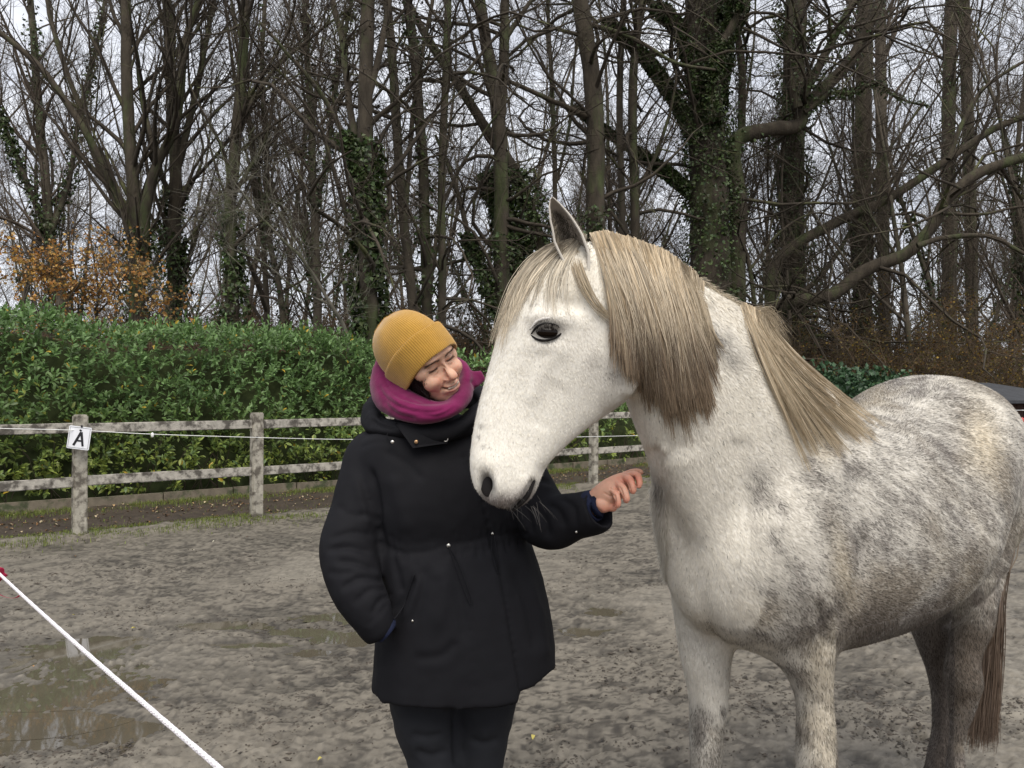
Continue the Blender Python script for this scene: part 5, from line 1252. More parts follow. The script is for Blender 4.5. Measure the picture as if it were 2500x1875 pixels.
o = mobj('coat_hair', Vh, [np.hstack([b_, b_ + 1, b_ + 2])], M_hair, horse, smooth=False, col=np.repeat(cc, 3, 0)); o['kind'] = 'stuff'

# ---- mane, forelock, tail: strands hanging over the surface
def ribbons(paths, w0, w1, cols, name, mat=None, parent=None):
    """paths (N,K,3); flat hairs facing roughly outwards, w widths in m (N,), cols (N,K,3)"""
    N, K, _ = paths.shape; T = nrm(np.gradient(paths, axis=1)); view = nrm(paths - np.array((0, 0, CAM_H)))
    sd = nrm(np.cross(T, view) + .5 * rg.normal(size=(N, 1, 3)))
    w = (w0[:, None] * (1 - np.linspace(0, 1, K)[None] ** 2 * .8))[..., None]
    Va = np.stack([paths - sd * w, paths + sd * w], 2).reshape(N, K * 2, 3)
    i = np.arange(K - 1) * 2; q = np.stack([i, i + 1, i + 3, i + 2], -1); Fh = (np.arange(N)[:, None, None] * K * 2 + q[None]).reshape(-1, 4)
    return mobj(name, Va.reshape(-1, 3), [Fh], mat or M_mane, parent or horse, smooth=True, col=np.repeat(cols, 2, 1).reshape(-1, 3))
M_mane = material('mane_hair', (1, 1, 1), rough=.5, attr=True, vary=0, spec=.35, trans=.2)
def lerp_poly(poly, t): poly = np.asarray(poly, float); x = t * (len(poly) - 1); i = np.minimum(x.astype(int), len(poly) - 2); f = (x - i)[:, None]; return poly[i] * (1 - f) + poly[i + 1] * f
def over_skin(pxp, off, K):
    """pixel paths (N,K,2) -> world points lying off metres above the skin"""
    d = S.d(pxp[..., 0], pxp[..., 1]); d = np.where(d > 8, np.nan, d)
    for k in range(1, d.shape[1]): d[:, k] = np.where(np.isnan(d[:, k]), d[:, k - 1], d[:, k])
    for k in range(d.shape[1] - 2, -1, -1): d[:, k] = np.where(np.isnan(d[:, k]), d[:, k + 1], d[:, k])
    ker = np.array((.25, .5, .25))
    for _ in range(3): d[:, 1:-1] = .25 * d[:, :-2] + .5 * d[:, 1:-1] + .25 * d[:, 2:]
    d = d - off; x = (pxp[..., 0] - 1250) / FPX; z = (937.5 - pxp[..., 1]) / FPX; y2 = math.cos(PITCH) - math.sin(PITCH) * z; s_ = d / y2
    return np.stack([x * s_, d, CAM_H + (math.sin(PITCH) + math.cos(PITCH) * z) * s_], -1)
def hair_colour(t, v, darkfrom=.45, light=(.47, .385, .27), dk=(.12, .088, .066), amt=1.0):
    """v (K,) along the hair"""
    lightc = np.array(light) * rg.uniform(.62, 1.22, (len(t), 1)); lightc = np.where(rg.random((len(t), 1)) < .16, lightc * .5, lightc); dkc = np.array(dk) * rg.uniform(.6, 1.7, (len(t), 1))
    m = amt * sstep(darkfrom, darkfrom + .4, v[None] + rg.normal(size=(len(t), 1)) * .13)[..., None]
    return lightc[:, None] * (1 - m) + dkc[:, None] * m
def mane_set(name, n, roots, mids, ends, off, K=14, sp=10, clumps=60, w=(.0009, .0019), **hc):
    cid = rg.integers(0, clumps, n); ct = rg.random(clumps); t = np.clip(ct[cid] + rg.normal(size=n) * .018, 0, 1)
    r_ = lerp_poly(roots, t) + rg.normal(size=(n, 2)) * 3; co = rg.normal(size=(clumps, 2)) * sp
    m_ = lerp_poly(mids, np.clip(t + rg.normal(size=n) * .02, 0, 1)) + co[cid] * .35 + rg.normal(size=(n, 2)) * 4; le = (1.06 - .60 * rg.random(n) ** 1.7 + .05 * rg.normal(size=clumps)[cid])[:, None]
    e_ = lerp_poly(ends, t) + co[cid] + rg.normal(size=(n, 2)) * 3.5; e_ = m_ + (e_ - m_) * le
    v = np.linspace(0, 1, K); pa = (1 - v)[None, :, None] ** 2 * r_[:, None] + 2 * (v * (1 - v))[None, :, None] * (2 * m_ - .5 * r_ - .5 * e_)[:, None] + v[None, :, None] ** 2 * e_[:, None]
    pa = pa + 2.0 * np.stack([vnoise(np.stack([v * 3 + 0 * c_, np.full(K, c_), 0 * v], -1), 9) for c_ in np.arange(n) * 1.37])[..., None] * v[None, :, None]
    o_ = off[0] + (off[1] - off[0]) * rg.random(n); pts = over_skin(pa, (o_[:, None] * (np.sin(np.clip(v * 1.25, 0, 1) * math.pi / 2))[None]), K)
    o = ribbons(pts, rg.uniform(*w, n), None, hair_colour(t, v, **hc), name); o['kind'] = 'stuff'; return o
mane_set('mane', 5600, [(1448, 574), (1478, 568), (1535, 583), (1612, 609), (1655, 640)], [(1500, 720), (1536, 740), (1590, 760), (1655, 770), (1690, 770)], [(1530, 880), (1574, 955), (1624, 992), (1674, 1034), (1716, 985), (1738, 925)], (.003, .026), clumps=120, sp=15, darkfrom=.50, light=(.64, .52, .36), dk=(.21, .155, .105))
mane_set('mane', 420, [(1448, 574), (1535, 583), (1655, 640)], [(1492, 730), (1600, 760), (1700, 790)], [(1540, 900), (1640, 985), (1745, 930)], (.018, .040), clumps=70, sp=26, light=(.64, .54, .40), darkfrom=.6, w=(.0006, .001))
mane_set('mane', 900, [(1640, 628), (1690, 664), (1712, 690)], [(1700, 740), (1712, 765), (1722, 790)], [(1722, 880), (1738, 890), (1742, 860)], (.002, .012), clumps=24, sp=8, darkfrom=.75)
mane_set('mane', 2600, [(1815, 745), (1842, 757), (1868, 775)], [(1872, 880), (1905, 880), (1950, 890)], [(1990, 1118), (2040, 1075), (2095, 1045), (2135, 1062)], (.003, .030), clumps=44, sp=15, darkfrom=1.05, light=(.60, .495, .35))
# short stiff hairs along the crest
n = 900; t = rg.random(n); r_ = lerp_poly([(1440, 572), (1535, 588), (1612, 618), (1700, 682), (1760, 722), (1815, 755), (1865, 790)], t); e_ = r_ + np.stack([rg.uniform(4, 26, n), rg.uniform(-7, 12, n)], -1); v = np.linspace(0, 1, 5)
pa = r_[:, None] * (1 - v)[None, :, None] + e_[:, None] * v[None, :, None] + (np.sin(v * math.pi) * -4)[None, :, None] * np.array((0, 1.))
dd = np.interp(t, [0, .5, 1], [1.985, 2.05, 2.14]); pts = np.stack([[P(q[0], q[1], d_) for q in row] for row, d_ in zip(pa, dd)])
o = ribbons(pts, rg.uniform(.0006, .0011, n), None, hair_colour(t, v, 1.5, light=(.55, .48, .37)), 'mane'); o['kind'] = 'stuff'
# wispy tuft at the withers end of the crest
n = 160; t = rg.random(n); v = np.linspace(0, 1, 9); r_ = np.array((1835, 765)) + rg.normal(size=(n, 2)) * 6; m_ = np.array((1875, 738)) + rg.normal(size=(n, 2)) * 12; e_ = np.array((1905, 830)) + rg.normal(size=(n, 2)) * np.array((16, 30))
pa = (1 - v)[None, :, None] ** 2 * r_[:, None] + 2 * (v * (1 - v))[None, :, None] * m_[:, None] + v[None, :, None] ** 2 * e_[:, None]; pts = np.array([[P(q[0], q[1], 2.12) for q in row] for row in pa])
o = ribbons(pts, np.full(n, .0006), None, hair_colour(t, v, 1.5), 'mane'); o['kind'] = 'stuff'
# forelock: over the forehead and a few wisps across the cheek
mane_set('forelock', 360, [(1428, 575), (1405, 585), (1375, 592), (1352, 600)], [(1325, 650), (1304, 648), (1284, 655), (1270, 670)], [(1246, 775), (1230, 795), (1216, 820), (1204, 850)], (.003, .022), clumps=40, sp=12, darkfrom=1.2, light=(.64, .555, .43), w=(.0007, .0013))
mane_set('forelock', 110, [(1436, 572), (1400, 585), (1372, 600)], [(1385, 660), (1345, 655), (1310, 660)], [(1372, 760), (1330, 745), (1285, 735)], (.002, .012), clumps=26, sp=18, darkfrom=1.2, light=(.62, .55, .44), w=(.0006, .0012))
mane_set('forelock', 60, [(1385, 620), (1440, 600)], [(1420, 720), (1500, 740)], [(1480, 800), (1600, 790)], (.012, .02), clumps=5, sp=8, darkfrom=1.5, w=(.0006, .0009))
# hair behind the jaw under the mane, ear fringe
# tail hanging behind the near hind leg
n = 1500; t = rg.random(n); v = np.linspace(0, 1, 14); tb = hb(1.63, .06, 1.36)
x0 = tb; ends = np.stack([np.interp(t, [0, 1], [2364, 2436]), 1790 + rg.normal(size=n) * 22], -1); E3 = np.array([P(q[0] + rg.normal() * 4, q[1], 3.02 + rg.normal() * .02) for q in ends]); mid = np.array([P(np.interp(t_, [0, 1], [2402, 2440]), 1500, 3.02) for t_ in t]) + rg.normal(size=(n, 3)) * .008
st = x0 + rg.normal(size=(n, 3)) * .02; upm = np.array([P(2446, 1300, 3.12)] * n) + rg.normal(size=(n, 3)) * .015
cps = np.stack([st, upm, mid, (mid + E3) / 2 + rg.normal(size=(n, 3)) * .006, E3], 1)
pts = np.array([catmull(c_, 14) for c_ in cps])
o = ribbons(pts, rg.uniform(.0012, .0024, n), None, hair_colour(t, v, .2, light=(.22, .17, .12), dk=(.12, .085, .062)), 'tail'); o['kind'] = 'stuff'

# ---- ears: cupped shells
M_ear = material('horse_ear', (1, 1, 1), rough=.7, attr=True, vary=.1, scale=60, bump=.3, bscale=200, sheen=.4, trans=.12, bdist=.003)
def ear(dshift, sc=1.0, mirror=1):
    nu, nv = 25, 30; u_ = np.linspace(-1, 1, nu); vv = np.linspace(0, 1, nv)
    d0 = 1.875 + dshift
    ax = catmull([(1412, 668), (1400, 625), (1388, 575), (1370, 525), (1349, 481)], nv); hw = np.interp(vv, [0, .12, .35, .6, .8, .93, 1], [19, 33, 45, 40, 27, 13, 1.0]); dep = np.interp(vv, [0, .15, .4, .7, 1], [.060, .066, .058, .034, .002])
    G = np.zeros((nv, nu, 3)); perp = np.array((.93, .36))
    for i in range(nv):
        for k, uu in enumerate(u_):
            q = ax[i] + perp * hw[i] * math.sin(uu * math.pi / 2 * .98); fold = dep[i] * (math.cos(uu * math.pi / 2) ** .8) if abs(uu) < 1 else 0
            G[i, k] = P(q[0], q[1], d0 + fold - .010 * (uu > 0) * uu ** 2 + .004 * (1 - vv[i]))
    col = np.zeros((nv, nu, 3)); inn = np.cos(np.clip(u_, -1, 1) * math.pi / 2)[None] ** .6 * np.interp(vv, [0, .2, .8, 1], [1, .9, .7, .1])[:, None]
    col[:] = np.array((.62, .56, .48)); nz = fbm(G * np.array((60, 60, 25)), 2, 5)
    col = col * (1 - .80 * inn[..., None] * (1 + .4 * nz[..., None])) + np.array((.16, .13, .105)) * .6 * inn[..., None]
    th = .0045; cam = np.array((0, 1, 0)) * th
    Vf = G.reshape(-1, 3); Vb = Vf + cam * 1.2
    i = (np.arange(nv - 1)[:, None] * nu + np.arange(nu - 1)[None]).ravel(); Ff = np.stack([i, i + 1, i + nu + 1, i + nu], -1); Fb = (Ff + nv * nu)[:, ::-1]
    e1 = np.arange(nv - 1) * nu; e2 = e1 + nu - 1; N0 = nv * nu
    Fs = np.concatenate([np.stack([e1, e1 + nu, e1 + nu + N0, e1 + N0], -1), np.stack([e2 + nu, e2, e2 + N0, e2 + nu + N0], -1)])
    o = mobj('ear', np.vstack([Vf, Vb]), [np.concatenate([Ff, Fb, Fs])], M_ear, horse, col=np.vstack([col.reshape(-1, 3), np.full((N0, 3), .55)]))
    for e_, rr_ in ((0, .0030), (nu - 1, .0036)):
        V1, F1 = tubes(G[:, e_] + np.array((0, -.001, 0)), (rr_ * np.interp(vv, [0, .15, .8, 1], [.9, 1, .7, .25]))[None], 8, cap=True)
        mobj('rim', V1, F1, M_ear, o, col=np.full((len(V1), 3), .62) * np.array((1, .93, .82)))
    return G
G = ear(0.0); ear(.115)
# soft hair at the ear base and inside
n = 2200; ui = rg.integers(2, 23, n); vi = rg.integers(0, 22, n); st = G[vi, ui] - np.array((0, .001, 0)); dr_ = nrm(np.array((.15, -.35, .75)) + rg.normal(size=(n, 3)) * .3); Lh = rg.uniform(.010, .024, n) * np.interp(vi, [0, 8, 22], [1.3, 1, .5])
v = np.linspace(0, 1, 4); pts = st[:, None] + dr_[:, None] * (v[None, :, None] * Lh[:, None, None]); edge = np.abs(ui - 12) / 12.
cc = (np.array((.50, .44, .35)) * np.clip(edge, .25, 1)[:, None])[:, None] * np.ones((1, 4, 1)) * rg.uniform(.6, 1.2, (n, 1, 1))
o = ribbons(pts, np.full(n, .0007), None, cc, 'ear_hair'); o['kind'] = 'stuff'

# ---- eye, lids, lashes, whiskers
M_eye = material('horse_eye', (.010, .006, .004), rough=.12, vary=0, spec=.22)
M_lid = material('horse_lid', (.012, .011, .011), rough=.7, vary=.2, scale=60, spec=.1)
ec = S.p(1335, 811, -.004)
V2, F2 = ellipsoid((0, 0, 0), (.0275, .0175, .0160), n=32, m=20); mobj('eye', V2 @ rot('Y', 4).T + ec, F2, M_eye, horse)
def lidtube(pts, r, off, name, mat, n=26):
    c = catmull([S.p(x, y, off) for x, y in pts], n); rr = r * np.sin(np.linspace(.12, math.pi - .12, n)) ** .5; V_, F_ = tubes(c, rr[None], 10, cap=True); return mobj(name, V_, F_, mat, horse)
def arc3(pts, ns=.0): return [ec + np.array(((x - 1335) * .00094, -.0125 - ns, -(y - 811) * .00094)) for x, y in pts]
def tube3(c, r, name, mat, n=26, p=.5):
    c = catmull(c, n); rr = r * np.sin(np.linspace(.15, math.pi - .15, n)) ** p; V_, F_ = tubes(c, rr[None], 10, cap=True); return mobj(name, V_, F_, mat, horse)
def arcd(pts, edge=.010, top=.014):
    out = []
    for x, y in pts:
        k = abs(x - 1335) / 36.; out.append(ec + np.array(((x - 1335) * .00094, -.0175 + .011 * k * k, -(y - 811) * .00094)))
    return out
tube3(arcd([(1296, 818), (1310, 800), (1331, 793), (1356, 796), (1377, 808)]), .0030, 'upper_lid', M_lid)
tube3(arcd([(1296, 818), (1312, 829), (1334, 832), (1358, 823), (1377, 808)]), .0030, 'lower_lid', M_lid)
M_lidw = material('brow_skin', (.62, .59, .55), rough=.6, vary=.2, scale=80, bump=.3, bscale=200)
tube3(arcd([(1294, 806), (1312, 786), (1336, 779), (1360, 784), (1378, 797)]), .0040, 'brow_fold', M_lidw)
n = 90; t = rg.random(n); base_ = np.array(catmull(arcd([(1302, 812), (1318, 798), (1336, 791), (1354, 794), (1366, 800)]), 50))[(t * 49).astype(int)]; v = np.linspace(0, 1, 5)
pts = base_[:, None] + v[None, :, None] * (np.array((-.002, -.011, -.002)) + rg.normal(size=(n, 3)) * .0015)[:, None] + (v ** 2)[None, :, None] * np.array((0, -.001, -.009))
o = ribbons(pts, np.full(n, .0004), None, np.tile(np.array((.10, .09, .08)), (n, 5, 1)), 'eyelashes'); o['kind'] = 'stuff'
# nostril: dark lens standing in for the shade of its hollow
M_nos = material('hollow_shade', (.012, .010, .010), rough=.7, vary=0)
V2, F2 = ellipsoid((0, 0, 0), (.0140, .004, .0280), n=20, m=14); mobj('nostril', V2 @ rot('Y', -8).T + S.p(1187, 1183, .0005), F2, M_nos, horse)
c = catmull([S.p(x, y, -.0015) for x, y in ((1306, 1170), (1285, 1213), (1250, 1248))], 22); V_, F_ = tubes(c, (.0062 * np.sin(np.linspace(.25, math.pi - .3, 22)) ** .6)[None], 8, cap=True); mobj('mouth_shade', V_, F_, M_nos, horse)  # dark tube standing in for the shade in the mouth cleft
# whiskers on chin and lips
n = 18; t = rg.random(n); base_ = np.array([S.p(*q, .0) for q in zip(rg.uniform(1240, 1318, n), rg.uniform(1195, 1245, n))]); v = np.linspace(0, 1, 8); dr_ = nrm(np.array((.65, -.35, -.75)) + rg.normal(size=(n, 3)) * .35)
pts = base_[:, None] + v[None, :, None] * dr_[:, None] * rg.uniform(.02, .06, (n, 1, 1)) + (v ** 2)[None, :, None] * np.array((0, 0, -.01))
o = ribbons(pts, np.full(n, .00028), None, np.tile(np.array((.14, .13, .12)), (n, 8, 1)), 'whiskers'); o['kind'] = 'stuff'
# ================================================================== the woman
M_cloth = material('black_coat_cloth', (0.0100, 0.0100, 0.0122), rough=.78, vary=.18, scale=5, bump=.30, bscale=900, spec=.12, bdist=.001)
M_trouser = material('dark_trouser_cloth', (0.011, 0.012, 0.0155), rough=.8, vary=.15, scale=8, bump=.2, bscale=1200, bdist=.001)
M_navy = material('navy_knit', (0.007, 0.011, 0.034), rough=.85, vary=.2, scale=60, bump=.5, bscale=500, bdist=.002)
M_metal = material('snap_metal', (.62, .60, .56), rough=.28, vary=.1, metallic=.9)
M_brass = material('snap_brass', (.42, .26, .14), rough=.35, vary=.1, metallic=.8)
M_skin = material('skin', (1, 1, 1), rough=.48, attr=True, vary=.05, scale=90, bump=.12, bscale=700, spec=.35, sss=.25, bdist=.001)
M_hat = material('mustard_knit', (1, 1, 1), rough=.9, attr=True, vary=.06, scale=200, bump=.35, bscale=900, sheen=.5, spec=.1, bdist=.001)
M_scarf = material('magenta_fleece', (0.155, 0.012, 0.068), rough=.92, vary=.15, scale=30, bump=.4, bscale=420, sheen=.2, spec=.1, bdist=.002)
M_dhair = material('dark_hair', (.016, .011, .009), rough=.55, vary=.2, scale=50, spec=.4)
M_rubber = material('black_rubber', (.012, .012, .012), rough=.5, vary=.1)

woman = empty('person', P(1090, 2300, 2.22) * np.array((1, 1, 0)), 'woman in a black parka, mustard beanie and magenta scarf smiling down towards the horse muzzle', 'person')
rg = np.random.default_rng(900)

# ---------------- coat
DW = 2.23
rows_ = [(1012, 985, 1120, .07), (1030, 955, 1150, .085), (1052, 915, 1190, .10), (1080, 880, 1232, .115), (1115, 868, 1258, .13), (1160, 868, 1272, .145), (1215, 876, 1276, .152), (1270, 886, 1276, .150), (1310, 900, 1280, .142), (1332, 905, 1284, .140), (1360, 908, 1297, .148), (1400, 914, 1310, .158),
         (1470, 917, 1332, .168), (1545, 918, 1346, .175), (1610, 915, 1354, .178), (1690, 909, 1357, .18)]
M_ = 120; tt = np.arange(M_) * 2 * math.pi / M_; K = 90
rr = catmull(np.array(rows_, float), K)
def hem_y(x): return np.interp(x, [900, 912, 930, 965, 1040, 1119, 1190, 1240, 1269, 1273, 1290, 1310, 1335, 1358], [1685, 1697, 1718, 1728, 1735, 1737, 1733, 1724, 1714, 1694, 1686, 1677, 1658, 1634])
V_ = []
for k, (y, xl, xr, hd_) in enumerate(rr):
    cx = (xl + xr) / 2; hw = (xr - xl) / 2; dcen = DW + .0
    for t in tt:
        c, s = math.cos(t), math.sin(t); c2 = math.copysign(abs(c) ** .86, c); s2 = math.copysign(abs(s) ** .86, s)
        d = dcen + hd_ * s2 + .055 * c2
        px = cx + hw * c2 - 12 * s2
        yy = y
        if y > 1400:
            f = (y - 1400) / (1690 - 1400.); yy = 1400 + f * (hem_y(px) - 1400 - (10 if s2 > .2 else 0))
        # perspective: rows measured on the front of the coat
        wz = sstep(1380, 1600, yy); z = P(px, yy, DW - .14)[2] * (1 - wz) + P(px, yy, d)[2] * wz; V_.append(((px - 1250) / FPX * d, d, z))
V_ = np.array(V_)
# inner side of the skirt so that the hem is open with a real thickness
outer = V_.reshape(K, M_, 3); inner = []
for q in (K - 1, K - 6, K - 14):
    ring = outer[q].copy(); cen = ring.mean(0); ring[:, :2] = cen[:2] + (ring[:, :2] - cen[:2]) * .90; inner.append(ring + (0, 0, .004 if q == K - 1 else 0))
G_ = np.concatenate([outer, np.array(inner)]); n_ = len(G_); V_ = G_.reshape(-1, 3)
j = np.arange(M_); j2 = (j + 1) % M_; b_ = (np.arange(n_ - 1) * M_)[:, None]
F_ = [np.stack([b_ + j, b_ + M_ + j, b_ + M_ + j2, b_ + j2], -1).reshape(-1, 4)]
V_ = np.vstack([V_, G_[0].mean(0), G_[-1].mean(0)]); nn0 = n_ * M_
F_.append(np.concatenate([np.stack([j, j2, np.full(M_, nn0)], -1), np.stack([(n_ - 1) * M_ + j2, (n_ - 1) * M_ + j, np.full(M_, nn0 + 1)], -1)]))
mb = MB().add(V_, F_)
def pxtube(pts, n, M=32, ratio=1.0, e=2.0):
    """pts (px,py,d,r_px[,ratio]) -> closed tube"""
    C = np.array([P(p[0], p[1], p[2]) for p in pts]); R_ = np.array([p[3] * p[2] / FPX for p in pts]); A_ = catmull(np.hstack([C, R_[:, None]]), n); C, R_ = A_[:, :3], A_[:, 3]
    tg = nrm(np.gradient(C, axis=0)); dep = np.array((0, 1., 0)) - tg * tg[:, 1:2]; dep = nrm(dep); la = np.cross(tg, dep)
    return loft(C, la * R_[:, None], dep * (R_ * ratio)[:, None], M=M, ea=e, eb=e)
mb.add(*pxtube([(935, 1075, 2.22, 40), (900, 1108, 2.20, 54), (884, 1180, 2.17, 60), (869, 1260, 2.14, 64), (850, 1340, 2.10, 70), (868, 1425, 2.05, 66), (900, 1490, 2.03, 55), (925, 1540, 2.03, 44), (934, 1556, 2.03, 36)], 60, ratio=1.0))
mb.add(*pxtube([(1190, 1080, 2.26, 46), (1232, 1108, 2.25, 62), (1272, 1170, 2.23, 68), (1306, 1238, 2.20, 72), (1345, 1275, 2.16, 68), (1398, 1262, 2.12, 60), (1440, 1250, 2.08, 55), (1463, 1244, 2.06, 50)], 60, ratio=1.0))
# flared cuff of the raised sleeve
mb.add(*pxtube([(1405, 1262, 2.115, 56), (1440, 1254, 2.085, 56), (1468, 1243, 2.06, 54), (1476, 1240, 2.055, 45)], 26))
CV, CF, CE = remesh(mb, .0066, 4)
CV = lap(CV, CE, 6, .5, sstep(1620, 1560, PROJ(CV)[:, 1]))
CN = vnormals(CV, CF); pv = PROJ(CV)
view = nrm(CV - np.array((0, 0, CAM_H))); FRc = (view * CN).sum(1) < -.02
def pcrease(V, pv, FRm, pts, w, amp, ends=True):
    c = catmull(pts, 36); lo = c.min(0) - 4 * w; hi = c.max(0) + 4 * w; k = FRm & (pv[:, 0] > lo[0]) & (pv[:, 0] < hi[0]) & (pv[:, 1] > lo[1]) & (pv[:, 1] < hi[1]); q = pv[k]
    d2 = ((q[:, None] - c[None]) ** 2).sum(-1); m = d2.min(1); t = d2.argmin(1) / 35.; out = np.zeros(len(V)); out[k] = amp * np.exp(-m / (w * w)) * ((sstep(0, .2, t) * sstep(1, .8, t)) if ends else 1); return out
D = .0035 * fbm(CV * 9, 3, 401) + .0020 * fbm(CV * 26, 2, 402)
cr = lambda pts, w, a, e=True: pcrease(CV, pv, FRc, pts, w, a, e)
# gathered waist with its drawcord channel
D += cr([(925, 1326), (980, 1348), (1040, 1346), (1095, 1331), (1150, 1322), (1215, 1308), (1283, 1302)], 6, -.008, False)
for k, x in enumerate(range(940, 1280, 17)):
    y0 = np.interp(x, [925, 1000, 1095, 1283], [1328, 1348, 1332, 1303]); L_ = 26 + (k * 37 % 22)
    D += cr([(x + 3, y0 + 4), (x + 5 + (k % 3 - 1) * 5, y0 + L_)], 4.2, -.0055) + cr([(x, y0 - 4), (x - 3, y0 - L_ * .8)], 4.2, -.0045)
# front placket: overlap edge and stitched seams
D += cr([(1078, 1100), (1088, 1200), (1105, 1300), (1128, 1400), (1150, 1540), (1160, 1730)], 3.5, -.0035, False)
pl = catmull([(1130, 1115), (1168, 1210), (1197, 1330), (1212, 1380), (1228, 1460), (1245, 1560), (1262, 1660), (1270, 1720)], 60); py_ = np.clip(pv[:, 1], 1115, 1720); xe = np.interp(py_, pl[:, 1], pl[:, 0])
D += np.where(FRc & (pv[:, 1] > 1110) & (np.abs(CV[:, 1] - DW) < .4), .0055 * (1 - sstep(-2.5, 2.5, pv[:, 0] - xe)) * sstep(-150, -30, pv[:, 0] - xe) * sstep(1110, 1180, pv[:, 1]) * sstep(1300, 1290, pv[:, 0]), 0)
D += cr([tuple(q) for q in pl[::8] + np.array((5, 0))], 6, -.007, False)
# shoulder and sleeve folds
for pts, w, a in (([(900, 1130), (918, 1200), (925, 1280), (931, 1325)], 9, -.016), ([(865, 1150), (885, 1230), (905, 1290)], 13, .007), ([(792, 1345), (850, 1335), (915, 1350)], 9, -.011), ([(800, 1318), (860, 1300), (918, 1308)], 9, -.008), ([(815, 1370), (865, 1372), (930, 1395)], 8, -.010), ([(830, 1440), (880, 1412), (950, 1420)], 9, -.012), ([(860, 1480), (905, 1440), (955, 1440)], 8, -.008),
                  ([(870, 1255), (905, 1262), (922, 1280)], 8, -.007), ([(905, 1510), (925, 1470), (965, 1445)], 7, -.008), ([(895, 1530), (925, 1500), (950, 1470)], 5, -.005), ([(822, 1230), (850, 1255), (890, 1260)], 9, -.005), ([(795, 1395), (830, 1400), (870, 1395)], 8, -.006), ([(1015, 1405), (995, 1450), (965, 1500)], 7, -.011), ([(1028, 1400), (1010, 1460), (985, 1520)], 9, .006),
                  ([(960, 1360), (975, 1420), (985, 1450)], 10, -.006), ([(1040, 1370), (1030, 1450), (1005, 1540)], 12, -.006), ([(1110, 1360), (1125, 1470), (1140, 1580)], 16, -.007), ([(960, 1150), (975, 1230), (1000, 1310)], 24, .007), ([(1120, 1560), (1080, 1600), (1000, 1610)], 14, -.007), ([(1070, 1380), (1085, 1450), (1060, 1560)], 20, .006), ([(925, 1700), (1050, 1714), (1250, 1700)], 2.5, -.002),
                  ([(1325, 1225), (1360, 1245), (1380, 1290)], 8, -.010), ([(1300, 1230), (1330, 1270), (1340, 1320)], 9, -.011), ([(1365, 1215), (1400, 1240), (1405, 1290)], 7, -.007), ([(1420, 1205), (1440, 1245), (1440, 1290)], 4, -.006), ([(1275, 1200), (1290, 1260), (1300, 1310)], 9, -.010), ([(1245, 1370), (1290, 1480), (1310, 1600)], 18, -.008), ([(1290, 1400), (1325, 1530), (1335, 1620)], 14, .007), ([(1290, 1140), (1320, 1170), (1350, 1180)], 8, -.006),
                  ([(925, 1095), (990, 1130), (1040, 1180)], 10, -.005), ([(870, 1095), (915, 1080), (960, 1085)], 5, -.003)):
    D += cr(pts, w * .8, a * 1.0)
CV = CV + CN * D[:, None]; CV = lap(CV, CE, 2, .5)
# cuff opening of the raised sleeve: hollow it
cpos = P(1474, 1238, 2.05); cdir = nrm(P(1474, 1238, 2.05) - P(1400, 1262, 2.115)); rel = CV - cpos; ax_ = rel @ cdir; rad_ = np.linalg.norm(rel - ax_[:, None] * cdir, axis=1)
m = (ax_ > -.05) & (rad_ < .050) & (pv[:, 0] > 1405); CV = CV - cdir * (m * sstep(.050, .036, rad_) * .045 * sstep(-.05, 0, ax_))[:, None]
coat = mobj('coat', CV, CF, M_cloth, woman)
Sc = Surf(CV, vnormals(CV, CF))
def cord(pts, r, name, mat, off=.004, n=40, lift=None, parent=None):
    c = catmull([Sc.p(x, y, off) for x, y in pts], n)
    V1, F1 = tubes(c, np.full((1, n), r), 6, cap=True); return mobj(name, V1, F1, mat, parent or woman)
def button(px, py, r, mat, name, off=.004, parent=None, dome=.5):
    q = Sc.p(px, py, off); V1, F1 = ellipsoid((0, 0, 0), (r, r * dome, r), n=18, m=10); return mobj(name, V1 + q, F1, mat, parent or woman)
# drawcords, toggles, snaps, zip
cord([(1095, 1334), (1108, 1370), (1125, 1420), (1142, 1462), (1148, 1476)], .0013, 'drawcord', M_cloth, .006); cord([(1096, 1334), (1118, 1372), (1140, 1430), (1152, 1468), (1148, 1476)], .0013, 'drawcord', M_cloth, .006)
cord([(1202, 1304), (1200, 1340), (1207, 1372), (1216, 1402), (1218, 1380), (1206, 1306)], .0013, 'drawcord', M_cloth, .006)
button(1095, 1332, .0052, M_metal, 'toggle'); button(1202, 1303, .0035, M_metal, 'toggle'); button(1007, 1516, .0030, M_metal, 'pocket_snap'); button(1407, 1299, .003, M_metal, 'cuff_snap')
cord([(1012, 1402), (998, 1440), (985, 1480), (962, 1512)], .0016, 'pocket_edge', M_cloth, .003)
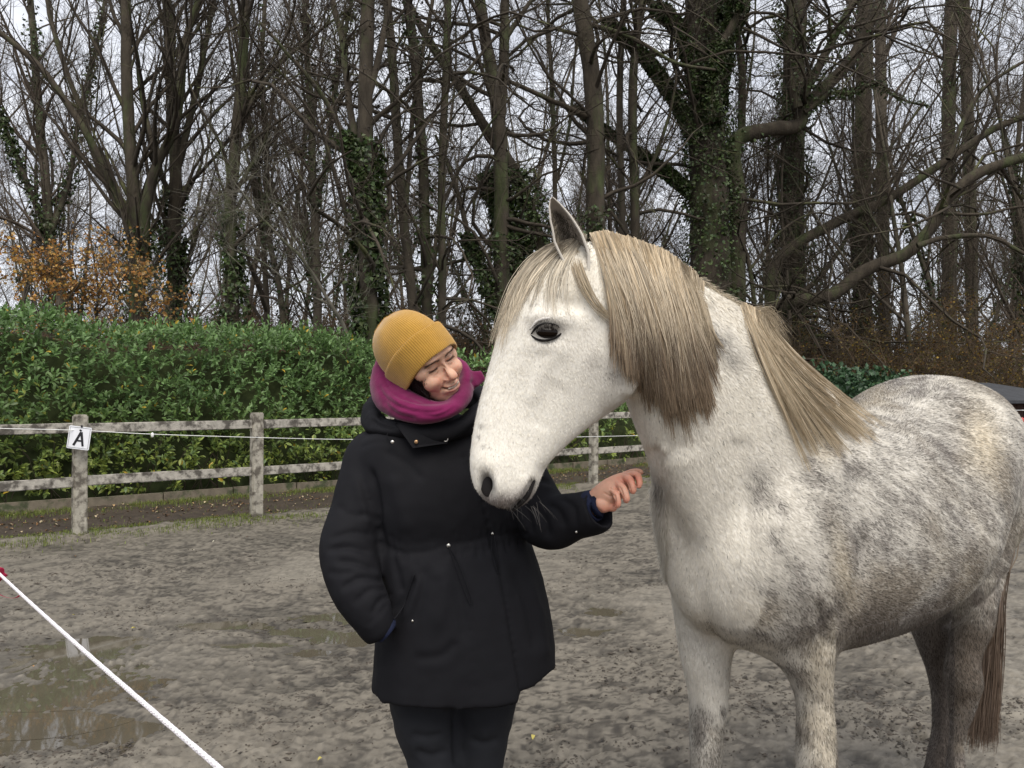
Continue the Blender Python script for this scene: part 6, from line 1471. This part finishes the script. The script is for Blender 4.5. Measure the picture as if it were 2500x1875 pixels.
# collar band, stand-up flap with two snaps
def sheet(poly, off, th, name, mat, nx=14, ny=10, parent=None, bulge=.0):
    """quad patch over pixel corners (tl, tr, br, bl) lying off the coat, th thick"""
    tl, tr, br, bl = [np.array(p, float) for p in poly]; u_ = np.linspace(0, 1, nx); v_ = np.linspace(0, 1, ny); G = np.zeros((ny, nx, 3))
    for a in range(ny):
        for c in range(nx):
            q = (tl * (1 - u_[c]) + tr * u_[c]) * (1 - v_[a]) + (bl * (1 - u_[c]) + br * u_[c]) * v_[a]; G[a, c] = Sc.p(q[0], q[1], off + bulge * math.sin(math.pi * u_[c]) * math.sin(math.pi * v_[a]))
    Vf = G.reshape(-1, 3); Vb = Vf + (0, th, 0); i = (np.arange(ny - 1)[:, None] * nx + np.arange(nx - 1)[None]).ravel(); Ff = np.stack([i, i + nx, i + nx + 1, i + 1], -1); N0 = nx * ny
    edge = [(a, a + 1) for a in range(nx - 1)] + [(N0 - nx + a + 1, N0 - nx + a) for a in range(nx - 1)] + [(a * nx + nx, a * nx) for a in range(ny - 1)] + [(a * nx + nx - 1, a * nx + 2 * nx - 1) for a in range(ny - 1)]
    Fe = np.array([(b, a, a + N0, b + N0) for a, b in edge]); return mobj(name, np.vstack([Vf, Vb]), [np.concatenate([Ff, (Ff + N0)[:, ::-1], Fe])], mat, parent or woman)
flap = sheet([(962, 1030), (1100, 1046), (1092, 1082), (1008, 1094)], .034, .010, 'collar_flap', M_cloth, bulge=.008)
button(1016, 1079, .0050, M_brass, 'snap', .042, dome=.4); button(958, 1079, .0046, M_metal, 'cord_end', .022)
cord([(951, 1050), (945, 1064), (955, 1078)], .0011, 'hood_cord', M_cloth, .010)
b = MB(); q = Sc.p(1088, 1060, .048)
for s_ in (-1, 1): b.add(*tubes(np.array([q + (s_ * .0045, 0, .010), q + (s_ * .005, 0, .0), q + (s_ * .003, 0, -.008)]), np.array([.0016, .002, .0018]), 6, cap=True))
a = np.linspace(0, 2 * math.pi, 17); b.add(*tubes(np.stack([q[0] + .0055 * np.cos(a), np.full(17, q[1]), q[2] - .012 + .0065 * np.sin(a)], -1), np.full((1, 17), .0017), 6)); b.add(*ellipsoid(q + (0, 0, .001), (.005, .003, .004), n=10, m=8)); b.build('zip_pull', M_metal, woman)
# hood lying round the neck
def ring_tube(pts, rz, ry, n=90, M=20, noise=.0, seed=0, fold=0, closed=True):
    """closed tube through (px,py,d) points; rz vertical, ry depth half sizes"""
    C = np.array([P(*p[:3]) for p in pts]); C = np.vstack([C, C[:2]]) if closed else C
    C = catmull(C, n + 1)[: n + 1]
    if closed: C = C[:-int(round(n / (len(pts) + 1)))] if False else C
    T = nrm(np.gradient(C, axis=0)); upv_ = nrm(UP - T * T[:, 2:3]); sd = np.cross(T, upv_)
    t = np.arange(M) * 2 * math.pi / M; k = np.linspace(0, 1, len(C)); sc = 1 + noise * vnoise(np.stack([k * 9, 0 * k, 0 * k], -1), seed)
    rz = rz * sc; ry = ry * (1 + noise * vnoise(np.stack([k * 7, 0 * k + 4, 0 * k], -1), seed))
    return loft(C, sd * ry[:, None], upv_ * rz[:, None], M=M)
mb = MB()
mb.add(*ring_tube([(905, 1000, 2.27), (925, 1032, 2.17), (975, 1046, 2.11), (1040, 1060, 2.09), (1100, 1052, 2.11), (1160, 1010, 2.18), (1195, 975, 2.28), (1160, 955, 2.37), (1050, 955, 2.42), (940, 970, 2.37)], .024, .026, noise=.25, seed=3))
mb.add(*ring_tube([(900, 1020, 2.27), (915, 1045, 2.18), (960, 1052, 2.13), (1010, 1056, 2.12), (1060, 1060, 2.12), (1130, 1050, 2.15), (1190, 1010, 2.24), (1180, 985, 2.36), (1050, 980, 2.42), (930, 990, 2.37)], .020, .024, noise=.25, seed=5))
HV, HF, HE = remesh(mb, .006, 6); HN_ = vnormals(HV, HF); hp = PROJ(HV); FRh = (nrm(HV - np.array((0, 0, CAM_H))) * HN_).sum(1) < 0
D = .003 * fbm(HV * 22, 3, 420)
for pts in ([(903, 1020), (930, 1040), (975, 1050)], [(920, 1008), (945, 1030), (985, 1040)]): D += pcrease(HV, hp, FRh, pts, 5, -.007)
mobj('hood', HV + HN_ * D[:, None], HF, M_cloth, woman)
# navy jumper cuffs
V1, F1 = pxtube([(1415, 1250, 2.10, 38), (1436, 1240, 2.08, 40), (1450, 1233, 2.07, 39), (1453, 1232, 2.068, 34), (1446, 1235, 2.07, 26)], 24); mobj('jumper_cuff', V1, F1, M_navy, woman)
V1, F1 = pxtube([(934, 1532, 2.035, 34), (944, 1541, 2.030, 33), (950, 1546, 2.03, 26)], 14); mobj('jumper_cuff', V1, F1, M_navy, woman)

# ---------------- scarf: two stacked folds and a turned-out end
mb = MB()
def ring_var(pts, n=96, M=20, noise=.12, seed=0):
    """closed ring through (px, py, depth, half height px, half thickness m)"""
    q = np.array([[*P(*p[:3]), p[3] * p[2] / FPX, p[4]] for p in pts]); m = len(q); q = np.vstack([q, q, q]); A_ = catmull(q, (3 * m - 1) * 12 + 1)[m * 12: 2 * m * 12 + 3]
    C, rz, ry = A_[:, :3], A_[:, 3], A_[:, 4]; T = nrm(np.gradient(C, axis=0)); u_ = nrm(UP - T * T[:, 2:3]); sd = np.cross(T, u_); k = np.linspace(0, 1, len(C))
    rz = rz * (1 + noise * vnoise(np.stack([k * 11, 0 * k, 0 * k], -1), seed)); return loft(C, sd * ry[:, None], u_ * rz[:, None], M=M)
mb.add(*ring_var([(930, 918, 2.24, 40, .026), (938, 962, 2.17, 38, .030), (978, 992, 2.10, 32, .032), (1034, 1010, 2.07, 26, .032), (1088, 1004, 2.075, 21, .030), (1124, 976, 2.12, 24, .026), (1136, 940, 2.20, 28, .022), (1110, 915, 2.29, 30, .024), (1040, 900, 2.33, 34, .026), (960, 895, 2.31, 38, .026)], seed=11))
mb.add(*ring_var([(934, 895, 2.24, 30, .022), (944, 930, 2.18, 28, .024), (985, 968, 2.12, 24, .026), (1040, 990, 2.10, 17, .024), (1090, 990, 2.10, 13, .020), (1126, 962, 2.14, 15, .018), (1140, 925, 2.19, 22, .016), (1110, 895, 2.26, 26, .02), (1040, 880, 2.31, 28, .022), (965, 872, 2.29, 30, .022)], seed=12))
V1, F1 = pxtube([(1124, 955, 2.16, 16), (1146, 935, 2.18, 20), (1164, 924, 2.20, 20), (1180, 916, 2.21, 15)], 16, ratio=.4); mb.add(V1, F1)
SV, SF, SE = remesh(mb, .0045, 5); SN = vnormals(SV, SF); sp_ = PROJ(SV); FRs = (nrm(SV - np.array((0, 0, CAM_H))) * SN).sum(1) < 0
D = .0028 * fbm(SV * np.array((16, 16, 34)), 3, 430)
for pts, w, a in (([(918, 930), (945, 975), (1000, 1000), (1060, 1005), (1110, 985)], 5, -.006), ([(930, 905), (955, 955), (1010, 980), (1060, 988)], 4, -.005), ([(925, 965), (965, 1010), (1020, 1026)], 6, -.005), ([(1010, 1010), (1070, 1016), (1120, 990)], 5, -.004), ([(940, 940), (975, 985), (1030, 1002)], 4, .003), ([(1150, 925), (1160, 945), (1165, 960)], 4, -.004)): D += pcrease(SV, sp_, FRs, pts, w, a)
mobj('scarf', SV + SN * D[:, None], SF, M_scarf, woman)

# ---------------- head: local frame, x her left, y towards the back, z up; origin between the eyes
ex = np.array((.656, .552, .5145)); eb = np.array((-.696, .7065, .129)); eu = np.array((-.2923, -.4426, .8477))
ex = nrm(ex); eb = nrm(eb - ex * (eb @ ex)); eu = np.cross(ex, eb); eu = eu if eu[2] > 0 else -eu
HO = P(1084, 887, 2.075) + eb * .010
HM = np.stack([ex, eb, eu], 1)
FS = 1.0
def hl(p): return np.asarray(p, float) @ HM.T + HO
mb = MB()
def el(c, r): V1, F1 = ellipsoid(c, r, n=40, m=28); mb.add(V1, F1)
el((0, .082, .012), (.074, .094, .100)); el((0, .048, -.050), (.057, .062, .060)); el((0, .012, -.098), (.026, .023, .021)); el((0, .030, -.080), (.044, .036, .034))
el((.037, .014, -.036), (.027, .024, .025)); el((-.037, .014, -.036), (.027, .024, .025)); el((0, .008, .028), (.050, .024, .026)); el((.045, .028, -.005), (.026, .026, .026)); el((-.045, .028, -.005), (.026, .026, .026))
el((0, .004, -.067), (.030, .025, .026))
ncr = [(0, .004, .016), (0, -.008, .002), (0, -.017, -.013), (0, -.026, -.026), (0, -.028, -.037), (0, -.014, -.046)]; nr_ = [.011, .0100, .0110, .0120, .0125, .009]
V1, F1 = loft(ncr, [(r_, 0, 0) for r_ in nr_], [(0, .010, .004)] * 6, n=20, M=20); mb.add(V1, F1)
el((0, -.0275, -.0375), (.0110, .0100, .0095)); el((.0125, -.011, -.0430), (.0078, .0120, .0070)); el((-.0125, -.011, -.0430), (.0078, .0120, .0070))
V1, F1 = loft([(0, .07, -.03), (0, .085, -.10), (-.01, .10, -.16)], [(.052, 0, 0)] * 3, [(0, .055, 0)] * 3, n=8, M=28); mb.add(V1, F1)
LV, LF, LE = remesh(mb, .0021, 5)
face = LV[:, 1] < .07
LV = lap(LV, LE, 6, .5, np.where((np.abs(LV[:, 0]) < .022) & (LV[:, 2] > -.052) & (LV[:, 2] < -.02) & (LV[:, 1] < .012), .15, 1.0))
LN = vnormals(LV, LF)
def g(cx, cz, rx, rz, a=0.0, sym=True, ymax=.06):
    out = 0
    for s_ in ((1, -1) if sym and cx != 0 else (1,)):
        dx = (LV[:, 0] - s_ * cx); dz = LV[:, 2] - cz; c, s2 = math.cos(math.radians(a * s_)), math.sin(math.radians(a * s_)); u1 = (dx * c + dz * s2) / rx; v1 = (-dx * s2 + dz * c) / rz
        out = out + np.exp(-(u1 ** 2 + v1 ** 2)) * (LV[:, 1] < ymax)
    return out
def gl(pts, w, sym=True, ymax=.06):
    out = np.zeros(len(LV)); P2 = LV[:, [0, 2]]
    for s_ in ((1, -1) if sym else (1,)):
        c = catmull(np.array(pts, float) * np.array((s_, 1)), 30); k = (LV[:, 1] < ymax) & (P2[:, 0] > c[:, 0].min() - 4 * w) & (P2[:, 0] < c[:, 0].max() + 4 * w) & (P2[:, 1] > c[:, 1].min() - 4 * w) & (P2[:, 1] < c[:, 1].max() + 4 * w)
        d2 = ((P2[k][:, None] - c[None]) ** 2).sum(-1); t = d2.argmin(1) / 29.; out[k] = np.maximum(out[k], np.exp(-d2.min(1) / (w * w)) * (.25 + .75 * sstep(0, .15, t) * sstep(1, .85, t)))
    return out
D = -.010 * g(.024, -.003, .018, .013) - .004 * g(.012, -.002, .006, .010) + .0085 * g(.031, -.001, .0125, .0085) + .004 * g(.032, .022, .024, .006, -8)
D += -.0030 * gl([(.014, .004), (.024, .009), (.036, .008), (.045, .001)], .0022) - .0032 * gl([(.0165, -.005), (.026, -.0065), (.036, -.0055), (.046, -.002)], .0017) + .002 * gl([(.018, -.011), (.028, -.014), (.040, -.011)], .003) - .0016 * gl([(.016, -.013), (.027, -.019), (.040, -.017)], .0024)
D += .0045 * g(.036, -.034, .015, .011, -15) - .0046 * gl([(.015, -.040), (.023, -.048), (.029, -.058), (.032, -.070)], .0040) + .003 * gl([(.022, -.040), (.032, -.050), (.038, -.064)], .006)
D += -.0100 * gl([(.031, -.0590), (.016, -.0650), (0, -.0675)], .0024) * 1.0 + .0030 * gl([(.022, -.0620), (.010, -.0615), (0, -.0625)], .0030) + .0040 * gl([(.020, -.0705), (.010, -.0735), (0, -.0745)], .0034) - .0035 * gl([(.020, -.079), (.010, -.0815), (0, -.082)], .0045) + .002 * g(0, -.100, .016, .012)
D += -.0035 * g(.0305, -.0605, .0035, .004) - .0016 * gl([(0, -.050), (0, -.058)], .0022, False) + .0008 * fbm(LV * 55, 2, 77)
D += -.0009 * gl([(.047, -.003), (.056, .002)], .0014) - .0009 * gl([(.047, -.007), (.056, -.008)], .0014) - .0009 * gl([(.046, -.011), (.054, -.016)], .0014)
D += -.0035 * g(.0058, -.0465, .0032, .0022, 20)
LV2 = LV + LN * D[:, None]; LV2 = lap(LV2, LE, 1, .5)
SK = np.array((.68, .42, .30)); Cc = np.tile(SK, (len(LV), 1))
Cc = blendf(Cc, np.array((.52, .20, .14)), .50 * g(.034, -.034, .018, .014) + .55 * g(0, -.038, .014, .010) + .25 * g(0, -.1, .02, .012))
Cc = blendf(Cc, np.array((.46, .25, .185)), .45 * g(.026, -.001, .020, .010) + .4 * gl([(.016, -.040), (.023, -.048), (.029, -.058)], .003) + .35 * gl([(.016, -.013), (.027, -.019), (.040, -.017)], .003))
Cc = blendf(Cc, np.array((.36, .125, .11)), .85 * np.clip(gl([(.024, -.0620), (.010, -.0620), (0, -.0630)], .0030) + gl([(.021, -.0700), (.010, -.0730), (0, -.0740)], .0044), 0, 1))
Cc = blendf(Cc, np.array((.03, .012, .010)), .9 * gl([(.031, -.0590), (.016, -.0650), (0, -.0675)], .0023))
Cc = blendf(Cc, np.array((.05, .032, .025)), .92 * np.clip(1.3 * gl([(.0155, -.0045), (.026, -.0062), (.036, -.0052), (.047, -.001)], .0015), 0, 1))
Cc = blendf(Cc, np.array((.07, .045, .035)), .88 * np.clip(1.2 * gl([(.010, .0135), (.020, .0175), (.034, .0185), (.050, .0110)], .0044), 0, 1) * (1 - .5 * sstep(0, .5, fbm(LV * np.array((700, 100, 250)), 2, 6))))
Cc = blendf(Cc, np.array((.03, .01, .01)), .9 * g(.0058, -.0468, .0030, .0018, 20)); Cc = blendf(Cc, np.array((.38, .2, .14)), .35 * g(.0122, -.0470, .006, .003))
head = mobj('head', LV2 @ HM.T + HO, LF, M_skin, woman, col=Cc)
# upper teeth in the smile, brow hair, dark hair beside the cheek
M_teeth = material('teeth', (.62, .56, .47), rough=.25, vary=.1, scale=300)
a = np.linspace(-1, 1, 25); ty = .0105 * a ** 2
def lsurf(x, z):
    k = (LV2[:, 1] < .06); d2 = (LV2[k, 0] - x) ** 2 + (LV2[k, 2] - z) ** 2; return LV2[k][d2.argmin(), 1]
def on_face(x, z, off=0.0): return hl((x, lsurf(x, z) - off, z))
for k in range(8):
    x = (-3.5 + k) * .0048; w2 = .0023; zt = -.0638 + abs(x) * .10; zb = -.0692 + abs(x) * .20 - (.0004 if k in (3, 4) else .0)
    y = min(lsurf(x, -.0610), lsurf(x, -.0720)) + .0026; b = MB(); b.add(*ellipsoid((x, y + .0012, (zt + zb) / 2), (w2, .0022, (zt - zb) / 2 + .0004), n=12, m=8)); V1, F1, c1 = b.arrays(); mobj('tooth', hl(V1), F1, M_teeth, woman if False else head)
n = 300; ps = []
for s_ in (1, -1):
    c = catmull(np.array([(.011, .0135), (.020, .0165), (.034, .0172), (.048, .0125)]) * np.array((s_, 1)), 60)
    for k in range(n // 2):
        i = rg.integers(0, 60); x, z = c[i] + rg.normal(size=2) * .0019; p0 = on_face(x, z, -.0002); d_ = (c[min(i + 1, 59)] - c[max(i - 1, 0)]); d_ = d_ / np.linalg.norm(d_); lz = .0055
        ps.append([p0, p0 + HM @ np.array((d_[0] * lz * .5, -.0010, d_[1] * lz * .5 + .0010)), p0 + HM @ np.array((d_[0] * lz, -.0006, d_[1] * lz + .0005))])
V1, F1 = tubes(np.array(ps), np.tile(np.array((.00028, .00025, .0001)), (len(ps), 1)), 3); o = mobj('eyebrow_hair', V1, F1, material('brow_brown', (.05, .034, .025), rough=.7), head); o['kind'] = 'stuff'
ps = []
for s_ in (1, -1):
    for k in range(34):
        t = k / 33.; x = s_ * (.018 + .027 * t); z = -.0060 + .0015 * (2 * t - 1) ** 2; p0 = on_face(x, z, -.0003); ps.append([p0, p0 + HM @ np.array((s_ * .0006 * (t - .3), -.0030, -.0015)), p0 + HM @ np.array((s_ * .002 * (t - .3), -.0052, -.0018))])
V1, F1 = tubes(np.array(ps), np.tile(np.array((.00030, .00024, .0001)), (len(ps), 1)), 3); o = mobj('eyelashes', V1, F1, M_dhair, head); o['kind'] = 'stuff'
n = 900; c0 = np.array([hl((-.064 + rg.normal() * .004, .045 + rg.normal() * .012, -.020 + rg.normal() * .006)) for _ in range(n)]); c1 = np.array([hl((-.060 + rg.normal() * .005, .050 + rg.normal() * .014, -.062 + rg.normal() * .006)) for _ in range(n)]); c2 = np.array([hl((-.048 + rg.normal() * .006, .058 + rg.normal() * .012, -.098 + rg.normal() * .008)) for _ in range(n)])
pp_ = np.array([catmull([a_, b1, c_], 8) for a_, b1, c_ in zip(c0, c1, c2)]); V1, F1 = tubes(pp_, np.full((n, 8), .0006), 3); o = mobj('hair', V1, F1, M_dhair, woman); o['kind'] = 'stuff'

# ---------------- beanie: knitted dome with a turned-up band, real ribs, groove shade also put into the colour
hax = nrm(.76 * np.array((0, 0, 1.)) + .65 * np.array((0, 1., 0))); fx = np.array((1., 0, 0)); fy = np.cross(hax, fx); fy = fy if fy[1] > 0 else -fy
def knit(prof, n, M, ribs, amp, shift=(0, 0), c0=np.array((0, .078, -.004)), ribmask=None, seed=1):
    """prof rows: (height along the axis, half width, half depth, centre offset back)"""
    A_ = catmull(np.array(prof, float), n); t = np.arange(M) * 2 * math.pi / M; V1 = np.zeros((n, M, 3))
    for k, (h, rx, ry, ob) in enumerate(A_):
        rib = (1 + amp * np.cos(t * ribs) * (1 if ribmask is None else ribmask(k / (n - 1.)))); wob = 1 + .02 * vnoise(np.stack([np.cos(t) * 1.5, np.sin(t) * 1.5, np.full(M, h * 14)], -1), seed)
        V1[k] = c0 + hax * h + fx * (np.cos(t) * rx * rib * wob)[:, None] + fy * (np.sin(t) * ry * rib * wob + ob)[:, None]
        V1[k] += hax * (.004 * vnoise(np.stack([np.cos(t) * 2, np.sin(t) * 2, np.full(M, h * 20)], -1), seed + 1))[:, None]
    return V1
YL = np.array((.50, .275, .045))
n_, M2 = 64, 520
dome = knit([(-.030, .078, .100, .0), (.0, .083, .106, .0), (.035, .087, .108, .0), (.070, .085, .104, .003), (.100, .076, .094, .006), (.125, .060, .076, .008), (.143, .038, .050, .010), (.152, .016, .022, .010), (.1535, .002, .003, .010)], n_, M2, 104, .0055, ribmask=lambda v: 1 - .75 * sstep(.72, .9, v))
j = np.arange(M2); j2 = (j + 1) % M2; b_ = (np.arange(n_ - 1) * M2)[:, None]; Fd = np.stack([b_ + j, b_ + j2, b_ + M2 + j2, b_ + M2 + j], -1).reshape(-1, 4)
tc_ = np.tile(.80 + .28 * np.cos(j * 2 * math.pi / M2 * 104) * .5, n_)[:, None] * YL * (1 + .10 * fbm(dome.reshape(-1, 3) * 60, 2, 8))[:, None]
# a seam dart on the crown
hat = mobj('beanie', hl(dome.reshape(-1, 3)), [Fd], M_hat, woman, col=tc_)
nb_ = 44
band = knit([(-.026, .079, .101, .0), (-.031, .084, .106, .0), (-.026, .0875, .1095, .0), (.0, .0905, .1135, .0), (.030, .0935, .1150, .0), (.040, .0930, .1145, .0), (.043, .0905, .112, .0), (.039, .0865, .109, .0)], nb_, M2, 104, .0055, seed=5, ribmask=lambda v: 1 - .85 * sstep(.78, .86, v))
b_ = (np.arange(nb_ - 1) * M2)[:, None]; Fb_ = np.stack([b_ + j, b_ + j2, b_ + M2 + j2, b_ + M2 + j], -1).reshape(-1, 4)
tc_ = np.tile(.80 + .28 * np.cos(j * 2 * math.pi / M2 * 104) * .5, nb_)[:, None] * YL * (1 + .10 * fbm(band.reshape(-1, 3) * 60, 2, 9))[:, None]
bnd = mobj('turned_up_band', hl(band.reshape(-1, 3)), [Fb_], M_hat, hat, col=tc_)
# fuzz standing off the knit
n = 9000; src = np.concatenate([dome[:, ::1].reshape(-1, 3), band.reshape(-1, 3)]); ii = rg.integers(0, len(src), n); st = hl(src[ii]); cen = hl((0, .085, .03)); o_ = nrm(st - cen); tip = st + nrm(o_ + rg.normal(size=(n, 3)) * .7) * rg.uniform(.002, .005, (n, 1)); sd = nrm(np.cross(o_, rg.normal(size=(n, 3)))) * .00022
V1 = np.stack([st - sd, st + sd, tip], 1).reshape(-1, 3); F1 = np.arange(n * 3).reshape(-1, 3); o = mobj('fuzz', V1, [F1], M_hat, hat, smooth=False, col=np.tile(YL * 1.1, (n * 3, 1))); o['kind'] = 'stuff'

# ---------------- raised hand: loosely closed, palm side to the camera
mb = MB()
def hp_(x, y, d): return P(x, y, d)
V1, F1 = pxtube([(1425, 1240, 2.10, 28), (1446, 1232, 2.075, 30), (1462, 1222, 2.06, 32), (1485, 1204, 2.05, 33), (1508, 1187, 2.05, 30), (1530, 1172, 2.055, 22), (1545, 1163, 2.06, 12)], 26, M=24, ratio=.62); mb.add(V1, F1)
V1, F1 = ellipsoid(P(1470, 1233, 2.045), (.024, .017, .019), rot('Y', 20)); mb.add(V1, F1)
V1, F1 = ellipsoid(P(1492, 1238, 2.045), (.016, .013, .012), rot('Y', 10)); mb.add(V1, F1)
def finger(pts, r, n=16):
    C = np.array([P(*p) for p in pts]); c = catmull(C, n); r = r * 1.1; rr_ = np.interp(np.linspace(0, 1, n), [0, .15, .35, .5, .65, .85, 1], [r * .9, r, r * .94, r * 1.05, r * .92, r * .86, r * .5]); tg = nrm(np.gradient(c, axis=0)); dep = nrm(np.array((0, 1., 0)) - tg * tg[:, 1:2]); la = np.cross(tg, dep)
    V1, F1 = loft(c, la * rr_[:, None], dep * (rr_ * .95)[:, None], M=16); mb.add(V1, F1)
finger([(1512, 1178, 2.065), (1535, 1161, 2.055), (1555, 1160, 2.040), (1561, 1176, 2.025), (1559, 1192, 2.020)], .0088)
finger([(1505, 1180, 2.055), (1524, 1166, 2.045), (1537, 1172, 2.024), (1545, 1192, 2.012), (1545, 1206, 2.012)], .0094)
finger([(1492, 1192, 2.050), (1508, 1182, 2.036), (1521, 1194, 2.016), (1529, 1214, 2.006), (1529, 1228, 2.008)], .0092)
finger([(1482, 1206, 2.045), (1496, 1198, 2.030), (1505, 1210, 2.014), (1509, 1228, 2.008), (1506, 1240, 2.010)], .0080)
finger([(1520, 1160, 2.070), (1545, 1152, 2.070), (1562, 1152, 2.060), (1566, 1158, 2.055)], .0075)
GV, GF, GE = remesh(mb, .0019, 3); GN = vnormals(GV, GF); gp = PROJ(GV); FRg = (nrm(GV - np.array((0, 0, CAM_H))) * GN).sum(1) < 0
D = .0006 * fbm(GV * 70, 2, 3)
for pts, w, a in (([(1500, 1205), (1502, 1222), (1500, 1240)], 2.2, -.0035), ([(1512, 1186), (1520, 1206), (1522, 1228)], 2.0, -.003), ([(1528, 1170), (1537, 1190), (1540, 1206)], 2.0, -.003), ([(1546, 1160), (1552, 1178), (1553, 1198)], 2.0, -.003), ([(1450, 1216), (1458, 1240), (1470, 1252)], 3, -.002), ([(1470, 1200), (1490, 1212), (1498, 1205)], 3, -.002), ([(1485, 1190), (1500, 1196), (1508, 1190)], 2.5, -.002)): D += pcrease(GV, gp, FRg, pts, w, a)
gc = np.tile(np.array((.60, .34, .245)), (len(GV), 1)); red = np.array((.58, .21, .145))
for (x, y, rx, ry, k) in ((1530, 1172, 30, 14, .7), (1556, 1170, 14, 18, .75), (1505, 1232, 14, 12, .7), (1528, 1225, 12, 12, .6), (1545, 1204, 10, 12, .6), (1560, 1192, 10, 10, .6), (1480, 1245, 26, 9, .6), (1505, 1200, 10, 12, .35)):
    gc = blendf(gc, red, k * np.exp(-((gp[:, 0] - x) / rx) ** 2 - ((gp[:, 1] - y) / ry) ** 2))
mobj('hand', GV + GN * D[:, None], GF, M_skin, woman, col=gc)

# ---------------- legs, trousers and boots
mb = MB()
def ml(pts, n=30, ratio=1.05): V1, F1 = pxtube(pts, n, M=36, ratio=ratio); mb.add(V1, F1)
def zp(z, d): return 967 + (CAM_H - z) * FPX / d
ml([(1030, 1600, 2.22, 88), (1033, 1700, 2.22, 84), (1042, 1770, 2.21, 78), (1056, 1830, 2.21, 68), (1066, 1880, 2.20, 62), (1072, zp(.45, 2.2), 2.2, 56), (1075, zp(.36, 2.2), 2.21, 54), (1072, zp(.25, 2.22), 2.22, 50), (1070, zp(.16, 2.23), 2.23, 46)])
ml([(1190, 1600, 2.27, 92), (1180, 1700, 2.27, 84), (1172, 1790, 2.27, 72), (1166, 1875, 2.26, 62), (1164, zp(.45, 2.26), 2.26, 56), (1166, zp(.36, 2.26), 2.27, 54), (1168, zp(.25, 2.28), 2.28, 50), (1168, zp(.16, 2.28), 2.29, 46)])
ml([(1110, 1560, 2.25, 150), (1108, 1640, 2.25, 146), (1106, 1700, 2.245, 120)], 12, ratio=.8)
TV, TF, TE = remesh(mb, .007, 6); TN = vnormals(TV, TF); tp = PROJ(TV); FRt = (nrm(TV - np.array((0, 0, CAM_H))) * TN).sum(1) < 0
D = .003 * fbm(TV * 12, 3, 44) + .002 * fbm(TV * 30, 2, 45)
for pts, w, a in (([(1110, 1720), (1112, 1800), (1116, 1880)], 8, -.010), ([(1000, 1790), (1040, 1800), (1090, 1790)], 9, -.006), ([(1010, 1830), (1050, 1845), (1100, 1830)], 9, -.006), ([(1140, 1800), (1180, 1815), (1225, 1800)], 9, -.006)): D += pcrease(TV, tp, FRt, pts, w, a)
mobj('trousers', TV + TN * D[:, None], TF, M_trouser, woman)
for (x, d) in ((1070, 2.23), (1168, 2.29)):
    q = P(x, 2300, d); mb = MB(); cx_, cy_ = q[0], q[1]
    V1, F1 = loft([(cx_, cy_, .0), (cx_, cy_, .10), (cx_, cy_, .22), (cx_, cy_, .30)], [(.048, 0, 0), (.048, 0, 0), (.056, 0, 0), (.060, 0, 0)], [(0, .052, 0), (0, .052, 0), (0, .06, 0), (0, .064, 0)], n=16, M=28); mb.add(V1, F1)
    V1, F1 = loft([(cx_ - .01, cy_ + .055, .045), (cx_, cy_, .05), (cx_ + .02, cy_ - .10, .042), (cx_ + .03, cy_ - .19, .03)], [(.040, 0, 0), (.046, 0, 0), (.048, 0, 0), (.034, 0, 0)], [(0, 0, .045), (0, 0, .052), (0, 0, .042), (0, 0, .028)], n=16, M=28); mb.add(V1, F1)
    BV, BF, BE = remesh(mb, .007, 5); mobj('boot', BV, BF, M_rubber, woman)
